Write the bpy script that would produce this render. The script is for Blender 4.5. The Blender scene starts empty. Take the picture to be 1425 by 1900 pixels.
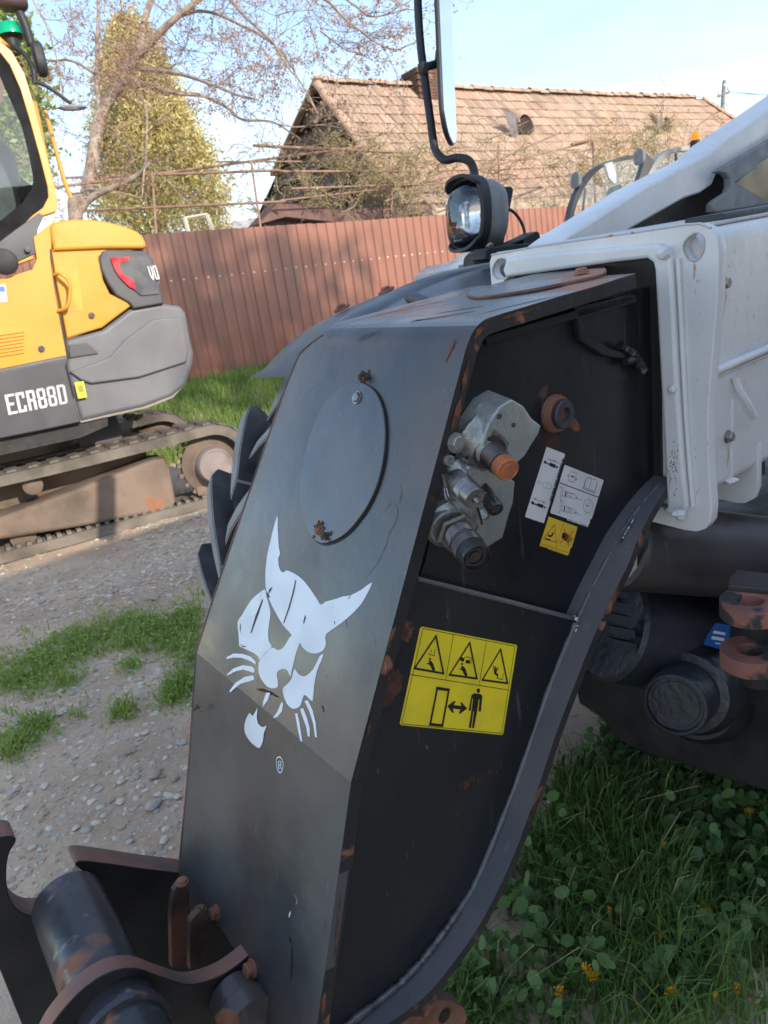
import bpy, bmesh, math, random
from mathutils import Vector as V, Matrix, noise as NZ
import numpy as np
random.seed(7); RG = np.random.default_rng(7)
sc = bpy.context.scene; COL = sc.collection
# ------------------------------------------------------------------ camera
FPX, CX, CY = 1350.0, 712.5, 950.0
TH, RO, HC = math.radians(16), math.radians(9), 1.4
cF = V((0, math.cos(TH), -math.sin(TH))); _r0 = V((1, 0, 0)); _u0 = _r0.cross(cF)
cU = _u0*math.cos(RO) + _r0*math.sin(RO); cR = _r0*math.cos(RO) - _u0*math.sin(RO)
CAM = V((0, 0, HC))
cd = bpy.data.cameras.new('camera'); cam = bpy.data.objects.new('camera', cd); COL.objects.link(cam)
cam.matrix_world = Matrix(((cR.x, cU.x, -cF.x, CAM.x), (cR.y, cU.y, -cF.y, CAM.y), (cR.z, cU.z, -cF.z, CAM.z), (0, 0, 0, 1)))
cd.sensor_fit = 'VERTICAL'; cd.sensor_height = 24; cd.sensor_width = 18; cd.lens = 24*FPX/1900
cd.clip_start = .02; cd.clip_end = 3000
cd.dof.use_dof = True; cd.dof.focus_distance = 1.0; cd.dof.aperture_fstop = 8
sc.camera = cam; sc.render.resolution_x = 768; sc.render.resolution_y = 1024
# ------------------------------------------------------------------ light
SUN_EL, SAZ = math.radians(25), V((.62, -.785, 0)).normalized()     # direction towards the sun
sdir = (SAZ*math.cos(SUN_EL) + V((0, 0, math.sin(SUN_EL)))).normalized()
sl = bpy.data.lights.new('sun', 'SUN'); sl.energy = 2.05; sl.angle = math.radians(.6); sl.color = (1, .9, .76)
so = bpy.data.objects.new('sun', sl); COL.objects.link(so); so.rotation_euler = (-sdir).to_track_quat('-Z', 'Y').to_euler()
so.location = (8, -10, 14)
wd = bpy.data.worlds.new('World'); sc.world = wd; wd.use_nodes = True
nt = wd.node_tree; nt.nodes.clear()
o_ = nt.nodes.new('ShaderNodeOutputWorld'); b_ = nt.nodes.new('ShaderNodeBackground'); s_ = nt.nodes.new('ShaderNodeTexSky')
s_.sky_type = 'NISHITA'; s_.sun_disc = False; s_.sun_elevation = SUN_EL; s_.sun_rotation = math.atan2(SAZ.x, SAZ.y)
s_.air_density = 1.0; s_.dust_density = .5; s_.ozone_density = 1.2
tc = nt.nodes.new('ShaderNodeTexCoord'); mp = nt.nodes.new('ShaderNodeMapping'); mp.inputs['Scale'].default_value = (1.2, 2.2, 9)
nz = nt.nodes.new('ShaderNodeTexNoise'); nz.inputs['Scale'].default_value = 1.1; nz.inputs['Detail'].default_value = 6; nz.inputs['Distortion'].default_value = .6
cr = nt.nodes.new('ShaderNodeValToRGB'); cr.color_ramp.elements[0].position = .44; cr.color_ramp.elements[1].position = .74
cr.color_ramp.elements[0].color = (.03, .03, .03, 1); cr.color_ramp.elements[1].color = (.7, .7, .7, 1)
mx = nt.nodes.new('ShaderNodeMixRGB'); mx.inputs[2].default_value = (3.7, 3.8, 4.0, 1)
L = nt.links.new
L(tc.outputs['Generated'], mp.inputs[0]); L(mp.outputs[0], nz.inputs[0]); L(nz.outputs[0], cr.inputs[0]); L(cr.outputs[0], mx.inputs[0])
L(s_.outputs[0], mx.inputs[1]); L(mx.outputs[0], b_.inputs[0]); b_.inputs[1].default_value = .125; L(b_.outputs[0], o_.inputs[0])
sc.view_settings.view_transform = 'Standard'; sc.view_settings.look = 'None'; sc.view_settings.gamma = 1
sc.view_settings.exposure = 1.45; sc.view_settings.use_curve_mapping = False
# ------------------------------------------------------------------ geometry helpers
def ray(px, py): return cR*((px-CX)/FPX) + cU*((CY-py)/FPX) + cF
def at(px, py, d): return CAM + ray(px, py)*d
def pl(px, py, P, n):
    r = ray(px, py); return CAM + r*((P-CAM).dot(n)/r.dot(n))
def gz(px, py, z=0): return pl(px, py, V((0, 0, z)), V((0, 0, 1)))
def prj(P):
    v = V(P)-CAM; z = v.dot(cF); return CX+FPX*v.dot(cR)/z, CY-FPX*v.dot(cU)/z, z
def cw(v): return cR*v[0] + cU*v[1] + cF*v[2]
def S(r, g, b):
    f = lambda x: (x/255/12.92) if x <= 10 else ((x/255+.055)/1.055)**2.4
    return (f(r), f(g), f(b))
# boom frame: AB points back along the boom, SF away from the viewer across it, UB up
AB = cw((2000, 789, 1350)).normalized(); SF = cw((-1112, 310, 1350)); SF = (SF-AB*SF.dot(AB)).normalized(); UB = SF.cross(AB)
if UB.z < 0: UB = -UB
P0 = at(872, 612, .9)
FW = V((-AB.x, -AB.y, 0)).normalized(); LT = V((SF.x, SF.y, 0)).normalized()
def PS(x, y, s=0.): return pl(x, y, P0+SF*s, SF)
def BF(a, s, u): return P0 - AB*a + SF*s + UB*u
def tag(o, label=None, cat=None, group=None, kind=None):
    if label: o['label'] = label
    if cat: o['category'] = cat
    if group: o['group'] = group
    if kind: o['kind'] = kind
    return o
def base_of(p):
    w = V((0, 0, 0))
    while p: w = w + p.location; p = p.parent
    return w
def thing(name, label, cat, loc, group=None):
    o = bpy.data.objects.new(name, None); COL.objects.link(o); o.location = loc; o.empty_display_size = .1
    return tag(o, label, cat, group)
def link(name, me, m, parent=None, loc=(0, 0, 0)):
    o = bpy.data.objects.new(name, me); COL.objects.link(o)
    if m and not me.materials:
        for q in (m if isinstance(m, (list, tuple)) else [m]): me.materials.append(q)
    if parent: o.parent = parent
    o.location = V(loc) - base_of(parent)
    return o
def smooth(me, ang=40):
    me.polygons.foreach_set('use_smooth', [True]*len(me.polygons))
    try: me.set_sharp_from_angle(angle=math.radians(ang))
    except Exception: pass
def mesh(name, vs, fs, m, parent=None, sm=None, loc=(0, 0, 0)):
    me = bpy.data.meshes.new(name); me.from_pydata([tuple(v) for v in vs], [], fs); me.update()
    if sm: smooth(me, sm)
    return link(name, me, m, parent, loc)
def frame(O, n, up=V((0, 0, 1))):
    n = n.normalized(); x = up.cross(n).normalized(); return (O, x, n.cross(x).normalized(), n)
def to2(fr, pts):                       # pixels of the photograph -> 2-D coordinates on the frame's plane
    O, X, Y, Z = fr; r = []
    for p in pts:
        q = pl(p[0], p[1], O, Z)-O; r.append((q.dot(X), q.dot(Y)))
    return r
def cz(pts, ox, oy, k): return [(ox+p[0]/k, oy+p[1]/k) for p in pts]
def plate(name, fr, loops, th, m, parent=None, bev=0, off=0., sm=35, res=2, join=None):
    """outlines (2-D, holes allowed) filled and given thickness; the face lies off above the frame's plane"""
    cu = bpy.data.curves.new(name, 'CURVE'); cu.dimensions = '2D'; cu.fill_mode = 'BOTH' if th > 0 else 'FRONT'
    for lp in loops:
        sp = cu.splines.new('POLY'); sp.points.add(len(lp)-1)
        for i, p in enumerate(lp): sp.points[i].co = (p[0], p[1], 0, 1)
        sp.use_cyclic_u = True
    if th > 0:
        cu.extrude = max(th/2-bev, 1e-5); cu.bevel_depth = bev; cu.bevel_resolution = res; cu.offset = -bev
    t = bpy.data.objects.new('tmp', cu); me = bpy.data.meshes.new_from_object(t)
    bpy.data.objects.remove(t); bpy.data.curves.remove(cu)
    O, X, Y, Z = fr; O = O + Z*(off-th/2)
    me.transform(Matrix(((X.x, Y.x, Z.x, O.x), (X.y, Y.y, Z.y, O.y), (X.z, Y.z, Z.z, O.z), (0, 0, 0, 1))))
    me.materials.clear(); me.name = name
    if sm: smooth(me, sm)
    return link(name, me, m, parent)
def ring(n, cx=0, cy=0, rx=1, ry=None, a0=0):
    ry = rx if ry is None else ry
    return [(cx+rx*math.cos(a0+i*2*math.pi/n), cy+ry*math.sin(a0+i*2*math.pi/n)) for i in range(n)]
def rrect(x0, y0, x1, y1, r, n=4):
    o = []
    for (cx, cy, a) in ((x1-r, y1-r, 0), (x0+r, y1-r, 90), (x0+r, y0+r, 180), (x1-r, y0+r, 270)):
        for i in range(n+1):
            t = math.radians(a+90*i/n); o.append((cx+r*math.cos(t), cy+r*math.sin(t)))
    return o
def spline(pts, k=6, closed=False):
    """Catmull-Rom through points of any dimension"""
    P = [np.array(p, float) for p in pts]; n = len(P); o = []
    rng = range(n) if closed else range(n-1)
    for i in rng:
        p1, p2 = P[i], P[(i+1) % n]
        p0 = P[i-1] if (closed or i > 0) else 2*p1-p2
        p3 = P[(i+2) % n] if (closed or i < n-2) else 2*p2-p1
        for j in range(k):
            t = j/k; o.append(.5*((2*p1)+(p2-p0)*t+(2*p0-5*p1+4*p2-p3)*t*t+(3*p1-p0-3*p2+p3)*t**3))
    if not closed: o.append(P[-1])
    return [tuple(q) for q in o]
def ortho(a):
    a = a.normalized(); x = a.cross(V((0, 0, 1)));
    if x.length < .05: x = a.cross(V((1, 0, 0)))
    x.normalize(); return x, a.cross(x).normalized()
class TB:                                # many tapered tubes in one mesh
    def __init__(s): s.v = []; s.f = []
    def tube(s, pts, r0, r1=None, n=8, cap=True):
        r1 = r0 if r1 is None else r1; pts = [V(p) for p in pts]; b0 = len(s.v); m = len(pts); px = None
        for i, p in enumerate(pts):
            d = (pts[min(i+1, m-1)]-pts[max(i-1, 0)])
            if d.length < 1e-9: d = V((0, 0, 1))
            d.normalize()
            if px is None: x, y = ortho(d)
            else:
                x = (px-d*px.dot(d)); x = x.normalized() if x.length > 1e-6 else ortho(d)[0]; y = d.cross(x)
            px = x; t = i/max(m-1, 1)
            r = (r0*(1-t)+r1*t) if not isinstance(r0, (list, tuple)) else r0[i]
            for k in range(n):
                a = 2*math.pi*k/n; s.v.append(p+x*(r*math.cos(a))+y*(r*math.sin(a)))
        for i in range(m-1):
            for k in range(n):
                a, b = b0+i*n+k, b0+i*n+(k+1) % n; s.f.append((a, b, b+n, a+n))
        if cap:
            s.f.append(tuple(b0+k for k in range(n))[::-1]); s.f.append(tuple(b0+(m-1)*n+k for k in range(n)))
        return s
    def box(s, P, x, y, z):
        """P corner-centre, half vectors x,y,z"""
        b = len(s.v)
        for sx, sy, sz in ((-1,-1,-1),(1,-1,-1),(1,1,-1),(-1,1,-1),(-1,-1,1),(1,-1,1),(1,1,1),(-1,1,1)): s.v.append(P+x*sx+y*sy+z*sz)
        for q in ((0,3,2,1),(4,5,6,7),(0,1,5,4),(1,2,6,5),(2,3,7,6),(3,0,4,7)): s.f.append(tuple(b+i for i in q))
        return s
    def build(s, name, m, parent=None, sm=50): return mesh(name, s.v, s.f, m, parent, sm)
def tube(name, pts, r, m, parent=None, n=12, r1=None, k=6):
    pts = spline([tuple(V(p)) for p in pts], k) if k > 1 and len(pts) > 2 else pts
    return TB().tube(pts, r, r1, n).build(name, m, parent)
def lathe(name, P, ax, prof, m, parent=None, n=32, sm=35, x0=None):
    """profile of (distance along the axis, radius)"""
    ax = ax.normalized(); x, y = ortho(ax)
    if x0: x = (x0-ax*x0.dot(ax)).normalized(); y = ax.cross(x)
    vs = []; fs = []
    for (t, r) in prof:
        for k in range(n):
            a = 2*math.pi*k/n; vs.append(P+ax*t+x*(r*math.cos(a))+y*(r*math.sin(a)))
    for i in range(len(prof)-1):
        for k in range(n):
            a, b = i*n+k, i*n+(k+1) % n; fs.append((a, b, b+n, a+n))
    if prof[0][1] > 1e-5: fs.append(tuple(range(n))[::-1])
    if prof[-1][1] > 1e-5: fs.append(tuple((len(prof)-1)*n+k for k in range(n)))
    return mesh(name, vs, fs, m, parent, sm)
def hexbolt(name, P, ax, r, m, parent, h=None, rot=0, washer=True):
    h = h or r*.7; ax = ax.normalized(); x, y = ortho(ax); tb = TB()
    if washer: tb.tube([P-ax*.001, P+ax*r*.22], r*1.35, r*1.3, 20)
    xx = x*math.cos(rot)+y*math.sin(rot); yy = ax.cross(xx); b = len(tb.v)
    for (t, q) in ((r*.2, 1), (h*.85, 1), (h, .86)):
        for k in range(6):
            a = k*math.pi/3; tb.v.append(P+ax*t+xx*(r*q*math.cos(a))+yy*(r*q*math.sin(a)))
    for i in range(2):
        for k in range(6): tb.f.append((b+i*6+k, b+i*6+(k+1) % 6, b+i*6+6+(k+1) % 6, b+i*6+6+k))
    tb.f.append(tuple(b+12+k for k in range(6)))
    return tb.build(name, m, parent, 30)
# ------------------------------------------------------------------ materials
MT = {}
def mat(name, col, rough=.5, metal=0., col2=None, sc2=6., amt=1., lo=.4, hi=.65, rust=0., rsc=9., rcol=(.16, .055, .025), bump=0., bsc=80.,
        scratch=0., scol=(.35, .35, .36), sdir=(1, 1, .06), dust=0., dcol=(.30, .26, .21), rvar=.12, coat=0., trans=0., ior=1.45, spec=None, rlo=None, sscale=40, detail=6, emit=None):
    m = bpy.data.materials.new(name); m.use_nodes = True; t = m.node_tree; B = t.nodes['Principled BSDF']; lk = t.links.new
    N = t.nodes.new; co = N('ShaderNodeTexCoord')
    def noise(scale, det=5, off=0, mapping=None, dist=0):
        src = co.outputs['Object']
        mpn = N('ShaderNodeMapping'); mpn.inputs['Location'].default_value = (off, off*.7, -off)
        if mapping: mpn.inputs['Scale'].default_value = mapping
        lk(src, mpn.inputs[0]); n = N('ShaderNodeTexNoise'); n.inputs['Scale'].default_value = scale; n.inputs['Detail'].default_value = det
        n.inputs['Distortion'].default_value = dist; lk(mpn.outputs[0], n.inputs['Vector']); return n.outputs['Fac']
    def ramp(src, a, b, va=0., vb=1.):
        r = N('ShaderNodeMapRange'); r.inputs[1].default_value = a; r.inputs[2].default_value = b; r.inputs[3].default_value = va; r.inputs[4].default_value = vb
        lk(src, r.inputs[0]); return r.outputs[0]
    def mixc(fac, a, b):
        x = N('ShaderNodeMixRGB'); lk(fac, x.inputs[0])
        for i, q in ((1, a), (2, b)):
            if isinstance(q, tuple): x.inputs[i].default_value = (*q[:3], 1)
            else: lk(q, x.inputs[i])
        return x.outputs[0]
    c = tuple(col); B.inputs['Metallic'].default_value = metal
    c2 = col2 or tuple(min(1, v*.72) for v in col)
    c = mixc(ramp(noise(sc2, detail), lo, hi, 0, amt), c, c2)
    rg = ramp(noise(sc2*1.7, 6, 3.1), .3, .7, max(.02, rough-rvar), min(1, rough+rvar))
    if scratch:
        f = ramp(noise(sscale, 3, 5.2, sdir), .68-.05*scratch, .76, 0, min(1, scratch)); c = mixc(f, c, scol)
    if dust:
        f = ramp(noise(sc2*.8, 8, 9.0), .66-.35*dust, .86-.2*dust, 0, min(.9, dust)); c = mixc(f, c, dcol)
        a = N('ShaderNodeMath'); a.operation = 'MULTIPLY_ADD'; lk(f, a.inputs[0]); a.inputs[1].default_value = .35; lk(rg, a.inputs[2]); rg = a.outputs[0]
    if rust:
        th = .74-.28*rust; f = ramp(noise(rsc, 9, 1.7, None, .5), th, th+.06); rc = mixc(noise(rsc*6, 4, 2), rcol, tuple(v*1.9 for v in rcol)); c = mixc(f, c, rc)
        a = N('ShaderNodeMath'); a.operation = 'MAXIMUM'; lk(rg, a.inputs[0]); b = N('ShaderNodeMath'); b.operation = 'MULTIPLY'; lk(f, b.inputs[0]); b.inputs[1].default_value = .85
        lk(b.outputs[0], a.inputs[1]); rg = a.outputs[0]
        if metal:
            r = N('ShaderNodeMapRange'); r.inputs[3].default_value = metal; r.inputs[4].default_value = 0; lk(f, r.inputs[0]); lk(r.outputs[0], B.inputs['Metallic'])
    lk(c, B.inputs['Base Color']); lk(rg, B.inputs['Roughness'])
    if coat: B.inputs['Coat Weight'].default_value = coat; B.inputs['Coat Roughness'].default_value = .12
    if spec is not None: B.inputs['Specular IOR Level'].default_value = spec
    if trans: B.inputs['Transmission Weight'].default_value = trans; B.inputs['IOR'].default_value = ior
    if emit: B.inputs['Emission Color'].default_value = (*emit, 1); B.inputs['Emission Strength'].default_value = 1
    if bump:
        bn = N('ShaderNodeBump'); bn.inputs['Strength'].default_value = bump; bn.inputs['Distance'].default_value = .01 if bsc < 100 else .003
        lk(noise(bsc, 7, .3), bn.inputs['Height']); lk(bn.outputs[0], B.inputs['Normal'])
    MT[name] = m; return m
def leafmat(name, c1, c2, rough=.55, trans=.25, scale=3.):
    m = bpy.data.materials.new(name); m.use_nodes = True; t = m.node_tree; B = t.nodes['Principled BSDF']; N = t.nodes.new; lk = t.links.new
    g = N('ShaderNodeNewGeometry'); co = N('ShaderNodeTexCoord'); n = N('ShaderNodeTexNoise'); n.inputs['Scale'].default_value = scale; n.inputs['Detail'].default_value = 3
    lk(co.outputs['Object'], n.inputs['Vector']); a = N('ShaderNodeMath'); a.operation = 'MULTIPLY_ADD'; lk(g.outputs['Random Per Island'], a.inputs[0]); a.inputs[1].default_value = .6
    r = N('ShaderNodeMapRange'); r.inputs[1].default_value = .3; r.inputs[2].default_value = .7; r.inputs[4].default_value = .5; lk(n.outputs[0], r.inputs[0]); lk(r.outputs[0], a.inputs[2])
    x = N('ShaderNodeMixRGB'); lk(a.outputs[0], x.inputs[0]); x.inputs[1].default_value = (*c1, 1); x.inputs[2].default_value = (*c2, 1); lk(x.outputs[0], B.inputs['Base Color'])
    B.inputs['Roughness'].default_value = rough
    tr = N('ShaderNodeBsdfTranslucent'); lk(x.outputs[0], tr.inputs[0]); ms = N('ShaderNodeMixShader'); ms.inputs[0].default_value = trans
    out = t.nodes['Material Output']; lk(B.outputs[0], ms.inputs[1]); lk(tr.outputs[0], ms.inputs[2]); lk(ms.outputs[0], out.inputs[0]); MT[name] = m; return m
def glass(name, tint=(.55, .65, .62), mix=.55, rough=.02):
    m = bpy.data.materials.new(name); m.use_nodes = True; t = m.node_tree; t.nodes.clear(); N = t.nodes.new; lk = t.links.new
    out = N('ShaderNodeOutputMaterial'); g = N('ShaderNodeBsdfGlossy'); g.inputs['Roughness'].default_value = rough; g.inputs[0].default_value = (.9, .95, 1, 1)
    tr = N('ShaderNodeBsdfTransparent'); tr.inputs[0].default_value = (*[q**.5 for q in tint], 1); fr = N('ShaderNodeFresnel'); fr.inputs[0].default_value = 1.5
    a = N('ShaderNodeMath'); a.operation = 'ADD'; lk(fr.outputs[0], a.inputs[0]); a.inputs[1].default_value = .02
    ms = N('ShaderNodeMixShader'); lk(a.outputs[0], ms.inputs[0]); lk(tr.outputs[0], ms.inputs[1]); lk(g.outputs[0], ms.inputs[2]); lk(ms.outputs[0], out.inputs[0]); MT[name] = m; return m
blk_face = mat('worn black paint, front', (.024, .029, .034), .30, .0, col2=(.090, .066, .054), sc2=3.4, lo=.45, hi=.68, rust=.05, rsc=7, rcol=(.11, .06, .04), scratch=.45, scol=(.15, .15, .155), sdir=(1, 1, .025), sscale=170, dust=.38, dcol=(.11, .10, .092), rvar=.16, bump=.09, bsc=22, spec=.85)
blk_low = mat('black paint with painted sky sheen', (.030, .036, .040), .38, .0, col2=(.080, .064, .054), sc2=3.4, lo=.45, hi=.68, rust=.05, rsc=7, rcol=(.11, .06, .04), scratch=.5, scol=(.16, .165, .17), sdir=(1, 1, .025), sscale=150, dust=.75, dcol=(.125, .13, .13), rvar=.14, bump=.09, bsc=22, spec=.85)  # sky sheen of the lower plate put into the paint and dust colours
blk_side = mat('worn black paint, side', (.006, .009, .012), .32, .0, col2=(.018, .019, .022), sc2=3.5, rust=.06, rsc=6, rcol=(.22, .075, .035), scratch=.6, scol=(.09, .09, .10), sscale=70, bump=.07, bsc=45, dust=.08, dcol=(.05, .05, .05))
blk_flange = mat('scuffed black paint, flange', (.10, .103, .117), .36, .0, col2=(.13, .12, .125), sc2=8, rust=.03, rsc=12, scratch=.5, scol=(.18, .18, .19), sscale=50, bump=.1, bsc=90, dust=.25, dcol=(.09, .085, .08))  # lighter base puts the light on the upturned flange into the colour
edge = mat('chipped plate edge', (.022, .021, .022), .5, .0, col2=(.03, .026, .026), sc2=12, rust=.54, rsc=22, rcol=(.18, .075, .04), bump=.15, bsc=80)
top_m = mat('rubbed top plate', (.10, .10, .11), .33, .0, col2=(.17, .165, .16), sc2=5, rust=.50, rsc=6, rcol=(.26, .13, .09), scratch=.7, scol=(.40, .41, .43), sdir=(.3, 1, 1), bump=.08, bsc=60, spec=.9)
rusty = mat('rusted steel', (.17, .068, .04), .8, 0., col2=(.28, .13, .085), sc2=20, lo=.35, hi=.7, bump=.3, bsc=90, rust=.2, rsc=20, rcol=(.07, .03, .02))
rusty_edge = mat('rust film on black', (.055, .035, .03), .6, 0., col2=(.20, .095, .065), sc2=9, lo=.36, hi=.58, bump=.2, bsc=70, scratch=.2)
pink = mat('red primer', (.40, .17, .12), .7, 0., col2=(.22, .09, .07), sc2=9, rust=.62, rsc=14, rcol=(.03, .028, .03), bump=.2, bsc=70)
tube_m = mat('worn dark tube', (.045, .047, .054), .30, .2, col2=(.10, .085, .08), sc2=6, rust=.48, rsc=10, rcol=(.17, .075, .045), scratch=.5, scol=(.3, .3, .33), bump=.12, bsc=40)
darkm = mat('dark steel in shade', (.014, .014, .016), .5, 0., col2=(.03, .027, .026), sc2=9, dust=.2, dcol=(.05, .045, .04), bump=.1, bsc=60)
darkb = mat('dark blue-grey paint', (.03, .036, .045), .5, 0., col2=(.05, .056, .066), sc2=8, dust=.3, dcol=(.055, .055, .055), bump=.15, bsc=90)
white_m = mat('white machine paint', (.74, .745, .75), .33, 0., col2=(.64, .645, .655), sc2=5, rust=.05, rsc=9, rcol=(.35, .18, .10), dust=.22, dcol=(.36, .35, .34), bump=.06, bsc=55, spec=.6)
white_e = mat('white paint with rusty edge', (.55, .56, .58), .4, 0., col2=(.47, .49, .51), sc2=6, rust=.42, rsc=26, rcol=(.40, .17, .06), bump=.1, bsc=60)
cast = mat('cast aluminium', (.50, .53, .51), .46, .65, col2=(.34, .36, .35), sc2=12, lo=.4, hi=.65, dust=.45, dcol=(.12, .12, .10), bump=.4, bsc=160, rust=.05)
zinc = mat('zinc plated steel', (.36, .34, .33), .34, .85, col2=(.22, .21, .20), sc2=40, rust=.10, rsc=40, bump=.1, bsc=200)
steel = mat('bright steel', (.5, .48, .46), .3, .9, col2=(.3, .28, .27), sc2=40)
darkz = mat('dark phosphated steel', (.085, .078, .082), .38, .8, col2=(.13, .12, .12), sc2=40, bump=.1, bsc=200)
orange = mat('rusty orange cap', (.50, .16, .06), .6, .1, col2=(.32, .11, .06), sc2=60, bump=.2, bsc=200)
plast = mat('black plastic', (.022, .023, .026), .55, 0, bump=.15, bsc=300, dust=.2, dcol=(.07, .07, .07))
plastg = mat('grey weathered plastic', (.19, .195, .205), .6, 0, col2=(.26, .265, .27), sc2=20, bump=.2, bsc=400)
guard = mat('slate plastic mudguard', (.055, .070, .085), .42, 0, col2=(.08, .10, .115), sc2=4, dust=.3, dcol=(.12, .13, .13), bump=.05, bsc=40)
rubber = mat('tyre rubber', (.025, .026, .028), .55, 0, col2=(.07, .073, .08), sc2=9, dust=.3, dcol=(.11, .11, .11), bump=.3, bsc=120)
lug_m = mat('dusty tread rubber', (.24, .235, .225), .9, 0, col2=(.34, .33, .315), sc2=14, dust=.5, dcol=(.26, .255, .245), bump=.45, bsc=110)
mud = mat('dirt and wasp nest', (.16, .12, .085), .95, 0, col2=(.06, .045, .035), sc2=60, bump=1, bsc=300)
dw = mat('white vinyl', (.72, .78, .84), .4, 0, col2=(.63, .69, .75), sc2=12, scratch=.25, scol=(.2, .19, .18), sdir=(1, 1, .1), sscale=90)
dlab = mat('white label', (.72, .71, .74), .4, 0, col2=(.62, .61, .63), sc2=14)
dyel = mat('yellow label', (.93, .72, .02), .4, 0, col2=(.80, .62, .03), sc2=16, scratch=.1, scol=(.3, .26, .1))
dyel2 = mat('amber label', (.80, .50, .035), .4, 0, col2=(.7, .43, .04), sc2=16)
dblk = mat('black print', (.012, .011, .012), .5)
dred = mat('red print', (.65, .06, .03), .5)
dblue = mat('blue label', (.01, .12, .45), .4)
# ================================================================== ground
TF = V((.78024, .62548, 0)); NF = V((.62548, -.78024, 0)); FB = at(345, 722, 9.3); FB.z = 0     # fence line
def gh(x, y):
    d = (V((x, y, 0))-FB).dot(NF); t = max(0., min(1., 1-(d-.2)/2.6)); t = t*t*(3-2*t)
    z = .72*t
    return z + .018*NZ.noise(V((x*.9, y*.9, 0))) + .010*NZ.noise(V((x*4, y*4, 3)))
def build_ground():
    m = mat('packed dirt and gravel', (.60, .46, .325), .95, col2=(.40, .285, .195), sc2=1.6, lo=.38, hi=.62, dust=.6, dcol=(.68, .55, .40), bump=.9, bsc=45, spec=.2)
    t = m.node_tree; B = t.nodes['Principled BSDF']; src = B.inputs['Base Color'].links[0].from_socket
    vo = t.nodes.new('ShaderNodeTexVoronoi'); vo.inputs['Scale'].default_value = 38; vo.inputs['Randomness'].default_value = 1
    co = [n for n in t.nodes if n.type == 'TEX_COORD'][0]; t.links.new(co.outputs['Object'], vo.inputs['Vector'])
    mr = t.nodes.new('ShaderNodeMapRange'); mr.inputs[1].default_value = .05; mr.inputs[2].default_value = .5; mr.inputs[3].default_value = .35; mr.inputs[4].default_value = 0
    t.links.new(vo.outputs['Distance'], mr.inputs[0])
    hs = t.nodes.new('ShaderNodeMixRGB'); t.links.new(mr.outputs[0], hs.inputs[0]); t.links.new(src, hs.inputs[1]); hs.inputs[2].default_value = (.62, .55, .46, 1)
    t.links.new(hs.outputs[0], B.inputs['Base Color'])
    xs = sorted(set([-400, -150, -60, -30, -20] + list(np.arange(-14, 14, .45)) + list(np.arange(-4, 3, .09)) + [16, 20, 30, 60, 150, 400]))
    ys = sorted(set([-400, -100, -30, -12, -6, -3] + list(np.arange(-2, 20, .45)) + list(np.arange(.4, 7, .09)) + [22, 26, 40, 90, 200, 600]))
    vs = [(x, y, gh(x, y)) for y in ys for x in xs]; nx = len(xs)
    fs = [(j*nx+i, j*nx+i+1, (j+1)*nx+i+1, (j+1)*nx+i) for j in range(len(ys)-1) for i in range(nx-1)]
    tag(mesh('ground', vs, fs, m, None, 60), kind='structure')
build_ground()
# ================================================================== telehandler
TEL = thing('telehandler', 'telehandler in front, white boom and worn black nose with white cat head emblem', 'telehandler', V((P0.x+.9, P0.y+1.4, 0)))
boom = None
# --- wrapped nose plate: near edge in the plane s=0, swept away from the viewer
def bez(a, b, c, k=8): return [tuple((1-t)**2*np.array(a)+2*t*(1-t)*np.array(b)+t*t*np.array(c)) for t in [i/k for i in range(k+1)]]
near_px = [(1179, 507), (1150, 516), (1100, 532), (1040, 549), (980, 567), (930, 582)]+bez((905, 590), (874, 602), (859, 668), 9)+[(859-208*t, 668+784*t) for t in (.08, .2, .35, .5, .65, .8, 1)]
near = [PS(x, y, 0) for x, y in near_px]
kf = near[-1]
def Wsolve(P, xt):
    a, b = .2, .7
    for _ in range(40):
        m_ = (a+b)/2
        if prj(P+SF*m_)[0] > xt: a = m_
        else: b = m_
    return (a+b)/2
WK = Wsolve(kf, 364)
W = []
for i, P in enumerate(near):
    t = max(0, (i-11)/(len(near)-12)); W.append(.347+(WK-.347)*t)
print('WK', WK)
TP = .016
def sweep(name, pts, Ws, th, m, parent, s0=0., flip=1, nd=10, us=None):
    vs = []; fs = []; n = len(pts)
    for i in range(n):
        d = (pts[min(i+1, n-1)]-pts[max(i-1, 0)]).normalized(); nn = d.cross(SF).normalized()*flip
        for lay in (0, 1):
            for k in range(nd+1):
                vs.append(pts[i]+SF*(s0+(Ws[i]-s0)*k/nd)+nn*(th*lay))
    w = 2*(nd+1)
    for i in range(n-1):
        a = i*w
        for k in range(nd):
            fs.append((a+k, a+k+1, a+w+k+1, a+w+k)); c = a+nd+1; fs.append((c+k, c+w+k, c+w+k+1, c+k+1))
        fs.append((a, a+w, a+w+nd+1, a+nd+1)); fs.append((a+nd, a+nd+nd+1, a+w+2*nd+1, a+w+nd))
    for i in (0, n-1):
        a = i*w
        for k in range(nd): fs.append((a+k, a+nd+1+k, a+nd+2+k, a+k+1))
    o = mesh(name, vs, fs, m, parent, 50); bm = bmesh.new(); bm.from_mesh(o.data); bmesh.ops.recalc_face_normals(bm, faces=bm.faces); bm.to_mesh(o.data); bm.free(); smooth(o.data, 40); return o
# which side is the inside? towards lower/back
tst = (near[13]-near[12]).normalized().cross(SF); flip = 1 if tst.dot(AB-UB*.2) > 0 else -1
itop = 9
nose_top = sweep('nose_top_plate', near[:itop+1], W[:itop+1], TP, top_m, TEL, flip=flip)
nose = sweep('nose_front_plate', near[itop:], W[itop:], TP, blk_face, TEL, flip=flip)
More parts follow.
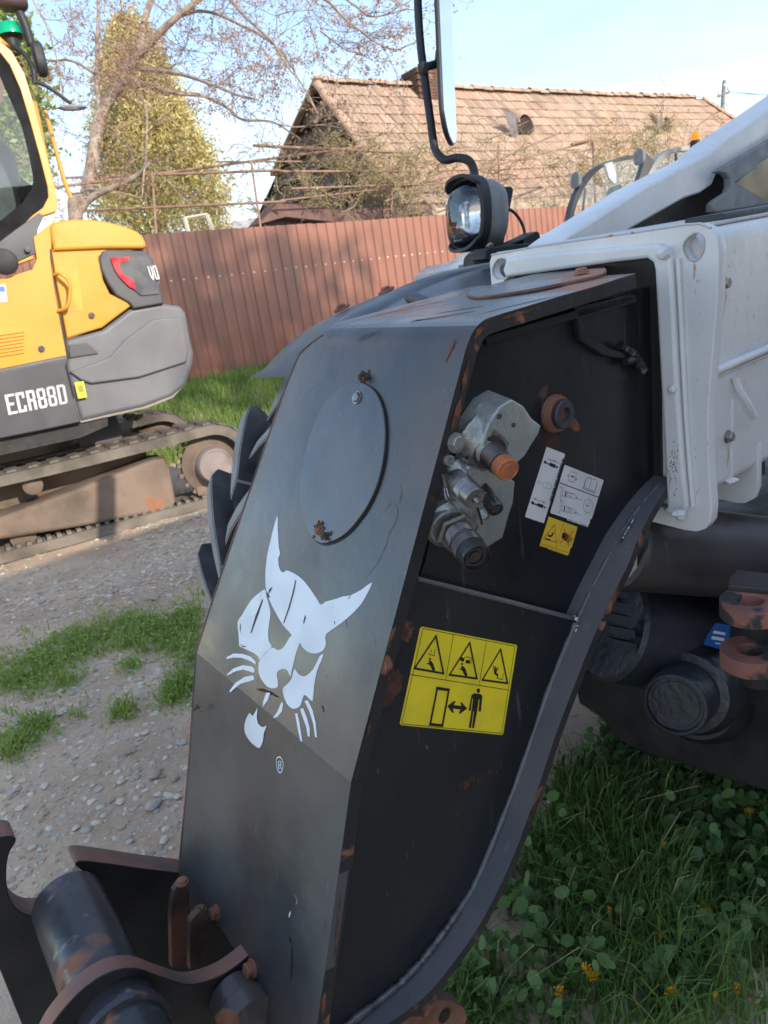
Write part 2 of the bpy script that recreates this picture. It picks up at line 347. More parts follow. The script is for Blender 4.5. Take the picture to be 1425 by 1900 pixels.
# oval cover on the top plate, slightly lifted, with a rusted rim
pt0, pt1 = near[1], near[6]; nT = (pt1-pt0).cross(SF).normalized()
if nT.z < 0: nT = -nT
FRT = frame(pt0, nT, -AB)
tcv = spline(to2(FRT, [(868, 551), (872, 545), (905, 536), (960, 522), (1020, 508), (1080, 500), (1115, 499), (1126, 505), (1118, 514), (1070, 525), (1000, 540), (920, 553), (882, 556)]), 4, True)
plate('top_cover_rim', FRT, [tcv], .0035, rusty, TEL, bev=.0005, off=.004); c0 = np.mean(tcv, 0)
plate('top_cover', FRT, [[tuple(c0+(np.array(q)-c0)*.985) for q in tcv]], .003, top_m, TEL, bev=.0006, off=.0055)
hexbolt('top_cover_bolt', pl(1079, 505, pt0+nT*.009, nT), nT, .009, pink, TEL)
# thin dark edge band on the near side of the wrapped plate
def edgeband(name, pts, th, m, parent, s=-.0005, flip=1):
    vs = []; fs = []; n = len(pts)
    for i in range(n):
        d = (pts[min(i+1, n-1)]-pts[max(i-1, 0)]).normalized(); nn = d.cross(SF).normalized()*flip
        vs += [pts[i]+nn*.0008+SF*s, pts[i]+nn*th+SF*s, pts[i]+nn*th+SF*.03, pts[i]+nn*.0008+SF*.0001]
    for i in range(n-1):
        a = i*4; fs += [(a, a+1, a+5, a+4), (a+1, a+2, a+6, a+5)]
    return mesh(name, vs, fs, m, parent)
edgeband('plate_edge', near, TP+.004, edge, TEL, flip=flip)
# lower front plate
kn, bn = near[-1], PS(589, 1892)
nB = (bn-kn).cross(SF).normalized()
if nB.dot(CAM-kn) < 0: nB = -nB
FRB = frame(kn, nB)
_kf = prj(near[-1]+SF*W[-1])[:2]; print('kink far', _kf)
lowpx = [_kf, (651, 1452), (638, 1544), (617, 1700), (589, 1892), (572, 2030), (540, 2030), (505, 1935), (485, 1875), (462, 1815), (438, 1765), (415, 1730), (395, 1708), (383, 1700), (372, 1712), (352, 1690), (333, 1655), (331, 1600), (340, 1520), (352, 1380)]
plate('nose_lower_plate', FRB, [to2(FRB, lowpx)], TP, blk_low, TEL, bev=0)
TB().tube([p+SF*(w+.0005) for p, w in zip(near[itop+2:], W[itop+2:])]+[pl(350, 1420, kn, nB), pl(334, 1590, kn, nB)], .0014, .0016, 6).build('plate_edge_rust', rusty_edge, TEL)
eb = [PS(651, 1452), PS(617, 1700), PS(589, 1892), PS(573, 2020)]
edgeband('plate_edge', eb, TP+.004, edge, TEL, flip=flip)
# plane of the upper front plate (emblem and cover sit on it)
p1, p2_ = near[-5], near[-1]
nA = (p2_-p1).cross(SF).normalized()
if nA.dot(CAM-p1) < 0: nA = -nA
FRA = frame(p1, nA)
# --- oval access cover
cov = [(668, 711), (692, 720), (709, 744), (718, 785), (717, 840), (707, 890), (690, 932), (668, 966), (644, 992), (618, 1006), (598, 1008), (580, 994), (567, 968), (560, 925), (563, 880), (573, 830), (588, 785), (608, 748), (636, 720)]
cv = spline(to2(FRA, cov), 5, True); c0 = np.mean(cv, 0)
big = [tuple(c0+(np.array(q)-c0)*1.012+np.array((.0012, -.0012))) for q in cv]
plate('cover_gap', FRA, [big], .002, dblk, TEL, off=.0012)
cover = plate('access_cover', FRA, [cv], .004, mat('rubbed cover paint', (.05, .052, .058), .2, .0, col2=(.085, .08, .08), sc2=9, scratch=.4, scol=(.2, .2, .21), sdir=(1, 1, .04), sscale=90, dust=.2, dcol=(.13, .12, .12), bump=.12, bsc=12, spec=.9), TEL, bev=.0009, off=.0048)
def onA(x, y, off=0): return pl(x, y, p1+nA*off, nA)
def onB(x, y, off=0): return pl(x, y, kn+nB*off, nB)
hexbolt('bolt', onA(663, 738, .005), nA, .0075, zinc, cover, rot=.3)
hexbolt('bolt', onA(592, 982, .005), nA, .007, rusty, cover, rot=.1)
def blob(name, P, r, m, parent, seed=0, sc=(1, 1, 1), sub=3, amp=.45, fr=2.2):
    bm = bmesh.new(); bmesh.ops.create_icosphere(bm, subdivisions=sub, radius=1)
    for v in bm.verts:
        k = 1+amp*NZ.noise(v.co*fr+V((seed*7.1, seed, 0)))+amp*.4*NZ.noise(v.co*fr*3+V((seed, 0, 3)))
        v.co = V((v.co.x*sc[0], v.co.y*sc[1], v.co.z*sc[2]))*k*r+P
    me = bpy.data.meshes.new(name); bm.to_mesh(me); bm.free(); smooth(me, 60); return link(name, me, m, parent)
def nest(P, r, seed):
    rg = random.Random(seed); bm = bmesh.new()
    for i in range(26):
        q = V((rg.gauss(0, .55), rg.gauss(0, .3), rg.gauss(0, .35)))
        bmesh.ops.create_icosphere(bm, subdivisions=1, radius=r*rg.uniform(.18, .38), matrix=Matrix.Translation(P+nA*r*.4+q*r))
    me = bpy.data.meshes.new('mud'); bm.to_mesh(me); bm.free(); link('mud_clump', me, mud, TEL)
nest(onA(679, 699), .011, 1); nest(onA(606, 992, .004), .008, 2); nest(onA(595, 975, .004), .006, 5); nest(onA(368, 1312), .006, 3)
# --- emblem: cat head, white vinyl with the scratches left bare
K = 3.455
def em(pts, k=3): return spline(to2(FRA, cz(pts, 350, 900, K)), k, True)
def emp(pts): return to2(FRA, cz(pts, 350, 900, K))
head = [(571, 195), (572, 260), (575, 330), (580, 400), (588, 440), (576, 470), (580, 520), (596, 555), (612, 560), (626, 547), (660, 558), (700, 580), (745, 620), (790, 680), (830, 740), (850, 768), (880, 748), (930, 735), (990, 715), (1040, 706), (1110, 670), (1150, 640), (1178, 627), (1150, 690), (1110, 760), (1050, 825), (980, 885), (915, 930), (884, 955), (878, 980), (881, 1020), (870, 1050), (845, 1072), (800, 1080), (760, 1066), (730, 1038), (715, 1012), (700, 1050), (686, 1090), (672, 1150), (660, 1200), (655, 1230), (635, 1190), (612, 1178), (585, 1186), (568, 1205), (572, 1250), (575, 1290), (550, 1303), (510, 1295), (470, 1250), (450, 1200), (450, 1150), (455, 1130), (490, 1085), (538, 1042), (570, 1058), (600, 1050), (630, 1010), (650, 975), (662, 962), (630, 925), (605, 895), (560, 820), (520, 740), (500, 680), (493, 620), (495, 540), (505, 450), (530, 340), (550, 260)]
cheek = [(492, 668), (500, 710), (525, 800), (522, 860), (512, 930), (515, 1000), (536, 1036), (500, 1070), (455, 1122), (448, 1100), (410, 1072), (340, 1040), (325, 1025), (322, 960), (315, 880), (345, 830), (400, 740), (450, 695)]
chin = [(865, 1083), (840, 1100), (800, 1180), (750, 1225), (710, 1215), (683, 1180), (672, 1200), (660, 1245), (625, 1285), (605, 1305), (610, 1350), (630, 1400), (660, 1430), (690, 1432), (720, 1410), (740, 1345), (770, 1365), (797, 1383), (805, 1290), (825, 1190), (855, 1120)]
jaw = [(445, 1427), (440, 1480), (450, 1530), (480, 1552), (504, 1543), (485, 1590), (480, 1640), (458, 1685), (430, 1672), (395, 1640), (365, 1590), (361, 1540), (375, 1490), (395, 1460), (415, 1480)]
wh = [[(243, 1105), (290, 1080), (345, 1082), (400, 1100), (430, 1130), (432, 1152), (400, 1130), (345, 1108), (290, 1105), (245, 1115)],
      [(246, 1215), (290, 1175), (350, 1155), (410, 1163), (425, 1185), (420, 1203), (350, 1182), (300, 1195), (250, 1221)],
      [(262, 1322), (300, 1270), (360, 1230), (415, 1220), (424, 1245), (400, 1255), (330, 1275), (268, 1329)],
      [(684, 1465), (697, 1462), (712, 1520), (722, 1590), (730, 1645), (718, 1640), (700, 1560)],
      [(716, 1435), (735, 1430), (760, 1490), (778, 1560), (777, 1614), (765, 1610), (755, 1550), (730, 1480)],
      [(744, 1385), (765, 1378), (795, 1440), (815, 1520), (824, 1618), (812, 1615), (800, 1530), (775, 1450)],
      [(500, 1330), (524, 1332), (510, 1375), (476, 1424), (480, 1385)], [(598, 1388), (607, 1400), (600, 1450), (570, 1485), (541, 1495), (570, 1455)]]
emb = plate('cat_head_emblem', FRA, [em(head, 2)]+[em(cheek, 2)], 0, dw, TEL, off=.0004)
plate('emblem_muzzle', FRA, [em(chin, 2)], 0, dw, emb, off=.0004)
for q in wh: plate('emblem_whisker', FRA, [emp(q)], 0, dw, emb, off=.0004)
plate('emblem_jaw', FRB, [spline(to2(FRB, cz(jaw, 350, 900, K)), 2, True)], 0, dw, emb, off=.0009)
scr = [[(686, 608), (692, 612), (680, 680), (650, 790), (615, 886), (608, 884), (640, 790), (668, 690)], [(474, 730), (480, 735), (450, 830), (405, 950), (398, 948), (430, 840)], [(540, 650), (533, 672), (512, 700), (518, 670)], [(748, 830), (754, 850), (742, 890), (736, 884)], [(1040, 706), (1052, 690), (1030, 728), (1022, 730)], [(330, 880), (336, 900), (334, 950), (330, 930)], [(936, 872), (944, 880), (936, 895)], [(330, 1020), (350, 1030), (376, 1036), (350, 1040)], [(500, 680), (508, 720), (524, 722), (514, 700)]]
tag(plate('emblem_scratches', FRA, [emp(q) for q in scr], 0, darkm, emb, off=.0007), kind='stuff')
rr = em([(540, 0+1740-0)]*0 or [(568, 1745), (590, 1740), (606, 1765), (610, 1800), (600, 1840), (584, 1846), (568, 1815), (565, 1775)], 3)
rc = np.mean(rr, 0); ri = [tuple(rc+(np.array(q)-rc)*.86) for q in rr]
fB = lambda pts: to2(FRB, cz(pts, 350, 900, K))
rr = spline(fB([(568, 1745), (590, 1740), (606, 1765), (610, 1800), (600, 1840), (584, 1846), (568, 1815), (565, 1775)]), 3, True); rc = np.mean(rr, 0); ri = [tuple(rc+(np.array(q)-rc)*.84) for q in rr]
rm = plate('registered_mark', FRB, [rr, ri], 0, dw, emb, off=.0006)
plate('letter_r', FRB, [fB([(577, 1768), (582, 1768), (584, 1822), (579, 1822)]), fB([(582, 1766), (594, 1768), (599, 1782), (594, 1796), (586, 1798), (585, 1793), (591, 1790), (594, 1782), (590, 1773), (582, 1771)]), fB([(588, 1797), (592, 1797), (600, 1820), (596, 1824)])], 0, dw, rm, off=.0007)
# rust scars and rubbed marks on the nose: real paint loss
MARKS = {}
def smear(pts, w, m, fr, off=.0003, parent=None, seed=0, name='rust_mark'):
    rg = random.Random(seed); q = to2(fr, spline(pts, 6)); L_, R_ = [], []
    for i, p in enumerate(q):
        d = np.array(q[min(i+1, len(q)-1)])-np.array(q[max(i-1, 0)]); d = d/(np.linalg.norm(d)+1e-9); nn = np.array((-d[1], d[0])); e = math.sin(math.pi*(i+.3)/len(q))
        L_.append(tuple(np.array(p)+nn*w*e*rg.uniform(.5, 1.2))); R_.append(tuple(np.array(p)-nn*w*e*rg.uniform(.5, 1.2)))
    O, X, Y, Z = fr; vs, fs = MARKS.setdefault(m.name, ([], [])); b = len(vs); n = len(L_)
    vs += [O+X*p[0]+Y*p[1]+Z*off for p in L_+R_]
    fs += [(b+i, b+n+i, b+n+i+1, b+i+1) for i in range(n-1)]
scar = mat('rust bleed', (.17, .10, .08), .65, col2=(.09, .07, .065), sc2=70, lo=.4, hi=.6)
scarb = mat('raw rust spot', (.20, .075, .035), .8, col2=(.05, .03, .025), sc2=60, lo=.4, hi=.6)
pale = mat('scrape', (.22, .22, .225), .45, col2=(.08, .08, .085), sc2=70, lo=.4, hi=.6)
smear([(743, 900), (745, 915), (741, 935)], .0022, scar, FRA, seed=1); smear([(712, 955), (718, 942), (730, 934), (738, 945), (734, 968), (722, 990), (715, 1015), (700, 1045), (675, 1080)], .0011, scar, FRA, seed=2)
smear([(845, 628), (838, 645), (826, 672)], .003, scarb, FRA, seed=3, off=.001)
fold = mat('rust bloom on fold', (.26, .135, .10), .6, col2=(.10, .085, .08), sc2=40, lo=.4, hi=.6, scratch=.5, sscale=120)
for i_, (pp_, w_) in enumerate([([(612, 612), (650, 607), (700, 602)], .004), ([(760, 596), (820, 588), (880, 578)], .009), ([(800, 584), (860, 574), (900, 568)], .006), ([(880, 586), (960, 566), (1040, 548)], .004), ([(640, 600), (760, 572), (860, 552)], .0035), ([(1050, 530), (1100, 520), (1150, 510)], .003)]): smear(pp_, w_, fold, FRT, seed=800+i_, off=.0006, name='rust_mark')
FN = frame(P0-SF*.0012, -SF)
for i_, (pp_, w_) in enumerate([([(870, 668), (863, 700), (856, 730)], .005), ([(856, 735), (847, 770), (838, 800)], .006), ([(840, 805), (834, 830), (828, 850)], .004), ([(905, 600), (890, 612), (880, 630)], .004), ([(1000, 570), (960, 582), (930, 592)], .003), ([(690, 1330), (684, 1352), (680, 1370)], .003), ([(632, 1660), (626, 1720), (620, 1780)], .0025), ([(602, 1840), (600, 1860), (597, 1890)], .004)]): smear(pp_, w_, scarb, FN, seed=820+i_, off=.0004, name='rust_mark'); smear([(475, 1278), (495, 1283), (518, 1294)], .003, scarb, FRA, seed=4); smear([(597, 1308), (600, 1315), (601, 1322)], .002, scarb, FRA, seed=5)
for i in range(26):
    x, y = random.uniform(395, 760), random.uniform(1130, 1440)
    if (x-655)/( -20) > 1e9: continue
    smear([(x, y), (x+random.uniform(-3, 3), y+random.uniform(5, 22))], random.uniform(.0002, .0006), pale if random.random() < .75 else scarb, FRA if y < 1150+.82*(x-365) else FRB, seed=10+i, name='scrape')
for i in range(40):
    x, y = random.uniform(400, 610), random.uniform(1440, 1840)
    if x < 330+(y-1650)*.9: continue
    smear([(x, y), (x+random.uniform(-3, 3), y+random.uniform(6, 40))], random.uniform(.0002, .0005), pale if random.random() < .8 else scarb, FRB, seed=60+i, name='scrape')
smear([(545, 1660), (552, 1668), (549, 1680)], .0025, pale, FRB, seed=200, name='scrape'); smear([(540, 1690), (536, 1702)], .0016, dw, FRB, seed=201, name='scrape')
smear([(537, 1738), (541, 1750)], .0035, dblk, FRB, seed=202, name='drip'); smear([(541, 1750), (542, 1790), (539, 1820)], .004, darkm, FRB, seed=203, name='drip')
# --- side plates
s_up, s_lo = .034, .012
FS = frame(P0+SF*s_up, -SF); FL = frame(P0+SF*s_lo, -SF)
sd = [(1180, 540), (1100, 556), (1040, 572), (980, 590), (930, 606), (893, 618), (876, 640), (866, 680), (850, 740), (832, 830), (810, 930), (790, 1040), (760, 1120), (720, 1260), (680, 1400), (660, 1500), (640, 1640), (622, 1760), (600, 1930), (590, 1990), (660, 1990), (760, 1860), (860, 1700), (940, 1560), (1010, 1350), (1085, 1160), (1160, 1000), (1240, 905), (1420, 880), (1420, 470), (1250, 520)]
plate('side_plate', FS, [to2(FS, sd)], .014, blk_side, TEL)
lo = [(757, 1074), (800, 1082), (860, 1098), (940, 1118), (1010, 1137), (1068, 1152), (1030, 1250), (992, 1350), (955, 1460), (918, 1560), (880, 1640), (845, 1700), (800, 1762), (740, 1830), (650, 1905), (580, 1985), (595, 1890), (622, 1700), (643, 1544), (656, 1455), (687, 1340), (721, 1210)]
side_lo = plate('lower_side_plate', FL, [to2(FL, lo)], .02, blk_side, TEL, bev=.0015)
ledge = TB().tube([PS(x, y, s_lo+.004) for x, y in [(772, 1074), (860, 1096), (940, 1116), (1010, 1134), (1066, 1149)]], .0045, .0045, 8); ledge.build('weld_bead', blk_flange, TEL)
def weldbead(px, s, r, m, seed=0, name='weld_bead', wob=.25):
    P = [PS(x, y, s) for x, y in spline(px, 14)]; rg = random.Random(seed)
    rs = [r*(1+rg.uniform(-wob, wob)) for _ in P]; return TB().tube(P, rs, n=8).build(name, m, TEL)
# --- bottom flange standing proud of the side plate
fl = [(1236, 884), (1222, 897), (1196, 925), (1168, 962), (1143, 1000), (1120, 1045), (1094, 1095), (1068, 1152), (1044, 1208), (1018, 1275), (990, 1350), (955, 1455), (920, 1552), (885, 1628), (850, 1692), (812, 1745), (770, 1797), (722, 1842), (670, 1885), (600, 1945)]
fpts = [PS(x, y, s_lo) for x, y in spline(fl, 3)]
ns = len(fpts); Wf = []
for i in range(ns):
    t = i/(ns-1); w = .042 if t > .25 else .012+.030*(t/.25); Wf.append(-w*(1 if t < .86 else 1-.35*(t-.86)/.14))
tst = (fpts[21]-fpts[20]).normalized().cross(SF); fp2 = 1 if tst.dot(AB-UB*.3) > 0 else -1
flo = sweep('bottom_flange', fpts, Wf, .014, blk_flange, TEL, s0=.05, flip=fp2, nd=6)
def fband(name, th, m, off):
    vs = []; fs = []
    for i in range(ns):
        d = (fpts[min(i+1, ns-1)]-fpts[max(i-1, 0)]).normalized(); nn = d.cross(SF).normalized()*fp2
        e = fpts[i]+SF*(Wf[i]-off); vs += [e-nn*.0004, e+nn*th]
    for i in range(ns-1): fs.append((2*i, 2*i+1, 2*i+3, 2*i+2))
    return mesh(name, vs, fs, m, TEL)
fband('flange_edge', .0145, edge, .0006)
weldbead([(1222, 899), (1170, 964), (1122, 1046), (1070, 1152)], s_lo-.001, .004, blk_flange, 1)
weldbead([(1068, 1156), (1020, 1275), (957, 1455), (887, 1628), (850, 1692)], s_lo-.002, .0045, blk_flange, 2)
weldbead([(850, 1692), (812, 1745), (770, 1797), (722, 1842), (640, 1905)], s_lo-.004, .0055, mat('bare weld', (.14, .145, .155), .35, .5, col2=(.07, .07, .075), sc2=60, bump=.4, bsc=250), 3)
brt = mat('bright weld spatter', (.4, .42, .43), .3, .8, col2=(.12, .12, .12), sc2=120)
weldbead([(1064, 1140), (1072, 1156), (1066, 1178), (1072, 1188)], s_lo-.006, .003, brt, 4, 'weld_spatter', .7)
weldbead([(1176, 962), (1160, 990), (1150, 1010)], s_lo-.012, .002, brt, 5, 'weld_spatter', .7)
# rust patches on side plates
def patch(px, m, fr, off=.0004, name='rust_patch', seed=0, amp=.18):
    q = np.array(spline(to2(fr, px), 8, True)); c = q.mean(0); rg = random.Random(seed)
    q = [tuple(c+(p-c)*(1+rg.uniform(-amp, amp))) for p in q]; plate(name, fr, [q], 0, m, TEL, off=off)
patch([(752, 1152), (768, 1158), (763, 1178), (754, 1192), (744, 1186), (745, 1165)], scarb, FL, seed=1)
patch([(726, 1240), (745, 1252), (742, 1280), (726, 1305), (712, 1312), (712, 1280), (718, 1255)], mat('brick red rust', (.14, .045, .03), .75, col2=(.06, .025, .02), sc2=80, lo=.35, hi=.6), FL, seed=2)
for i in range(60):
    t = random.random(); x, y = 845+80*t+random.gauss(0, 6), 1470-60*t+random.gauss(0, 5)
    smear([(x, y), (x-2, y+random.uniform(3, 12))], random.uniform(.0004, .0014), scarb, FL, seed=300+i, name='rust_mark', off=.0005)
for i in range(46):
    x = random.uniform(700, 1000); y = random.uniform(1110, 1700)
    if x > 1060-(y-1150)*.38-20 or x < 790-(y-1080)*.28+20: continue
    if 735 < x < 965 and 1160 < y < 1365: continue
    smear([(x, y), (x+random.uniform(-4, 4), y+random.uniform(3, 14))], random.uniform(.0002, .0006), pale, FL, seed=400+i, name='scrape', off=.0005)
# --- internal stiffener seen on the upper side plate
FI = frame(P0+SF*(s_up-.012), -SF)
plate('stiffener', FI, [to2(FI, [(1068, 568), (1180, 545), (1182, 562), (1076, 590), (1090, 620), (1130, 645), (1172, 655), (1168, 668), (1120, 660), (1078, 632)])], .012, blk_side, TEL, bev=.002)
weldbead([(1150, 640), (1178, 660), (1195, 690), (1178, 668), (1160, 672)], s_up-.014, .006, blk_side, 6, wob=.5)
plate('stiffener', FI, [to2(FI, [(900, 624), (1175, 545), (1177, 560), (905, 640)])], .010, blk_side, TEL, bev=.002)
# --- threaded boss with rusted weld round it
Pb = PS(1028, 767, s_up)
lathe('boss_ring', Pb, -SF, [(-.002, .0285), (.004, .0285), (.009, .026), (.011, .0235), (.011, .0218), (.0, .0216)], rusty, TEL, 40)
for k in range(3): lathe('weld_bead', Pb, -SF, [(.001+k*.004, .0275-k*.0012), (.003+k*.004, .0285-k*.0012), (.005+k*.004, .0272-k*.0012)], rusty, TEL, 40)
lathe('threaded_boss', Pb, -SF, [(0, .0215), (.020, .0215), (.022, .020), (.022, .0105), (.018, .0098), (.0165, .0104), (.015, .0096), (.0135, .0104), (.012, .0096), (.0105, .0104), (.002, .009), (.002, .001)], mat('boss steel', (.06, .058, .07), .5, .4, col2=(.09, .085, .095), sc2=60), TEL, 40)
patch([(1010, 802), (1035, 806), (1042, 838), (1038, 850), (1018, 842), (1012, 825)], mat('rust run', (.06, .03, .022), .8, col2=(.03, .02, .018), sc2=40), FS, seed=5)
patch([(1052, 775), (1062, 772), (1076, 792), (1068, 800), (1054, 790)], scarb, FS, seed=6)
# --- decals on the side plates
KD = 3.1667
def yd(pts, k=0): q = to2(FL, cz(pts, 700, 1100, KD)); return spline(q, k, True) if k else q
big_y = plate('crush_hazard_decal', FL, [yd([(264, 198), (815, 305), (820, 315), (738, 828), (728, 834), (137, 776), (131, 766), (250, 210)])], .0004, dyel, TEL, off=.0006)
def stroke(lines, w, pt, off, fr, m, parent, name='print'):
    lp = []
    for ln in lines:
        q = [np.array(p) for p in pt(ln)]
        for a, b in zip(q[:-1], q[1:]):
            d = b-a; l = np.linalg.norm(d)+1e-9; d /= l; nn = np.array((-d[1], d[0]))*w/2; e = d*w*.45
            lp.append([tuple(a-e+nn), tuple(b+e+nn), tuple(b+e-nn), tuple(a-e-nn)])
    vs = []; fs = []; O, X, Y, Z = fr
    for q in lp:
        b = len(vs); vs += [O+X*p[0]+Y*p[1]+Z*off for p in q]; fs.append((b+3, b+2, b+1, b))
    return mesh(name, vs, fs, m, parent)
O2 = .0011
stroke([[(266, 208), (806, 312), (728, 824), (140, 768), (266, 208)], [(446, 240), (398, 510)], [(640, 281), (595, 540)], [(192, 478), (770, 570)]], .0008, yd, O2, FL, dblk, big_y, 'border')
stroke([[(342, 252), (216, 442), (386, 472), (342, 252)], [(540, 292), (422, 480), (582, 502), (540, 292)], [(722, 330), (614, 510), (762, 530), (722, 330)]], .0028, yd, O2+.0001, FL, dblk, big_y, 'warning_triangle')
stroke([[(350, 558), (418, 568), (380, 778), (308, 770), (350, 558)]], .0036, yd, O2, FL, dblk, big_y, 'machine_symbol')
plate('machine_symbol', FL, [yd([(344, 551), (421, 561), (417, 577), (341, 567)]), yd([(303, 764), (384, 772), (381, 786), (301, 777)])], 0, dblk, big_y, off=O2+.0002)
plate('double_arrow', FL, [yd([(409, 664), (447, 634), (458, 636), (446, 658), (492, 663), (484, 641), (495, 643), (525, 678), (484, 709), (474, 706), (488, 684), (441, 678), (447, 702), (438, 704)])], 0, dblk, big_y, off=O2)
body = [(566, 588), (606, 594), (615, 606), (606, 695), (597, 697), (592, 690), (598, 625), (594, 622), (584, 690), (566, 792), (554, 794), (565, 695), (561, 694), (548, 792), (535, 790), (552, 685), (560, 620), (555, 620), (546, 690), (537, 693), (535, 685), (550, 602)]
plate('person_symbol', FL, [yd(body), yd(ring(12, 591, 573, 10, 14))], 0, dblk, big_y, off=O2)
man = [(305, 396), (316, 400), (328, 418), (330, 432), (338, 446), (334, 452), (338, 458), (324, 456), (314, 440), (308, 424), (288, 414), (290, 409), (306, 412), (298, 400)]
plate('falling_person_symbol', FL, [yd(man), yd(ring(8, 307, 387, 6, 8))], 0, dblk, big_y, off=O2)
plate('falling_person_symbol', FL, [yd([(x+190, y+32) for x, y in man]), yd(ring(8, 495, 416, 6, 8)), yd([(487, 375), (510, 382), (505, 405), (484, 396)]), yd([(518, 393), (543, 395), (541, 414), (515, 412)])], 0, dblk, big_y, off=O2)
plate('slipping_person_symbol', FL, [yd([(680, 422), (686, 446), (696, 446), (709, 436), (711, 441), (700, 456), (696, 468), (708, 476), (706, 496), (700, 496), (698, 482), (684, 476), (682, 458), (677, 424)]), yd(ring(8, 692, 438, 5, 7))], 0, dblk, big_y, off=O2)
stroke([[(296, 358), (331, 368), (337, 330)], [(314, 332), (313, 352)], [(546, 418), (551, 380)], [(510, 378), (530, 374), (544, 384)], [(700, 500), (732, 508), (738, 472)]], .0009, yd, O2, FL, dblk, big_y, 'symbol_line')
plate('part_number', FL, [yd([(585, 819), (600, 820), (600, 827), (584, 826)]), yd([(606, 821), (650, 826), (649, 832), (606, 828)]), yd([(656, 827), (698, 832), (697, 838), (655, 833)])], 0, dblk, big_y, off=O2)
KE = 6.335; OE = .0009
def ld(pts, k=0): q = to2(FS, cz(pts, 950, 750, KE)); return spline(q, k, True) if k else q
l1 = plate('cylinder_label', FS, [ld([(405, 500), (612, 580), (620, 600), (600, 650), (372, 1398), (290, 1372), (280, 1360), (262, 1368), (240, 1355), (155, 1325), (152, 1315)])], .0003, dlab, TEL, off=.0005)
l2 = plate('coupler_label', FS, [ld([(618, 712), (1070, 890), (1072, 905), (935, 1345), (915, 1355), (912, 1390), (885, 1444), (650, 1365), (645, 1345), (455, 1280), (448, 1268)])], .0003, dlab, TEL, off=.0005)
l3 = plate('hot_surface_label', FS, [ld([(430, 1320), (766, 1440), (765, 1455), (700, 1680), (680, 1700), (670, 1755), (645, 1780), (425, 1705), (418, 1690), (322, 1665)])], .0003, dyel2, TEL, off=.0005)
def arrow(a, b, h=18):
    a, b = np.array(a, float), np.array(b, float); d = (b-a)/np.linalg.norm(b-a); n = np.array((-d[1], d[0])); return [[tuple(a), tuple(b)], [tuple(b-d*h+n*h*.7), tuple(b), tuple(b-d*h-n*h*.7)]]
sl_ = arrow((415, 635), (472, 665))+arrow((545, 690), (485, 662))+arrow((320, 1135), (255, 1108))+arrow((320, 1135), (380, 1155))
stroke(sl_, .00055, ld, OE, FS, dblk, l1, 'arrow')
plate('cylinder_symbol', FS, [ld([(440, 684), (512, 712), (505, 752), (432, 722)]), ld(ring(10, 384, 680, 15, 19)), ld([(398, 684), (436, 700), (434, 712), (394, 696)]), ld(ring(8, 524, 738, 11, 14)), ld([(296, 1160), (368, 1184), (358, 1222), (288, 1194)]), ld(ring(10, 236, 1157, 16, 19)), ld([(250, 1160), (294, 1176), (290, 1188), (248, 1172)]), ld(ring(8, 380, 1212, 11, 13))], 0, dblk, l1, off=OE)
stroke([[(372, 912), (440, 925), (465, 965), (455, 990), (425, 998), (365, 975), (360, 935), (372, 912)], ring(9, 311, 916, 15, 19)+[(326, 916)], [(328, 915), (362, 935)], [(408, 925), (402, 980)]], .00035, ld, OE, FS, dblk, l1, 'symbol_line')
stroke([[(588+(-150*t), 640+t*490), (600+(-150*t), 644+t*490)] for t in [i/46 for i in range(47)] if int(t*46) % 9 != 4], .0010, ld, OE, FS, dblk, l1, 'part_number')
stroke([[(556, 922), (1008, 1092)]], .0012, ld, OE, FS, dblk, l2, 'divider')
stroke([[(690, 772), (668, 860), (655, 895), (725, 920), (735, 880), (760, 795)], [(708, 795), (740, 806)], [(726, 772), (722, 802)], ring(8, 655, 840, 9, 11), ring(8, 750, 882, 9, 11)], .0006, ld, OE, FS, dblk, l2, 'valve_symbol')
plate('valve_symbol', FS, [ld([(695, 835), (728, 848), (724, 862), (690, 850)])], 0, dblk, l2, off=OE)
stroke([[(905, 860), (925, 870), (948, 882), (968, 876), (990, 890), (995, 930), (965, 1030), (930, 1010), (900, 1005), (870, 988), (840, 978), (865, 880), (880, 860), (905, 860)], [(930, 880), (900, 1000)], [(828, 985), (895, 1018), (962, 1045)], [(862, 885), (830, 990)], [(998, 930), (965, 1042)]], .0006, ld, OE, FS, dblk, l2, 'open_book_symbol')
def cp(dx, dy): return [[(590+dx, 1015+dy), (720+dx, 1050+dy), (750+dx, 1080+dy), (735+dx, 1110+dy), (580+dx, 1075+dy), (590+dx, 1015+dy)], [(650+dx, 1030+dy), (640+dx, 1090+dy)], [(670+dx, 1045+dy), (705+dx, 1055+dy), (700+dx, 1085+dy), (665+dx, 1075+dy), (670+dx, 1045+dy)]]+arrow((815+dx, 1130+dy), (745+dx, 1095+dy), 22)
stroke(cp(0, 0)+cp(-12, 175)+[[(550, 970), (575, 975), (555, 1275), (540, 1270)], [(555, 970), (600, 990)], ring(16, 889, 1195, 56, 82)+[(945, 1195)], [(915, 1120), (895, 1195), (870, 1190)], [(575, 1125), (605, 1135), (602, 1165), (572, 1155), (575, 1125)]], .00045, ld, OE, FS, dblk, l2, 'coupler_symbol')
plate('coupler_symbol', FS, [ld([(626, 1022), (637, 1026), (628, 1082), (616, 1078)]), ld([(610, 1198), (620, 1201), (611, 1255), (600, 1252)]), ld([(868, 1180), (892, 1190), (886, 1200), (866, 1194)])], 0, dblk, l2, off=OE)
stroke([[(660+i*11, 1352+i*3.9), (656+i*11, 1368+i*3.9)] for i in range(20) if i not in (5, 11)], .0009, ld, OE, FS, dblk, l2, 'part_number')
stroke([[(602, 1385), (510, 1685)], [(335, 1640), (665, 1745)]], .00045, ld, OE, FS, dblk, l3, 'border')
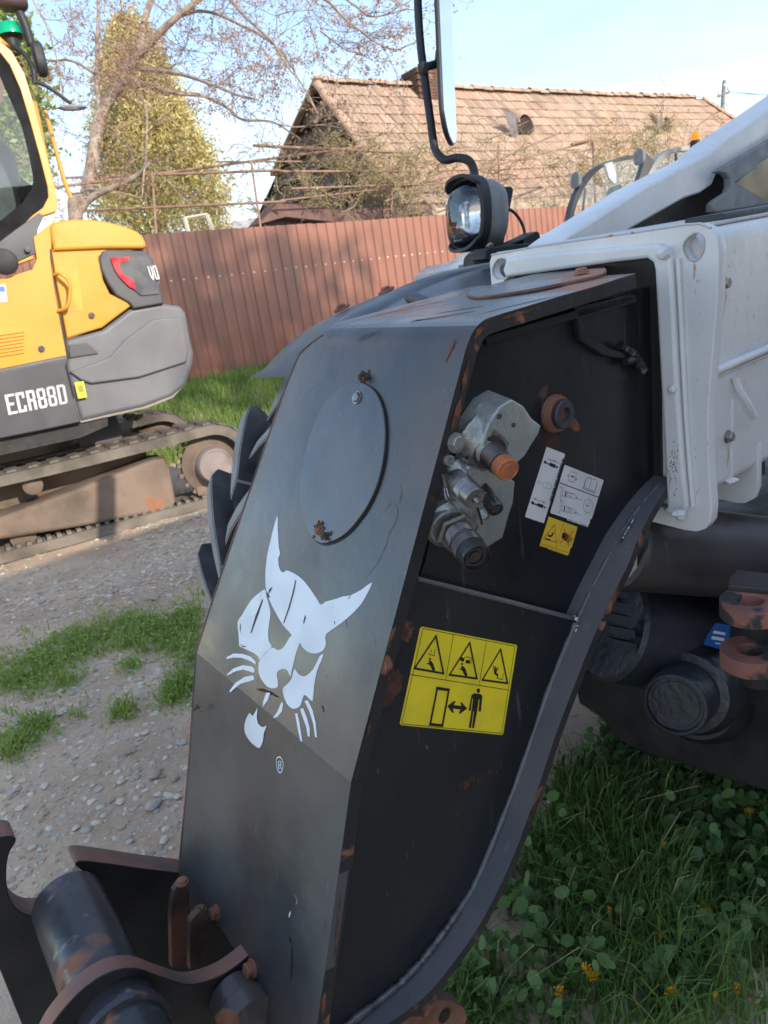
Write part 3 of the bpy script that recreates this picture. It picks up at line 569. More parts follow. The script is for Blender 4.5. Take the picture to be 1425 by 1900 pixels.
stroke([[(496, 1410), (366, 1578), (515, 1622), (496, 1410)]], .00075, ld, OE+.0001, FS, dblk, l3, 'warning_triangle')
plate('hand_symbol', FS, [ld([(410, 1528), (450, 1540), (478, 1502), (490, 1508), (468, 1555), (440, 1562), (425, 1555)]), ld([(392, 1572), (452, 1590), (446, 1602), (386, 1584)]), ld([(588, 1515), (605, 1505), (640, 1515), (660, 1555), (640, 1600), (615, 1605), (600, 1585), (578, 1570)]), ld([(655, 1540), (705, 1550), (704, 1560), (654, 1552)]), ld([(655, 1562), (708, 1575), (706, 1586), (652, 1574)]), ld([(650, 1584), (700, 1600), (698, 1612), (648, 1596)]), ld([(640, 1602), (672, 1615), (668, 1626), (634, 1612)])], 0, dblk, l3, off=OE)
stroke([[(604, 1460), (660, 1662)], [(716, 1495), (552, 1632)]], .0014, ld, OE+.0003, FS, dred, l3, 'red_cross')
stroke([[(440+i*10, 1700+i*3.7), (437+i*10, 1716+i*3.7)] for i in range(20) if i not in (4, 13)], .0008, ld, OE, FS, dblk, l3, 'part_number')

for k, (vs, fs) in MARKS.items(): tag(mesh('worn_paint_marks', vs, fs, MT[k], TEL), kind='stuff')
# --- hydraulic coupler block (cast manifold) in the nose
bm = bmesh.new()
def addprism(bm, fr, px, z0, z1, shrink=1.):
    q = to2(fr, px); O, X, Y, Z = fr; c = np.mean(q, 0); n = len(q)
    a = [bm.verts.new(O+X*p[0]+Y*p[1]+Z*z0) for p in q]; b = [bm.verts.new(O+X*(c[0]+(p[0]-c[0])*shrink)+Y*(c[1]+(p[1]-c[1])*shrink)+Z*z1) for p in q]
    bm.faces.new(a[::-1]); bm.faces.new(b)
    for i in range(n): bm.faces.new((a[i], a[(i+1) % n], b[(i+1) % n], b[i]))
def addcyl(bm, A, B, r, r2=None, n=24):
    A, B = V(A), V(B); x, y = ortho(B-A); r2 = r2 or r
    a = [bm.verts.new(A+x*r*math.cos(k*2*math.pi/n)+y*r*math.sin(k*2*math.pi/n)) for k in range(n)]; b = [bm.verts.new(B+x*r2*math.cos(k*2*math.pi/n)+y*r2*math.sin(k*2*math.pi/n)) for k in range(n)]
    bm.faces.new(a[::-1]); bm.faces.new(b)
    for i in range(n): bm.faces.new((a[i], a[(i+1) % n], b[(i+1) % n], b[i]))
dS = PS(880, 850, s_up)
def cpt(x, y, s): return PS(x, y, s)
# axis of the couplers: out of the plate, down and forward
cA0, cA1 = PS(898, 830, .010), at(941, 871, (PS(905, 838, .0)-CAM).dot(cF)-.045)
cax = (cA1-cA0).normalized()
addprism(bm, FS, [(852, 775), (878, 738), (905, 722), (932, 738), (950, 765), (972, 782), (966, 800), (950, 825), (935, 850), (900, 880), (850, 860), (838, 820)], -.002, .044, .80)
addprism(bm, FS, [(838, 845), (905, 858), (938, 880), (934, 925), (922, 962), (912, 1000), (880, 1020), (830, 1005), (808, 960), (815, 900)], -.002, .028, .84)
def C2(x, y, s, x2, y2, s2, r, r2=None): addcyl(bm, cpt(x, y, s), cpt(x2, y2, s2), r, r2)
C2(858, 800, .03, 905, 838, .004, .030, .023); C2(885, 760, .03, 930, 790, .0, .016, .013); C2(835, 868, .03, 862, 895, .01, .019, .014); C2(815, 960, .036, 832, 980, .012, .031, .027); C2(870, 890, .034, 905, 912, .014, .017, .012); C2(905, 945, .03, 915, 960, .014, .012)
me = bpy.data.meshes.new('t'); bmesh.ops.recalc_face_normals(bm, faces=bm.faces); bm.to_mesh(me); bm.free()
t = bpy.data.objects.new('t', me); COL.objects.link(t); md = t.modifiers.new('r', 'REMESH'); md.mode = 'VOXEL'; md.voxel_size = .0016; ms_ = t.modifiers.new('s', 'SMOOTH'); ms_.factor = .8; ms_.iterations = 7
dg = bpy.context.evaluated_depsgraph_get(); me2 = bpy.data.meshes.new_from_object(t.evaluated_get(dg)); bpy.data.objects.remove(t); me2.materials.clear(); smooth(me2, 60)
CB = link('coupler_block', me2, cast, TEL); tag(CB, 'cast aluminium coupler manifold')
def nutlathe(name, P, ax, r, h, m, parent): return hexbolt(name, P, ax, r, m, parent, h=h, washer=False, rot=.2)
lathe('port', cpt(922, 772, -.006), -SF, [(.0, .0034), (.0055, .0034), (.0055, .0022), (.001, .0020), (.001, .0001)], darkz, CB, 16); lathe('port', cpt(948, 788, -.006), -SF, [(.0, .0030), (.0055, .0030), (.0055, .0020), (.001, .0018), (.001, .0001)], darkz, CB, 16)
# upper coupler with threaded neck and orange dust cap
def coupler(P, ax, prof, m, extra=None, cap=None, nut=None):
    if nut: nutlathe('hex_nut', P, ax, nut[0], nut[1], zinc, CB)
    o = lathe('quick_coupler', P, ax, prof, m, CB, 40)
    return o
thr = []
for i in range(12): thr += [(.020+i*.0024, .0170), (.0212+i*.0024, .0156)]
cu1 = coupler(cA0, cax, [(0, .0235)]+[(.018, .0235), (.019, .0170)]+thr+[(.049, .0145), (.056, .0145)], darkz, nut=(.031, .015))
lathe('dust_cap', cA0+cax*.052, cax, [(0, .0135), (.001, .0155), (.012, .0158), (.016, .0152), (.0175, .0135), (.0165, .0125), (.0168, .0085), (.0175, .0080), (.0176, .0001)], orange, cu1, 40)
# lower coupler with knurled sleeve
cB0 = cpt(846, 985, .002); cbx = (at(884, 1036, (cB0-CAM).dot(cF)-.052)-cB0).normalized()
nutlathe('hex_nut', cB0-cbx*.006, cbx, .030, .015, zinc, CB)
lathe('flange', cB0-cbx*.022, cbx, [(0, .034), (.004, .036), (.006, .036), (.009, .032), (.012, .029)], cast, CB, 40)
def knurl(name, P, ax, r, L_, m, parent, nx=64, ny=14):
    x, y = ortho(ax); vs = []; fs = []
    for j in range(ny+1):
        for k in range(nx):
            rr = r*(1.028 if (j+k) % 2 else .985); a = 2*math.pi*k/nx; vs.append(P+ax*(L_*j/ny)+x*rr*math.cos(a)+y*rr*math.sin(a))
    for j in range(ny):
        for k in range(nx):
            a, b = j*nx+k, j*nx+(k+1) % nx; fs.append((a, b, b+nx, a+nx))
    return mesh(name, vs, fs, m, parent)
c2_ = lathe('quick_coupler', cB0, cbx, [(t*1.3, r*1.03) for t, r in [(0, .020), (.006, .020), (.0065, .0185), (.0205, .0185), (.0215, .0175), (.0225, .0175), (.024, .0195), (.046, .0195), (.050, .0188), (.0505, .0175), (.046, .0172), (.046, .0135), (.0475, .0130), (.0475, .0108), (.0455, .0104), (.0455, .0075), (.047, .0070), (.047, .0001)]], darkz, CB, 48)
knurl('knurled_sleeve', cB0+cbx*.0095, cbx, .0194, .0165, mat('knurled sleeve', (.17, .15, .16), .4, .85, col2=(.24, .22, .22), sc2=60), c2_); knurl('knurled_sleeve', cB0+cbx*.0325, cbx, .0204, .015, darkz, c2_)
# small couplers
cC0 = cpt(846, 890, .000); ccx = (at(878, 922, (cC0-CAM).dot(cF)-.028)-cC0).normalized()
c3 = lathe('quick_coupler', cC0-ccx*.004, ccx, [(t*1.55, r*1.12) for t, r in [(0, .0125), (.008, .0125), (.009, .0145), (.012, .0145), (.0125, .0135), (.030, .0135), (.0315, .0125), (.0315, .0045), (.0300, .004), (.0300, .0001)]], zinc, CB, 40)
lathe('probe', cC0+ccx*.042, ccx, [(0, .0038), (.006, .0038), (.008, .0028), (.012, .0028), (.0125, .0001)], steel, c3, 16); knurl('knurled_sleeve', cC0+ccx*.018, ccx, .0154, .012, zinc, c3, 48, 8)
cD0 = cpt(896, 910, .010); cdx = (at(920, 945, (cD0-CAM).dot(cF)-.026)-cD0).normalized()
nutlathe('hex_nut', cD0-cdx*.004, cdx, .0120, .010, darkz, CB)
lathe('quick_coupler', cD0, cdx, [(t*1.35, r*1.12) for t, r in [(0, .0095), (.010, .0095), (.011, .0083), (.017, .0083), (.018, .0100), (.028, .0100), (.030, .0092), (.0295, .0080), (.028, .0078), (.028, .0060), (.029, .0055), (.029, .0001)]], darkz, CB, 32)
# bracket, wires, plug, bolt
FC = frame(cpt(835, 890, -.004), -SF)
plate('bracket', FC, [to2(FC, [(820, 880), (852, 884), (864, 894), (846, 914), (826, 910)])], .002, zinc, CB, bev=.0004)
for k in range(3):
    tube('wire', [cpt(824+k*2, 906, -.006), cpt(828+k*3, 925, -.014), cpt(843+k*2, 938+k*2, -.014), cpt(862-k, 956, -.012), cpt(868+k*3, 968, -.006)], .0009, steel if k != 1 else darkz, CB, 6)
tube('chain', [cpt(886, 942, -.008), cpt(892, 962, -.004), cpt(894, 972, .0)], .0016, darkz, CB, 6)
hexbolt('bolt', cpt(901, 957, .0), cdx, .0055, steel, CB, washer=False); hexbolt('bolt', cpt(846, 822, -.002), -SF, .010, cast, CB); lathe('plug', cpt(893, 950, .002), cdx, [(0, .005), (.008, .005), (.008, .003), (.004, .003), (.004, .0001)], dw, CB, 16)
lathe('plug', cpt(826, 853, .004), -SF, [(0, .007), (.010, .007), (.010, .004), (.006, .004), (.006, .0001)], cast, CB, 20)
# ------------------------------------------------------------------ white collar at the end of the outer boom
PC = P0+AB*.41; FC_ = frame(PC, -AB)
def onC(x, y, off=0): return pl(x, y, PC-AB*off, AB)
out = [(908, 486), (912, 474), (922, 468), (1010, 456), (1100, 443), (1200, 429), (1270, 418), (1300, 416), (1318, 424), (1330, 440), (1334, 470), (1331, 560), (1322, 660), (1314, 760), (1315, 860), (1320, 940), (1318, 968), (1308, 982), (1293, 987), (1270, 984), (1195, 965), (1100, 948), (1080, 935), (1080, 925), (1210, 938), (1236, 944), (1244, 936), (1241, 860), (1232, 700), (1222, 500), (1219, 486), (1208, 478), (1140, 486), (1040, 500), (945, 514), (936, 520), (934, 538), (912, 541)]
HOLE1 = spline([(1267, 460), (1274, 444), (1290, 433), (1304, 440), (1307, 458), (1302, 474), (1291, 485), (1276, 481)], 5, True)
HOLE2 = spline([(914, 498), (922, 483), (934, 480), (943, 490), (943, 505), (934, 516), (922, 517), (915, 510)], 4, True)
rc_ = plate('collar', FC_, [to2(FC_, out), to2(FC_, HOLE1), to2(FC_, HOLE2)], .022, white_m, TEL, bev=.002)
def hole_rim(px, m):
    q = [pl(x, y, PC-AB*.0005, AB) for x, y in px]; c = sum(q, V((0, 0, 0)))/len(q); vs = []; n = len(q)
    for p in q: vs += [c+(p-c)*1.035, p, p+AB*.006]
    fs = []
    for i in range(n):
        a, b = i*3, (i+1) % n*3; fs += [(a, b, b+1, a+1), (a+1, b+1, b+2, a+2)]
    mesh('rusty_hole_rim', vs, fs, m, rc_)
hole_rim(HOLE1, white_e); hole_rim(HOLE2, white_e)
rim = [onC(x, y, -.001) for x, y in [(912, 473), (1010, 455), (1100, 442), (1200, 428), (1270, 417), (1300, 415), (1319, 423)]]
TB().tube(rim, .0022, .0022, 6).build('collar_rusty_edge', white_e, rc_)
# inner lip (weld tube frame) round the opening, standing proud
lipo = [(947, 478), (1000, 470), (1120, 460), (1200, 452), (1228, 452), (1246, 462), (1253, 480), (1258, 560), (1262, 660), (1268, 760), (1275, 860), (1283, 935), (1276, 950), (1258, 957), (1236, 944), (1244, 936), (1241, 860), (1232, 700), (1222, 500), (1219, 486), (1208, 478), (1140, 486), (1040, 500), (945, 514), (940, 500)]
plate('collar_lip', FC_, [to2(FC_, lipo)], .02, white_m, rc_, bev=.006, off=.012)
for sx, sy, r in ((1248, 722, .007), (1262, 955, .009), (1232, 470, .01)):
    blob('weld_bead', onC(sx, sy, .012), r, white_m, rc_, sx, amp=.3)
TB().tube([onC(x, y, .004) for x, y in [(1258, 480), (1262, 560), (1267, 660), (1272, 760), (1279, 860), (1286, 940)]], .004, .004, 6).build('weld_bead', white_m, rc_)
blobs = bmesh.new(); rg = random.Random(3)
for i in range(60):
    bmesh.ops.create_icosphere(blobs, subdivisions=1, radius=rg.uniform(.0004, .0014), matrix=Matrix.Translation(onC(1244+rg.gauss(4, 4)+abs(rg.gauss(0, 3)), 868+rg.gauss(0, 22), .012)))
me = bpy.data.meshes.new('grime'); blobs.to_mesh(me); blobs.free(); tag(link('dirt_speckles', me, mud, rc_), kind='stuff')
for x, y in ((1218, 552), (1223, 850), (1228, 872)): blob('mud_clump', onC(x, y, -.03), .008, mud, TEL, x, amp=.6, fr=4)
# ------------------------------------------------------------------ outer boom tube behind the collar
sN = -.045                                    # near face of the tube
def BX(a, s, u): return BF(-a, s, u)
def loftbox(name, prof, a0, a1, m, parent, da=0.):
    """closed (s,u) profile extruded along the boom from a0 to a1 behind the nose corner"""
    n = len(prof); vs = [BX(a0, s, u) for s, u in prof]+[BX(a1, s, u+da) for s, u in prof]
    fs = [(i, (i+1) % n, n+(i+1) % n, n+i) for i in range(n)]+[tuple(range(n))[::-1], tuple(range(n, 2*n))]
    o = mesh(name, vs, fs, m, parent, 35); b = bmesh.new(); b.from_mesh(o.data); bmesh.ops.recalc_face_normals(b, faces=b.faces); b.to_mesh(o.data); b.free(); smooth(o.data, 35); return o
def rp(s0, u0, s1, u1, r, n=5): return rrect(s0, u0, s1, u1, r, n)
_t = pl(1425, 402, P0+SF*sN, SF)-P0; utop = _t.dot(UB); _b = pl(1425, 862, P0+SF*sN, SF)-P0; ubot = _b.dot(UB); print('tube', utop, ubot)
bt = loftbox('outer_boom', rp(sN, ubot, .32, utop, .022), .432, 3.4, white_m, TEL)
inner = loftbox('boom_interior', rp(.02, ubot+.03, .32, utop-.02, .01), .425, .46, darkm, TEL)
hexbolt('bolt', PS(1341, 526, sN), -SF, .0085, zinc, bt, h=.011); hexbolt('bolt', PS(1349, 810, sN), -SF, .0085, zinc, bt, h=.011)
tube('pipe', [PS(1316, 694, sN-.004), PS(1360, 674, sN-.006), PS(1425, 646, sN-.006), PS(1500, 612, sN-.006)], .0075, white_m, bt, 12)
tube('weld_bead', [PS(1316, 704, sN), PS(1425, 658, sN), PS(1500, 624, sN)], .003, white_m, bt, 8)
# second lug below the tube
P2 = P0+AB*.62; F2 = frame(P2, -AB)
lug2 = [(1365, 690), (1374, 730), (1382, 780), (1404, 796), (1407, 830), (1406, 905), (1400, 925), (1382, 934), (1366, 934), (1315, 925), (1290, 915), (1290, 890), (1330, 900), (1350, 880), (1356, 800), (1356, 700)]
lug2 = [(1360, 700), (1374, 730), (1385, 765), (1404, 796), (1407, 840), (1406, 905), (1399, 925), (1382, 934), (1366, 934), (1280, 915), (1230, 905), (1230, 870), (1330, 860), (1352, 800)]
plate('boom_lug', F2, [to2(F2, lug2)], .014, white_m, bt, bev=.002)
tube('hook', [PS(1364, 700, sN-.006), PS(1372, 725, sN-.010), PS(1388, 750, sN-.016), PS(1400, 775, sN-.016)], .006, white_m, bt, 8)
TB().tube([PS(1358, 740, sN), PS(1357, 830, sN), PS(1356, 895, sN)], .0035, .0035, 6).build('weld_bead', white_m, bt)
for x, y, s in ((1356, 892, sN), (1260, 952, sN)): blob('weld_bead', PS(x, y, s), .008, white_m, bt, x, sc=(1.5, 1.2, .7), amp=.3)
# black wear strip on top of the tube
loftbox('boom_top_rail', rp(-.02, utop, .05, utop+.016, .005), .55, 3.3, darkb, bt); loftbox('boom_top_rail', rp(-.03, utop+.0002, .34, utop+.006, .002), .50, 3.3, white_e, bt)
# ------------------------------------------------------------------ cab beyond the boom: sloping white frame, black gusset, glass
sC = .42; FCB = frame(P0+SF*sC, -SF)
def C_(px): return to2(FCB, px)
cabw = plate('cab_frame', FCB, [C_([(1040, 450), (1075, 424), (1200, 345), (1320, 284), (1350, 256), (1425, 205), (1560, 110), (1600, 128), (1500, 215), (1425, 262), (1345, 312), (1330, 322), (1322, 342), (1300, 358), (1270, 368), (1170, 425), (1110, 462)])], .10, white_m, TEL, bev=.006)
tag(cabw, 'white sloping cab frame')
FCG = frame(P0+SF*(sC+.03), -SF)
plate('cab_gusset', FCG, [to2(FCG, [(1108, 458), (1170, 424), (1270, 367), (1300, 357), (1322, 341), (1332, 322), (1400, 330), (1500, 310), (1500, 400), (1130, 445)])], .03, darkm, TEL)
FCH = frame(P0+SF*(sC-.03), -SF)
plate('cab_bracket', FCH, [to2(FCH, [(1322, 392), (1322, 380), (1328, 372), (1352, 356), (1356, 345), (1355, 330), (1348, 322), (1330, 318), (1345, 308), (1425, 262), (1520, 205), (1520, 240), (1420, 296), (1400, 315), (1370, 340), (1425, 372), (1500, 360), (1500, 376), (1425, 380), (1330, 395)])], .02, plastg, TEL, bev=.004)
plate('cab_window', FCH, [to2(FCH, [(1362, 338), (1405, 306), (1425, 292), (1540, 228), (1540, 362), (1425, 374)])], .006, mat('dark tinted cab glass', (.02, .028, .034), .18), TEL)
plate('cab_wall', frame(P0+SF*(sC+.16), -SF), [to2(frame(P0+SF*(sC+.16), -SF), [(1320, 330), (1425, 262), (1600, 150), (1600, 420), (1330, 420)])], .02, darkb, TEL)
# ------------------------------------------------------------------ mirror on its arm, work light
dM = 2.05
arm = tube('mirror_arm', [at(884, 345, 1.99), at(878, 312, 2.0), at(868, 297, 2.0), at(848, 293, 2.02), at(828, 297, 2.03), at(815, 289, 2.04), at(806, 272, dM), at(799, 225, dM), at(790, 160, dM), at(781, 90, dM), at(776, 20, dM), at(774, -60, dM)], .0115, plast, TEL, 12)
m0, m1 = at(833, 262, dM), at(818, -90, dM); mup = (m1-m0).normalized(); vdir = (at(825, 100, 1)-CAM).normalized(); side = mup.cross(vdir).normalized()
ang = math.radians(76); mn = -vdir*math.cos(ang)+side*math.sin(ang); mn = mn if mn.dot(cR) > 0 else (-vdir*math.cos(ang)-side*math.sin(ang)); mn = (mn-mup*mn.dot(mup)).normalized(); mxx = mup.cross(mn).normalized()
if mn.dot(cR) < 0: pass
FM = (m0+(m1-m0)*.5+cR*.006, mxx, mup, mn); Lm = (m1-m0).length
def pill(w, h, r): return rrect(-w/2, -h/2, w/2, h/2, r, 8)
mb = plate('mirror_housing', FM, [pill(.17, Lm, .075)], .014, plast, arm, bev=.006, off=.0)
plate('mirror_glass', FM, [pill(.158, Lm-.012, .070)], .002, mat('mirror silvering', (.8, .82, .85), .03, 1., col2=(.78, .8, .83)), mb, off=.0012)
tube('mirror_clamp', [at(776, 127, dM-.012), at(798, 122, dM-.012), at(812, 116, dM), at(815, 95, dM+.01)], .011, plast, arm, 12)
lathe('clamp_nut', at(786, 126, dM-.016), -vdir, [(0, .016), (.008, .016), (.010, .008)], plast, arm, 20)
# work light: axis towards the front
hc = at(880, 398, 1.92); hax = (cw((-.90, -.16, -.40))).normalized(); hz = (V((0, 0, 1))-hax*hax.z).normalized(); hz = (hz+cU*0).normalized(); hy = hz.cross(hax)
def superell(rx, rz, e=2.7, n=40):
    o = []
    for i in range(n):
        a = 2*math.pi*i/n; c_, s_2 = math.cos(a), math.sin(a); o.append((math.copysign(abs(c_)**(2/e), c_)*rx, math.copysign(abs(s_2)**(2/e), s_2)*rz))
    return o
def shell(name, rows, m, parent, cap0=True, cap1=True, C0=None, ax=None, X=None, Z=None, n=40, e=2.7):
    vs = []; fs = []
    for (t, rx, rz) in rows:
        for (x, z) in superell(rx, rz, e, n): vs.append((C0 or hc)+(ax or hax)*t+(X or hy)*x+(Z or hz)*z)
    for i in range(len(rows)-1):
        for k in range(n): a, b = i*n+k, i*n+(k+1) % n; fs.append((a, b, b+n, a+n))
    if cap0: fs.append(tuple(range(n))[::-1])
    if cap1: fs.append(tuple((len(rows)-1)*n+k for k in range(n)))
    return mesh(name, vs, fs, m, parent, 45)
R_ = .086
hl = shell('work_light', [(-.072, R_*.45, R_*.45), (-.070, R_*.62, R_*.62), (-.058, R_*.86, R_*.86), (-.035, R_*.97, R_*.97), (.0, R_, R_), (.022, R_*.99, R_*.99)], plastg, TEL, True, False)
shell('light_bezel', [(.004, R_*1.02, R_*1.02), (.006, R_*1.07, R_*1.07), (.030, R_*1.08, R_*1.08), (.034, R_*1.03, R_*1.03), (.033, R_*.95, R_*.95), (.02, R_*.93, R_*.93)], plast, hl, False, False)
refl = mat('reflector', (.75, .77, .78), .09, 1., col2=(.6, .62, .64), sc2=30)
shell('reflector', [(-.05, .012, .012), (-.046, .03, .03), (-.03, .055, .055), (-.005, .074, .074), (.028, R_*.93, R_*.93)], refl, hl, True, False, e=2.4)
lathe('bulb', hc-hax*.048, hax, [(0, .012), (.02, .012), (.026, .009), (.028, .0001)], steel, hl, 20)
shell('lens', [(.026, R_*.94, R_*.94), (.036, R_*.90, R_*.90), (.048, R_*.78, R_*.78), (.056, R_*.50, R_*.5), (.058, R_*.2, R_*.2)], glass('clear lens', (.93, .95, .95), .5, .03), hl, False, True)
# eyebrow and chin of the bezel
for z0, nm in ((1, 'light_visor'), (-1, 'light_visor')):
    vs = []; fs = []; n = 14
    for i in range(n):
        a = math.radians(35+110*i/(n-1))*z0; e = 2.7
        for t, k in ((.028, 1.09), (.028, 1.0), (.056 if z0 > 0 else .05, 1.0), (.056 if z0 > 0 else .05, 1.09)):
            c_, q = math.cos(a), math.sin(a); x = math.copysign(abs(c_)**(2/e), c_)*R_*k; z = math.copysign(abs(q)**(2/e), q)*R_*k
            f = max(0, math.sin(math.pi*i/(n-1)))**.4; tt = .028+(t-.028)*max(f, .08); vs.append(hc+hax*tt+hy*x+hz*z)
    for i in range(n-1):
        for k in range(4): fs.append((i*4+k, i*4+(k+1) % 4, i*4+4+(k+1) % 4, i*4+4+k))
    mesh(nm, vs, fs, plast, hl, 40)
tube('light_stem', [at(900, 440, 1.93), at(903, 480, 1.93)], .018, plast, TEL, 12)
blob('stem_bolt', at(907, 455, 1.90), .011, zinc, TEL, 3, amp=.1)
FBk = frame(at(940, 400, 2.0), -FW if False else -SF)
plate('light_back_plate', FBk, [to2(FBk, [(925, 346), (949, 346), (953, 352), (935, 452), (905, 466), (905, 440)])], .012, plast, TEL, bev=.002)
tube('cable', [at(930, 387, 1.95), at(948, 390, 1.96), at(963, 405, 1.97), at(972, 425, 1.98), at(974, 440, 1.98)], .0042, plast, TEL, 8)
FB2 = frame(at(985, 440, 1.9), -SF)
plate('light_bracket', FB2, [to2(FB2, [(938, 456), (975, 440), (997, 429), (1001, 432), (1006, 452), (945, 460)]), to2(FB2, [(950, 455), (972, 445), (974, 452)])], .05, plast, TEL, bev=.002)
FB3 = frame(at(965, 458, 1.85), -SF)
plate('light_bracket', FB3, [to2(FB3, [(900, 470), (905, 460), (940, 455), (1006, 449), (1006, 456), (930, 468), (915, 485), (900, 480)])], .05, darkm, TEL, bev=.002)
shell('rear_lamp', [(-.05, .03, .03), (-.03, .045, .04), (.03, .045, .04), (.045, .03, .03)], plast, TEL, C0=at(893, 492, 2.2), n=24)
# ------------------------------------------------------------------ front wheel beyond the nose
sO, sI = 1.20, .80; WC = P0-FW*.62; WC = V((WC.x, WC.y, .665)); RW = .645; hw = (sO-sI)/2; WM = WC+LT*((sO+sI)/2)
def WP(phi, lat, r):                 # phi from the top going forward; lat + is the far side
    return WM+LT*lat+(FW*math.sin(phi)+V((0, 0, 1))*math.cos(phi))*r
rt = RW-.06
whl = bpy.data.objects.new('wheel', None); COL.objects.link(whl); whl.parent = TEL; whl.location = V(WM)-TEL.location
prof = [(-hw*.95, rt*.60), (-hw, rt*.75), (-hw, rt*.88), (-hw*.9, rt*.965), (-hw*.6, rt*.99), (0, rt), (hw*.6, rt*.99), (hw*.9, rt*.965), (hw, rt*.88), (hw, rt*.75), (hw*.95, rt*.60), (hw*.6, rt*.55)]
lathe('tyre', WM, LT, prof, rubber, whl, 72, 30); lathe('rim', WM, LT, [(-hw*.9, rt*.60), (-hw*.9, rt*.56), (-hw*.2, rt*.5), (-hw*.15, rt*.2), (-hw*.3, rt*.18), (-hw*.3, .001)], mat('white rim paint', (.5, .5, .5), .5, dust=.4), whl, 48)
NL = 18
def lugmesh(sign):
    vs = []; fs = []; mi = []; K = 9; W0 = .038
    for i in range(K):
        t = i/(K-1); lat = sign*(.008+t*(hw*1.04-.008)); ph = .20-.40*t**.85
        top = RW-.012*t*t; bot = rt*.94 if t < .9 else rt*.84; wd = W0*(1.25-.35*t) if t > .12 else W0*1.15
        if t > .93: top = RW-.03
        for (r, w) in ((bot, 1.45), (top, 1.), (top, -1.), (bot, -1.45)):
            p = ph + w*wd/RW*.62; vs.append(WP(p, lat, r)-WM)
    for i in range(K-1):
        for k in range(3): a = i*4+k; fs.append((a, a+1, a+5, a+4)); mi.append(1 if k != 1 else 0)
    fs.append((0, 1, 2, 3)); b = (K-1)*4; fs.append((b+3, b+2, b+1, b)); mi += [1, 1]
    me = bpy.data.meshes.new('tread_lug'); me.from_pydata([tuple(v) for v in vs], [], fs); me.update(); me.materials.append(lug_m); me.materials.append(rubber); me.polygons.foreach_set('material_index', mi); bm = bmesh.new(); bm.from_mesh(me); bmesh.ops.recalc_face_normals(bm, faces=bm.faces)
    bmesh.ops.bevel(bm, geom=[e for e in bm.edges if e.calc_face_angle(0) > .5], offset=.0035, segments=2, affect='EDGES'); bm.to_mesh(me); bm.free(); smooth(me, 35)
    return me
lm = {s: lugmesh(s) for s in (1, -1)}
for s in (1, -1):
    for i in range(NL):
        a = 2*math.pi*(i+(.0 if s > 0 else .5))/NL+.12; o = bpy.data.objects.new('tread_lug', lm[s]); COL.objects.link(o); o.parent = whl; o.location = (0, 0, 0)
        o.rotation_mode = 'QUATERNION'; from mathutils import Quaternion
        o.rotation_quaternion = Quaternion(FW.cross(V((0, 0, 1))) * -1, a) if False else Quaternion(V((0, 0, 1)).cross(FW), a)
# mudguard: curved sheet over the wheel
def mud_sheet(name, lat0, lat1, pr, th, m, parent):
    vs = []; fs = []; nl = 6
    for (f, z, d) in pr:
        for lay in (0, 1):
            for k in range(nl+1):
                t = k/nl; l = lat0+(lat1-lat0)*t; dz = -d*abs(2*t-1)**3
                q = P0+FW*f+LT*l; vs.append(V((q.x, q.y, z+dz-th*lay)))
    w = 2*(nl+1)
    for i in range(len(pr)-1):
        a = i*w
        for k in range(nl): fs += [(a+k, a+k+1, a+w+k+1, a+w+k), (a+nl+1+k, a+w+nl+1+k, a+w+nl+2+k, a+nl+2+k)]
        fs += [(a, a+w, a+w+nl+1, a+nl+1), (a+nl, a+2*nl+1, a+w+2*nl+1, a+w+nl)]
    for a in (0, (len(pr)-1)*w):
        for k in range(nl): fs.append((a+k, a+k+1, a+nl+2+k, a+nl+1+k))
    o = mesh(name, vs, fs, m, parent, 40); b = bmesh.new(); b.from_mesh(o.data); bmesh.ops.recalc_face_normals(b, faces=b.faces); b.to_mesh(o.data); b.free(); smooth(o.data, 40); return o
_pr = []
for (x, y) in ((468, 697), (486, 672), (512, 645), (560, 603), (640, 561), (720, 532), (800, 515), (860, 514), (930, 522)):
    q = pl(x, y, P0+LT*1.14, LT); _pr.append(((q-P0).dot(FW), q.z, .0 if y > 690 else .02))
pr = spline(_pr, 4)
MG = mud_sheet('mudguard', .56, 1.14, pr, .006, guard, TEL)
pr2 = [(f, z+.012*max(0, math.sin(math.pi*i/(len(pr)-1)))**.3, d) for i, (f, z, d) in enumerate(pr)]
mud_sheet('mudguard_rib', .78, .96, pr2[6:], .01, guard, MG); 
for (x_, y_, l) in ((632, 552, 1.06), (718, 543, .95)):
    q_ = pl(x_, y_, P0+LT*l, LT); f = (q_-P0).dot(FW); z = min((abs(p[0]-f), p[1]) for p in pr)[1]+(.003 if l > 1 else .010); q = P0+FW*f+LT*l; lathe('mudguard_bolt', V((q.x, q.y, z)), (V((0, 0, 1))+FW*.35).normalized(), [(0, .024), (.004, .024), (.005, .012), (.012, .011), (.013, .001)], rusty, MG, 20)
tube('fender_pipe', [at(762, 552, 1.62), at(785, 560, 1.55), at(830, 585, 1.45), at(870, 600, 1.4)], .014, darkb, TEL, 16)
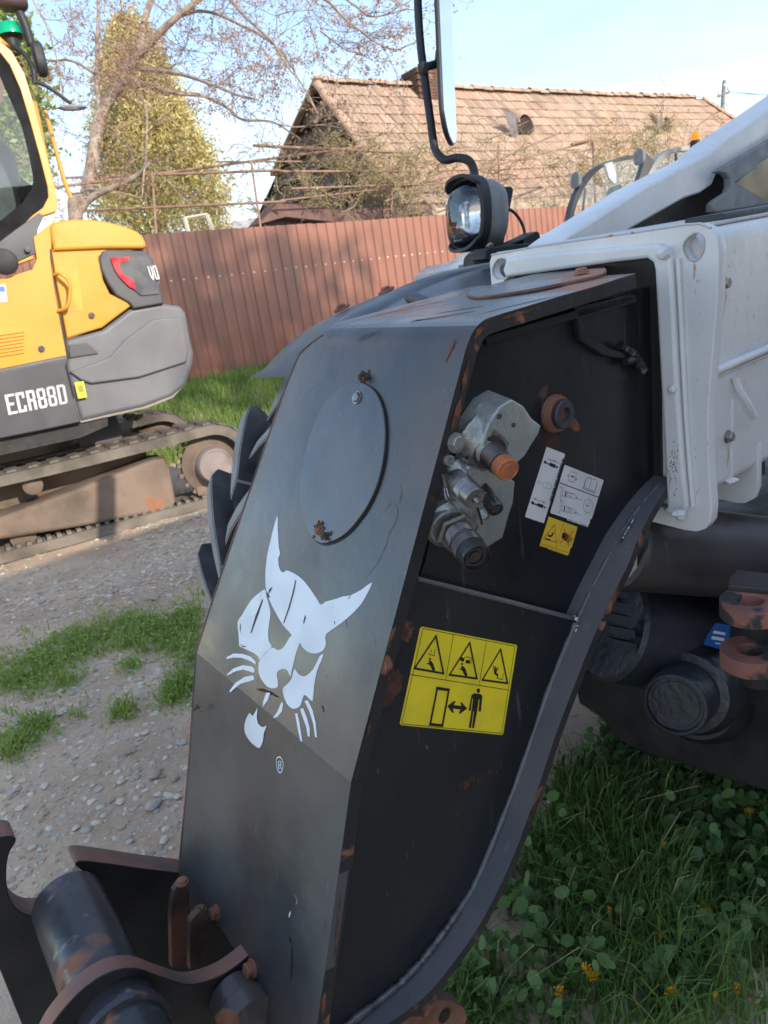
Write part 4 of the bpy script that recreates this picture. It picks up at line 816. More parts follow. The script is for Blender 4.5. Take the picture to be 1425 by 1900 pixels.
# ------------------------------------------------------------------ attachment carriage (hooked plates, tube, pins) at the lower left
def sgm(s): return frame(P0+SF*s, -SF)
def cprof(name, s, px, th, m1, m2):
    """thick plate seen from above: dark face, rust coloured cut edge"""
    fr = sgm(s); q = to2(fr, px); o = plate(name, fr, [q], th, m1, CAR, bev=.002, off=0)
    me = o.data; me.materials.append(m2)
    for p in me.polygons:
        if abs(p.normal.dot(SF)) < .6: p.material_index = 1
    return o
CAR = bpy.data.objects.new('attachment_carriage', None); COL.objects.link(CAR); CAR.parent = TEL; CAR.location = V(at(200, 1750, 1.1))-TEL.location
edge2 = mat('rust washed cut edge', (.26, .125, .085), .62, 0, col2=(.14, .10, .09), sc2=14, rust=.25, rsc=14, rcol=(.36, .15, .09), bump=.15, bsc=60, scratch=.2)
far = spline([(-60, 1540), (-10, 1553), (18, 1551), (30, 1560), (16, 1588), (12, 1630), (18, 1665), (34, 1688), (62, 1699), (100, 1690), (132, 1665), (150, 1640), (158, 1622), (140, 1606), (150, 1597), (200, 1602), (270, 1612), (340, 1620)], 5)+[(520, 1660), (520, 1990), (340, 2060), (120, 2060), (40, 1900), (0, 1800), (-60, 1700)]
cprof('hook_plate', .47, far, .05, darkm, edge2)
nr = spline([(70, 1950), (100, 1895), (150, 1838), (200, 1805), (250, 1796), (300, 1812), (350, 1826), (400, 1814), (440, 1790), (500, 1740)], 5)+[(620, 1800), (620, 2100), (70, 2100)]
cprof('hook_plate', .19, nr, .028, darkm, edge2)
c1, c2 = PS(160, 1725, .43), PS(215, 1890, .12)
ax_ = SF
tc_ = PS(218, 1888, .19); lathe('cross_tube', tc_-SF*.16, SF, [(0, .055), (.118, .055), (.12, .062), (.13, .062), (.135, .056), (.42, .056)], tube_m, CAR, 48)
lathe('cross_tube', PS(470, 1905, .12), SF, [(0, .045), (.03, .045), (.035, .040), (.066, .040)], tube_m, CAR, 40)
FT = lambda s: sgm(s)
for s, px in ((.36, [(318, 1795), (316, 1700), (322, 1655), (332, 1642), (345, 1640), (352, 1660), (350, 1790)]), (.30, [(352, 1800), (352, 1712), (360, 1700), (372, 1690), (384, 1700), (400, 1720), (385, 1735), (378, 1790)])):
    cprof('pin_bracket', s, px, .014, rusty_edge, rusty_edge)
for x, y, r in ((402, 1693, .010), (468, 1797, .011)): hexbolt('carriage_bolt', onB(x, y), nB, r, rusty, TEL, h=r*1.1, rot=.4)
for x, y in ((338, 1636), (371, 1688)): hexbolt('carriage_bolt', at(x, y, (PS(x, y, .33)-CAM).dot(cF)), (cU-cF*.3).normalized(), .008, rusty, CAR)
# link at the bottom centre
cprof('pin_link', -.02, [(700, 1925), (720, 1895), (760, 1885), (790, 1888), (800, 1868), (815, 1856), (840, 1858), (862, 1870), (868, 1890), (850, 1930), (700, 1960)], .03, rusty, edge2)
lathe('pin_hole', PS(825, 1885, -.022), -SF, [(0, .011), (.001, .011), (.001, .001)], dblk, CAR, 20)
# ------------------------------------------------------------------ chassis under the boom
def cylinder(name, px0, d0, px1, d1, r, m, parent=TEL, r1=None, n=40):
    A, B_ = at(*px0, d0), at(*px1, d1); L_ = (B_-A).length; r1 = r1 or r
    return lathe(name, A, B_-A, [(0, r*.94), (.008, r), (L_-.008, r1), (L_, r1*.94)], m, parent, n)
chs = mat('greasy chassis paint', (.045, .040, .042), .42, .1, col2=(.07, .06, .06), sc2=6, rust=.16, rsc=4, rcol=(.20, .05, .04), bump=.1, bsc=40, scratch=.2)
cylinder('lift_cylinder', (1150, 1010), 1.35, (2300, 1125), 2.0, .085, chs)
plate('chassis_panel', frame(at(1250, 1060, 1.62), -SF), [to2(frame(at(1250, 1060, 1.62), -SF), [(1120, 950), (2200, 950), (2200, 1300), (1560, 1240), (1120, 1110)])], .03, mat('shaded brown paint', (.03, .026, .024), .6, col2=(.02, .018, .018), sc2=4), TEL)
FW2 = frame(at(1172, 1040, 1.30), -AB+(-SF)*.2)
plate('service_label', FW2, [to2(FW2, [(1150, 1068), (1182, 1073), (1182, 996), (1165, 960), (1150, 990)])], .0006, mat('cream label', (.50, .48, .42), .5), TEL)
plate('label_print', FW2, [to2(FW2, [(1166, 1018), (1177, 1020), (1176, 1046), (1164, 1044)]), to2(FW2, [(1168, 1022), (1175, 1023), (1174, 1042), (1167, 1041)])], 0, dblk, TEL, off=.0005)
shd = mat('oily dark blue-black paint', (.014, .018, .024), .42, 0, col2=(.03, .034, .042), sc2=6, dust=.3, dcol=(.05, .048, .045), bump=.3, bsc=60)
drv = cylinder('drive_motor', (1130, 1160), 1.50, (1400, 1215), 1.62, .115, shd)
for k in range(5):
    a = at(1138+k*4, 1098+k*24, 1.375+.01*k); TB().box(a, (at(1400, 1215, 1.62)-at(1130, 1160, 1.5)).normalized()*.028, V((0, 0, .008)), cF*.02).build('cooling_rib', MT['dark blue-grey paint'], drv)
cap_c = at(1252, 1308, 1.36); cax_ = (at(1252, 1308, 1.36)-at(1292, 1262, 1.50)).normalized()
lathe('hub_cap', cap_c-cax_*.15, cax_, [(0, .100), (.03, .098), (.05, .085), (.07, .080), (.072, .064), (.145, .060), (.150, .057), (.1505, .052), (.143, .050), (.143, .044), (.1445, .043), (.1445, .001)], shd, TEL, 56)
lathe('axle_housing', at(1300, 1290, 1.62), -cax_, [(-.06, .08), (-.03, .10), (.0, .11), (.10, .11), (.5, .12)], darkm, TEL, 40)
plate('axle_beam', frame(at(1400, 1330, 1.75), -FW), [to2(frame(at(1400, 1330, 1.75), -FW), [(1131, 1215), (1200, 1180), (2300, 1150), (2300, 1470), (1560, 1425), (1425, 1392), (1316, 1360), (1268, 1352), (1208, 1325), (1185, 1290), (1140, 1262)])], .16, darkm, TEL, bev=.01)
FBl = frame(at(1330, 1180, 1.40), -SF+V((0, 0, .3)))
bl = plate('blue_maker_plate', FBl, [to2(FBl, [(1328, 1156), (1356, 1160), (1350, 1208), (1306, 1196), (1312, 1180)])], .001, dblue, TEL)
plate('label_print', FBl, [to2(FBl, [(1324, 1170), (1346, 1174), (1345, 1179), (1322, 1175)]), to2(FBl, [(1321, 1180), (1344, 1184), (1343, 1190), (1319, 1186)]), to2(FBl, [(1326, 1192), (1342, 1195), (1342, 1197), (1326, 1194)])], 0, dw, bl, off=.0006)
# clevis with two primer-red lugs (rings)
for (yc, dd) in ((1113, 1.18), (1205, 1.20)):
    Pc = at(1392, yc, dd); up_ = (UB-cF*.0).normalized(); fr = frame(Pc, UB, -AB)
    r = .046; outl = ring(28, 0, 0, r)
    ex = (at(1500, yc+6, dd)-Pc); e2 = (ex.dot(fr[1]), ex.dot(fr[2])); d = np.array(e2)/np.linalg.norm(e2); nn = np.array((-d[1], d[0]))
    outl = [tuple(d*r*math.cos(a)+nn*r*math.sin(a)) for a in np.linspace(math.pi/2, 3*math.pi/2, 18)]+[tuple(d*.34-nn*r*1.1), tuple(d*.34+nn*r*1.1)]
    plate('clevis_lug', fr, [outl, [tuple(np.array(q)*1) for q in ring(24, 0, 0, .0195)]], .030, pink, TEL, bev=.002)
lathe('clevis_body', at(1410, 1160, 1.24)-UB*.11, UB, [(0, .03), (.16, .03)], darkm, TEL, 20)
FG = frame(at(1395, 1075, 1.22), UB, -AB)
plate('clevis_plate', FG, [to2(FG, [(1352, 1072), (1368, 1056), (1440, 1066), (1500, 1080), (1500, 1100), (1352, 1085)])], .012, chs, TEL, bev=.002)
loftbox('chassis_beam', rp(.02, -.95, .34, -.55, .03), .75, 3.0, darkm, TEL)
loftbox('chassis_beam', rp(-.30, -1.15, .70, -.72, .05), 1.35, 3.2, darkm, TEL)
# ================================================================== excavator
EX = thing('excavator', 'yellow and grey tracked mini excavator with ECR88D lettering, parked by the brown fence', 'excavator', V((-3.2, 6.2, 0)))
g0, g1 = gz(0, 1050), gz(385, 945); TE = (g1-g0).normalized(); NE = V((TE.y, -TE.x, 0))
yel = mat('yellow machine paint', (.66, .31, .035), .38, 0, col2=(.58, .28, .04), sc2=2, dust=.2, dcol=(.5, .34, .14), bump=.02, bsc=30, coat=.2)
gry = mat('grey counterweight paint', (.125, .125, .135), .5, 0, col2=(.16, .16, .17), sc2=2.5, dust=.35, dcol=(.24, .21, .185), bump=.1, bsc=30)
dgr = mat('dark grey panel', (.06, .06, .068), .5, 0, col2=(.08, .08, .088), sc2=3, dust=.25, dcol=(.2, .19, .17))
trk = mat('dusty track rubber', (.19, .16, .13), .9, 0, col2=(.10, .085, .07), sc2=4, dust=.4, dcol=(.28, .25, .21), bump=.4, bsc=60)
tfr = mat('dirty track frame', (.22, .155, .115), .8, 0, col2=(.11, .08, .06), sc2=2.5, dust=.5, dcol=(.24, .20, .165), rust=.3, rsc=3, rcol=(.20, .09, .05), bump=.4, bsc=50)
def EF(off): return frame(g0+NE*off, NE)        # planes parallel to the track side; + is towards the viewer
def ep(name, off, px, th, m, parent=None, bev=.01, holes=(), k=0):
    fr = EF(off); q = to2(fr, px); q = spline(q, k, True) if k else q
    return plate(name, fr, [q]+[to2(fr, h) for h in holes], th, m, parent or EX, bev=bev)
def E2(px, py, off): return pl(px, py, g0+NE*off, NE)
# tracks
def track(off, name='track'):
    T0 = bpy.data.objects.new(name, None); COL.objects.link(T0); T0.parent = EX; T0.location = V((g0.x, g0.y, 0))-NE*.2+NE*off-EX.location
    r = .30; zc = .335; x1 = 1.70; x0 = -1.2; path = []
    for i in range(40): path.append((x0+(x1-x0)*i/40, zc-r))
    for i in range(16): a = -math.pi/2+math.pi*i/16; path.append((x1+r*math.cos(a), zc+r*math.sin(a)))
    for i in range(40): t = i/40; path.append((x1-(x1-x0)*t, zc+r-.03*math.sin(math.pi*t)))
    for i in range(16): a = math.pi/2+math.pi*i/16; path.append((x0+r*math.cos(a), zc+r*math.sin(a)))
    n = len(path); vs = []; fs = []
    def W3(x, z, d): return g0+TE*x+NE*(off+d)+V((0, 0, z))
    cs = [(0, -.03), (0, .045), (-.06, .052), (-.39, .052), (-.45, .045), (-.45, -.03)]
    for i, (x, z) in enumerate(path):
        a, b = path[i-1], path[(i+1) % n]; d = V((b[0]-a[0], b[1]-a[1])).normalized(); nx, nz = d.y, -d.x
        for (dd, h) in cs: vs.append(W3(x+nx*(h-.02), z+nz*(h-.02), dd))
    c = len(cs)
    for i in range(n):
        for k in range(c): a, b = i*c+k, ((i+1) % n)*c+k; a2, b2 = i*c+(k+1) % c, ((i+1) % n)*c+(k+1) % c; fs.append((a, a2, b2, b))
    belt = mesh('rubber_belt', vs, fs, trk, T0, 40)
    # tread bars
    pitch = 2; tbm = None
    for i in range(0, n, pitch):
        x, z = path[i]; a, b = path[i-1], path[(i+1) % n]; d = V((b[0]-a[0], b[1]-a[1])).normalized(); dx = TE*d.x+V((0, 0, d.y)); nrm = TE*d.y-V((0, 0, d.x))
        if tbm is None:
            tb = TB(); X, Y, Z = V((1, 0, 0)), V((0, 1, 0)), V((0, 0, 1))
            vs2 = [];
            for (y, w) in ((-.015, .028), (-.12, .05), (-.2, .035), (-.25, .035), (-.33, .05), (-.435, .028)):
                for (zz, ww) in ((.0, 1.3), (.018, .9)): vs2 += [(-w*ww, y, zz), (w*ww, y, zz)]
            f2 = []
            for j in range(5):
                q = j*4; f2 += [(q+2, q+3, q+7, q+6), (q, q+2, q+6, q+4), (q+1, q+5, q+7, q+3)]
            f2 += [(0, 1, 3, 2), (20, 22, 23, 21)]
            tbm = bpy.data.meshes.new('tread_bar'); tbm.from_pydata(vs2, [], f2); tbm.update(); bmm = bmesh.new(); bmm.from_mesh(tbm); bmesh.ops.recalc_face_normals(bmm, faces=bmm.faces); bmm.to_mesh(tbm); bmm.free(); tbm.materials.append(trk)
        o = bpy.data.objects.new('tread_bar', tbm); COL.objects.link(o); o.parent = T0
        M = Matrix((( dx.x, NE.x, nrm.x), (dx.y, NE.y, nrm.y), (dx.z, NE.z, nrm.z))).to_4x4(); P = W3(x, z, 0)+nrm*.030; M.translation = P-base_of(T0); o.matrix_local = M
    # iron teeth seen inside the lower run
    ir = TB()
    for i in range(0, 42):
        xx = x0+.02+i*(x1-x0-.02)/41; ir.box(W3(xx, zc-r+.045, -.10), TE*.016, NE*.07, V((0, 0, .028)))
    ir.build('inner_lug_row', trk, T0)['kind'] = 'stuff'
    # frame
    fr = EF(off-.03)
    q = to2(fr, [(-160, 1000), (0, 960), (150, 905), (285, 852), (305, 850), (316, 870), (327, 930), (322, 944), (295, 950), (150, 978), (0, 1002), (-160, 1040)]) if off == 0 else None
    if q is None:
        f0 = EF(0); q = to2(EF(-.03), [(-160, 1000), (0, 960), (150, 905), (285, 852), (305, 850), (316, 870), (327, 930), (322, 944), (295, 950), (0, 1002), (-160, 1040)])
    plate('track_frame', fr, [q], .30, tfr, T0, bev=.03)
    bz = min(p[1] for p in q)
    lathe('sprocket', W3(x1, zc, -.12), NE, [(-.08, .20), (-.06, .245), (.0, .245), (.02, .20), (.05, .17)], tfr, T0, 36)
    tt = TB()
    for k in range(19):
        a = 2*math.pi*k/19; dr = TE*math.cos(a)+V((0, 0, math.sin(a))); tt.box(W3(x1, zc, -.15)+dr*.255, dr*.025, dr.cross(NE)*.016, NE*.02)
    tt.build('sprocket_teeth', tfr, T0)['kind'] = 'stuff'
    lathe('drive_hub', W3(x1+.0, zc, -.08), NE, [(0, .15), (.08, .148), (.10, .135), (.102, .125), (.096, .12), (.1, .001)], mat('drive hub paint' if off == 0 else 'drive hub paint far', (.26, .205, .19), .6, dust=.5, dcol=(.4, .34, .3)), T0, 40)
    for xx in (-.6, .2, .72, 1.24, 1.62): lathe('track_roller', W3(xx, .135, -.14), NE, [(-.1, .05), (.0, .085), (.03, .09), (.04, .05), (.045, .03)], tfr, T0, 20)
    lathe('carrier_roller', W3(.36, .50, -.14), NE, [(0, .06), (.06, .07), (.07, .045), (.08, .001)], tfr, T0, 20); lathe('idler', W3(x0, zc, -.12), NE, [(-.05, .24), (.02, .25), (.03, .2)], tfr, T0, 30)
    return T0
track(0); track(-1.75)
TB().box(g0+TE*.5-NE*.95+V((0, 0, .50)), TE*.75, NE*.62, V((0, 0, .16))).build('undercarriage', tfr, EX)
lathe('slewing_ring', g0+TE*.35-NE*.95+V((0, 0, .64)), V((0, 0, 1)), [(0, .5), (.2, .48)], tfr, EX, 32)
plate('hose_bracket', EF(-.35), [to2(EF(-.35), [(140, 790), (215, 770), (228, 805), (225, 815), (150, 830)])], .05, dgr, EX)
for i in range(5): blob('dry_leaf_clump', E2(235+i*6, 772+(i % 2)*5, -.4), .035, mud, EX, i, sc=(1, .6, .7), sub=1)
oS = .10                                       # side plane of the upper structure
cwt = [(122, 678), (122, 630), (190, 612), (222, 588), (243, 572), (300, 563), (335, 568), (345, 580), (352, 620), (360, 655), (358, 680), (345, 715), (320, 735), (268, 755), (200, 770), (150, 782), (135, 730)]
cwo = ep('counterweight', oS+.02, cwt, 1.5, gry, bev=.03)
ep('counterweight_face', oS+.05, [(205, 662), (232, 630), (285, 592), (338, 588), (350, 650), (346, 672), (260, 700), (170, 712), (150, 705), (130, 690), (180, 672)], .04, gry, cwo, bev=.012)
ep('counterweight_pocket', oS+.035, [(128, 640), (160, 636), (172, 645), (182, 656), (130, 664)], .02, dgr, cwo, bev=.004)
ep('counterweight_skirt', oS+.0, [(135, 740), (345, 700), (352, 680), (345, 712), (322, 738), (272, 758), (150, 785), (142, 770)], .05, mat('scraped skirt', (.30, .26, .23), .6, col2=(.2, .18, .17), sc2=5, bump=.2), cwo, bev=.004)
sk = ep('side_skirt', oS+.05, [(-160, 720), (0, 690), (126, 664), (122, 680), (134, 730), (150, 783), (60, 802), (-160, 845)], .08, dgr, bev=.008)
ep('side_skirt_top', oS+.03, [(-160, 712), (0, 683), (124, 658), (126, 667), (0, 693), (-160, 722)], .05, gry, sk, bev=.003)
ep('body_underside', oS-.02, [(-160, 835), (0, 806), (150, 780), (200, 772), (200, 790), (150, 812), (0, 845), (-160, 875)], .8, darkm, bev=0)
# lettering cut from condensed block letters
GL = {'E': [(0, 0, 10, 2), (0, 0, 3, 16), (0, 7, 8, 9.2), (0, 14, 10, 16)], 'C': [(0, 0, 3, 16), (0, 0, 9, 2.2), (0, 13.8, 9, 16), (6.4, 11, 9, 14.5), (6.4, 1.5, 9, 5)], 'R': [(0, 0, 3, 16), (0, 14, 8, 16), (6.4, 8.4, 9, 15), (0, 7, 8, 9), (6, 0, 9, 7.4)], '8': [(0, 1, 2.8, 7.4), (0, 8.6, 2.8, 15), (6.4, 1, 9.2, 7.4), (6.4, 8.6, 9.2, 15), (1, 0, 8, 2), (1, 14, 8, 16), (1, 7, 8, 9)], 'D': [(0, 0, 3, 16), (0, 14, 8, 16), (0, 0, 8, 2), (6.5, 1, 9.4, 15)], 'V': [(0, 5, 3, 16), (6.4, 5, 9.4, 16), (1, 2, 4, 6), (5.4, 2, 8.4, 6), (3, 0, 6.4, 3)], 'O': [(0, 1, 3, 15), (6.5, 1, 9.5, 15), (1, 0, 8.5, 2.2), (1, 13.8, 8.5, 16)], 'L': [(0, 0, 3, 16), (0, 0, 9, 2)]}
def letters(txt, fr, A, Bp, Cp, off, m, parent, name='letter'):
    """A lower-left, Bp lower-right, Cp upper-left in pixels"""
    O, X, Y, Z = fr; a, b, c = [np.array(q) for q in to2(fr, [A, Bp, Cp])]; ux = (b-a)/(len(txt)*11.2-1.4); uy = (c-a)/16
    for i, ch in enumerate(txt):
        vs = []; fs = []
        for j, (x0, y0, x1, y1) in enumerate(GL[ch]):
            k = len(vs)
            for (x, y) in ((x0, y0), (x1, y0), (x1, y1), (x0, y1)): p = a+ux*(x+i*11.2)+uy*y; vs.append(O+X*p[0]+Y*p[1]+Z*(off+j*.0002))
            fs.append((k, k+1, k+2, k+3))
        mesh(name, vs, fs, m, parent)
wht = mat('white lettering', (.62, .61, .61), .5)
letters('ECR88D', EF(oS+.05), (16, 770), (127, 748), (8, 733), .003, wht, sk)
yl = ep('yellow_sticker', oS+.062, [(138, 710), (155, 707), (162, 737), (145, 740)], .002, mat('yellow sticker', (.75, .62, .05), .5), sk, bev=0)
ep('sticker_print', oS+.0632, [(144, 716), (153, 714), (156, 726), (147, 728)], .001, mat('sticker print', (.35, .28, .05), .5), yl, bev=0)
# engine hood and door panels
ep('side_door', oS+.03, [(-160, 560), (-40, 530), (60, 500), (68, 480), (62, 440), (110, 400), (96, 420), (96, 470), (100, 520), (126, 662), (0, 688), (-160, 716)], .10, yel, bev=.006)
hd = ep('engine_cover', oS+.03, [(95, 462), (180, 460), (262, 458), (268, 462), (200, 466), (184, 478), (192, 520), (204, 545), (236, 560), (243, 568), (220, 585), (190, 608), (124, 628), (112, 560), (104, 520)], 1.2, yel, bev=.012)
ep('engine_hood', oS+.06, spline([(94, 428), (96, 416), (120, 408), (170, 407), (215, 415), (252, 428), (266, 440), (272, 456), (266, 461)], 3)+[(200, 461), (100, 465)], 1.3, yel, bev=.02)
ep('engine_recess', oS+.032, [(106, 500), (142, 498), (148, 520), (154, 575), (124, 580), (116, 550)], .004, mat('recess paint', (.70, .35, .04), .4), hd, bev=0)
ep('hood_seam', oS+.032, [(92, 462), (97, 462), (97, 500), (106, 560), (122, 628), (130, 664), (124, 664), (112, 600), (100, 530), (93, 480)], .005, dblk, hd, bev=0)
tube('grab_handle', [E2(101, 510, oS+.04), E2(112, 508, oS+.10), E2(128, 522, oS+.11), E2(130, 545, oS+.11), E2(124, 570, oS+.10), E2(108, 577, oS+.04)], .012, yel, EX, 10)
tl = ep('tail_panel', oS+.05, spline([(184, 480), (188, 470), (200, 464), (270, 465)], 2)+[(284, 480), (300, 545), (304, 563), (248, 573), (240, 562), (216, 548), (200, 525), (188, 500)], .6, dgr, bev=.012)
ep('tail_glass', oS+.062, [(205, 478), (276, 475), (292, 530), (296, 545), (262, 548), (240, 530), (222, 515)], .004, mat('smoked panel', (.10, .10, .115), .3), tl, bev=0)
ep('tail_light', oS+.067, [(205, 478), (240, 476), (238, 484), (222, 488), (222, 496), (228, 508), (248, 520), (252, 538), (240, 532), (222, 514), (212, 498)], .004, mat('red tail light', (.75, .03, .05), .25), tl, bev=0)
letters('VO', EF(oS+.067), (281, 520), (297, 518), (273, 494), .002, wht, tl)
for x, y in ((170, 585), (77, 647)): lathe('lock', E2(x, y, oS+.035), NE, [(0, .022), (.012, .020), (.013, .010), (.008, .009), (.008, .001)], dgr, EX, 16)
vt = TB()
for i in range(7): vt.box(E2(6, 620+i*6.5, oS+.034), TE*.13-V((0, 0, .0)), V((0, 0, .006)), NE*.006)
vt.build('door_louvres', yel, EX)
ep('service_sticker', oS+.034, [(-20, 530), (10, 527), (14, 560), (-20, 562)], .002, dlab, bev=0); ep('service_sticker', oS+.0355, [(-20, 534), (8, 531), (10, 541), (-20, 543)], .001, mat('sticker blue', (.1, .2, .5), .5), bev=0)
# cab
cabo = [(-160, 20), (-60, 55), (0, 76), (22, 95), (45, 135), (62, 190), (80, 260), (98, 330), (108, 375), (104, 392), (80, 400), (68, 420), (62, 440), (62, 480), (-160, 560)]
cabi = [(-150, 60), (-20, 88), (0, 97), (18, 120), (38, 165), (56, 225), (74, 290), (88, 345), (90, 365), (80, 385), (60, 400), (20, 440), (0, 450), (-150, 500)]
CABX = ep('cab', oS+.0, cabo, .08, yel, bev=.004, holes=[cabi])
dk = mat('window rubber', (.012, .012, .013), .75, spec=.2)
cabr = [(-140, 110), (-20, 122), (0, 140), (20, 185), (40, 230), (55, 290), (62, 330), (60, 350), (40, 378), (0, 410), (-140, 440)]
ep('window_frame', oS-.01, [(p[0], p[1]) for p in cabi], .03, dk, CABX, bev=0, holes=[cabr])
ep('cab_window', oS-.02, cabr, 0, glass('cab side glass', (.6, .72, .66), .5), CABX, bev=0)
ep('cab_lower_panel', oS+.01, [(-160, 440), (0, 448), (30, 425), (72, 395), (82, 400), (70, 425), (66, 470), (0, 500), (-160, 540)], .03, dgr, CABX, bev=.004)
lathe('door_handle', E2(8, 486, oS+.05), NE, [(0, .085), (.03, .08), (.04, .06), (.042, .001)], plast, CABX, 28); lathe('lock', E2(51, 463, oS+.03), NE, [(0, .02), (.012, .018), (.013, .001)], dgr, CABX, 12)
farw = [(-150, 60), (0, 100), (40, 170), (70, 300), (86, 380), (0, 430), (-150, 460)]
pg = TB()
for k in (0, 1):
    a, b = [(E2(96, 365, oS-1.0), E2(60, 190, oS-1.0)), (E2(-30, 420, oS-1.0), E2(-40, 110, oS-1.0))][k]; pg.tube([a, b], .035, .035, 8)
pg.build('cab_post', yel, CABX); ep('operator_seat', oS-.55, spline([(-40, 430), (-45, 300), (-30, 262), (0, 258), (20, 272), (34, 310), (44, 420), (60, 450), (0, 470)], 4, True), .4, mat('seat fabric', (.10, .11, .12), .9, bump=.2), CABX, bev=.05)
ep('cab_inner_panel', oS-.45, [(40, 330), (62, 345), (74, 400), (40, 440), (20, 440)], .5, dk, CABX)
ep('cab_roof', oS-.02, [(-160, 5), (-60, 42), (0, 66), (20, 84), (6, 84), (-160, 30)], 1.2, yel, CABX, bev=.02)
# rear-view mirrors, beacon, exhaust on the cab corner
tube('wiper_arm', [E2(62, 150, oS), E2(90, 162, oS+.02), E2(132, 192, oS+.04)], .012, plast, CABX, 8); tube('mirror_stalk', [E2(20, 85, oS-.1), E2(45, 100, oS-.05), E2(62, 130, oS), E2(64, 155, oS)], .016, plast, CABX, 8)
shell('side_mirror', [(-.03, .05, .08), (-.02, .065, .10), (.02, .07, .105), (.035, .055, .09)], plast, CABX, C0=E2(72, 110, oS), ax=TE, X=NE, Z=V((0, 0, 1)), n=24)
shell('low_mirror', [(-.015, .06, .02), (.0, .10, .03), (.015, .06, .02)], plastg, CABX, C0=E2(134, 200, oS+.04), ax=(V((0, 0, 1))+TE*.2).normalized(), X=TE, Z=NE, n=24)
lathe('green_beacon', E2(20, 58, oS-.3)-V((0, 0, .03)), V((0, 0, 1)), [(0, .085), (.02, .085), (.07, .07), (.085, .03), (.087, .001)], mat('green lens', (.0, .40, .20), .2), CABX, 24)
lathe('beacon_base', E2(20, 70, oS-.3)-V((0, 0, .10)), V((0, 0, 1)), [(0, .04), (.09, .05), (.1, .08)], plast, CABX, 16)
tube('antenna_hose', [E2(58, 84, oS-.2), E2(48, 50, oS-.2), E2(36, 22, oS-.2), E2(30, 0, oS-.2)], .03, plast, CABX, 12); shell('roof_lamp', [(-.09, .05, .04), (-.06, .08, .06), (.06, .08, .06), (.09, .05, .04)], mat('brown lamp', (.07, .045, .05), .5), CABX, C0=E2(22, 2, oS-.2), ax=TE, X=NE, Z=V((0, 0, 1)), n=24)
tube('grab_rail', [E2(132, 368, oS-.2), E2(118, 330, oS-.2), E2(84, 205, oS-.2)], .016, yel, EX, 8)
# ================================================================== fence of corrugated sheets
FT0 = thing('corrugated_fence', 'brown corrugated metal sheet fence running behind the excavator, with rows of pale screws', 'fence', V((FB.x, FB.y, .6)))
fmat = mat('brown coated sheet', (.29, .125, .085), .42, 0, col2=(.23, .105, .075), sc2=1.6, dust=.15, dcol=(.36, .22, .18), scratch=0)
zb, zt = .42, 2.585; pitch = .172; per = 7; sw = pitch*per
pp = [(0, 0), (.062, 0), (.080, .022), (.150, .022), (.168, 0)]
vs = []; fs = []; nr_ = 0
for i in range(per):
    for (x, d) in pp: vs += [TF*(x+i*pitch)+NF*d+V((0, 0, zb)), TF*(x+i*pitch)+NF*d+V((0, 0, zt))]; nr_ += 1
vs += [TF*(per*pitch+.02)+V((0, 0, zb))-NF*.002, TF*(per*pitch+.02)+V((0, 0, zt))-NF*.002]; nr_ += 1
for i in range(nr_-1): fs.append((2*i, 2*i+2, 2*i+3, 2*i+1))
sm_ = bpy.data.meshes.new('fence_sheet'); sm_.from_pydata([tuple(v) for v in vs], [], fs); sm_.update(); sm_.materials.append(fmat)
screws = TB()
for k in range(-4, 26):
    o = bpy.data.objects.new('fence_sheet', sm_); COL.objects.link(o); o.parent = FT0; o.location = V((FB.x, FB.y, 0))+TF*(k*sw)+NF*(.0015*(k % 2))-FT0.location+V((0, 0, random.uniform(-.006, .006)))
    for i in range(per):
        for (z, e) in ((zt-.56, 1), (zb+.36, .7)):
            if e < 1 and (i+k) % 3: continue
            if i % 1 == 0: P = FB+TF*(k*sw+i*pitch+.115)+NF*.024; P.z = z+random.uniform(-.004, .004); screws.tube([P, P+NF*.006], .014*e, .010*e, 6)
tag(screws.build('fence_screws', mat('pale screw heads', (.75, .68, .6), .4), FT0), kind='stuff')
rail = TB()
for z in (zb+.35, zt-.35): rail.box(FB+TF*(11*sw)-NF*.03+V((0, 0, z)), TF*(15*sw), NF*.02, V((0, 0, .03)))
rail.build('fence_rail', rusty, FT0)
for k in range(-4, 26, 2): TB().box(FB+TF*(k*sw)-NF*.08+V((0, 0, (zt+zb)/2-.2)), TF*.03, NF*.03, V((0, 0, (zt-zb)/2+.15))).build('fence_post', rusty, FT0)
# ================================================================== house with the tiled roof
RD = V((.828, .5607, 0)); RL = V((-.5607, .828, 0)); RA = at(590, 155, 18)
HS = thing('farmhouse', 'old farmhouse with a large weathered clay tile roof and dark boarded gable behind the fence', 'house', V((RA.x, RA.y, .5)))
vb = pl(768, 400, RA, RD)-RA; latN, dzN = vb.dot(RL), vb.z            # near eave (negative lat)
vb2 = pl(515, 318, RA, RD)-RA; latF, dzF = vb2.dot(RL), vb2.z
tcol = [mat('clay tile warm', (.40, .285, .21), .9, col2=(.34, .245, .185), sc2=2, dust=.3, dcol=(.42, .33, .23), bump=.3, bsc=30), mat('clay tile pale', (.45, .325, .24), .9, col2=(.39, .28, .205), sc2=2, dust=.4, dcol=(.46, .38, .26), bump=.3, bsc=30), mat('clay tile dark', (.34, .24, .175), .9, col2=(.28, .20, .15), sc2=2, dust=.4, dcol=(.35, .29, .2), bump=.3, bsc=30), mat('clay tile orange', (.43, .275, .195), .9, col2=(.37, .24, .175), sc2=2, bump=.3, bsc=30)]
sl_dir = (RL*latN+V((0, 0, dzN))); slen = sl_dir.length; sl_dir = sl_dir/slen; rn = RD.cross(sl_dir); rn = rn if rn.z > 0 else -rn
LEN = 17.0; hip = 4.2; eave = slen*1.25
Pp = lambda x, t, h=0: RA+RD*x+sl_dir*t+rn*h
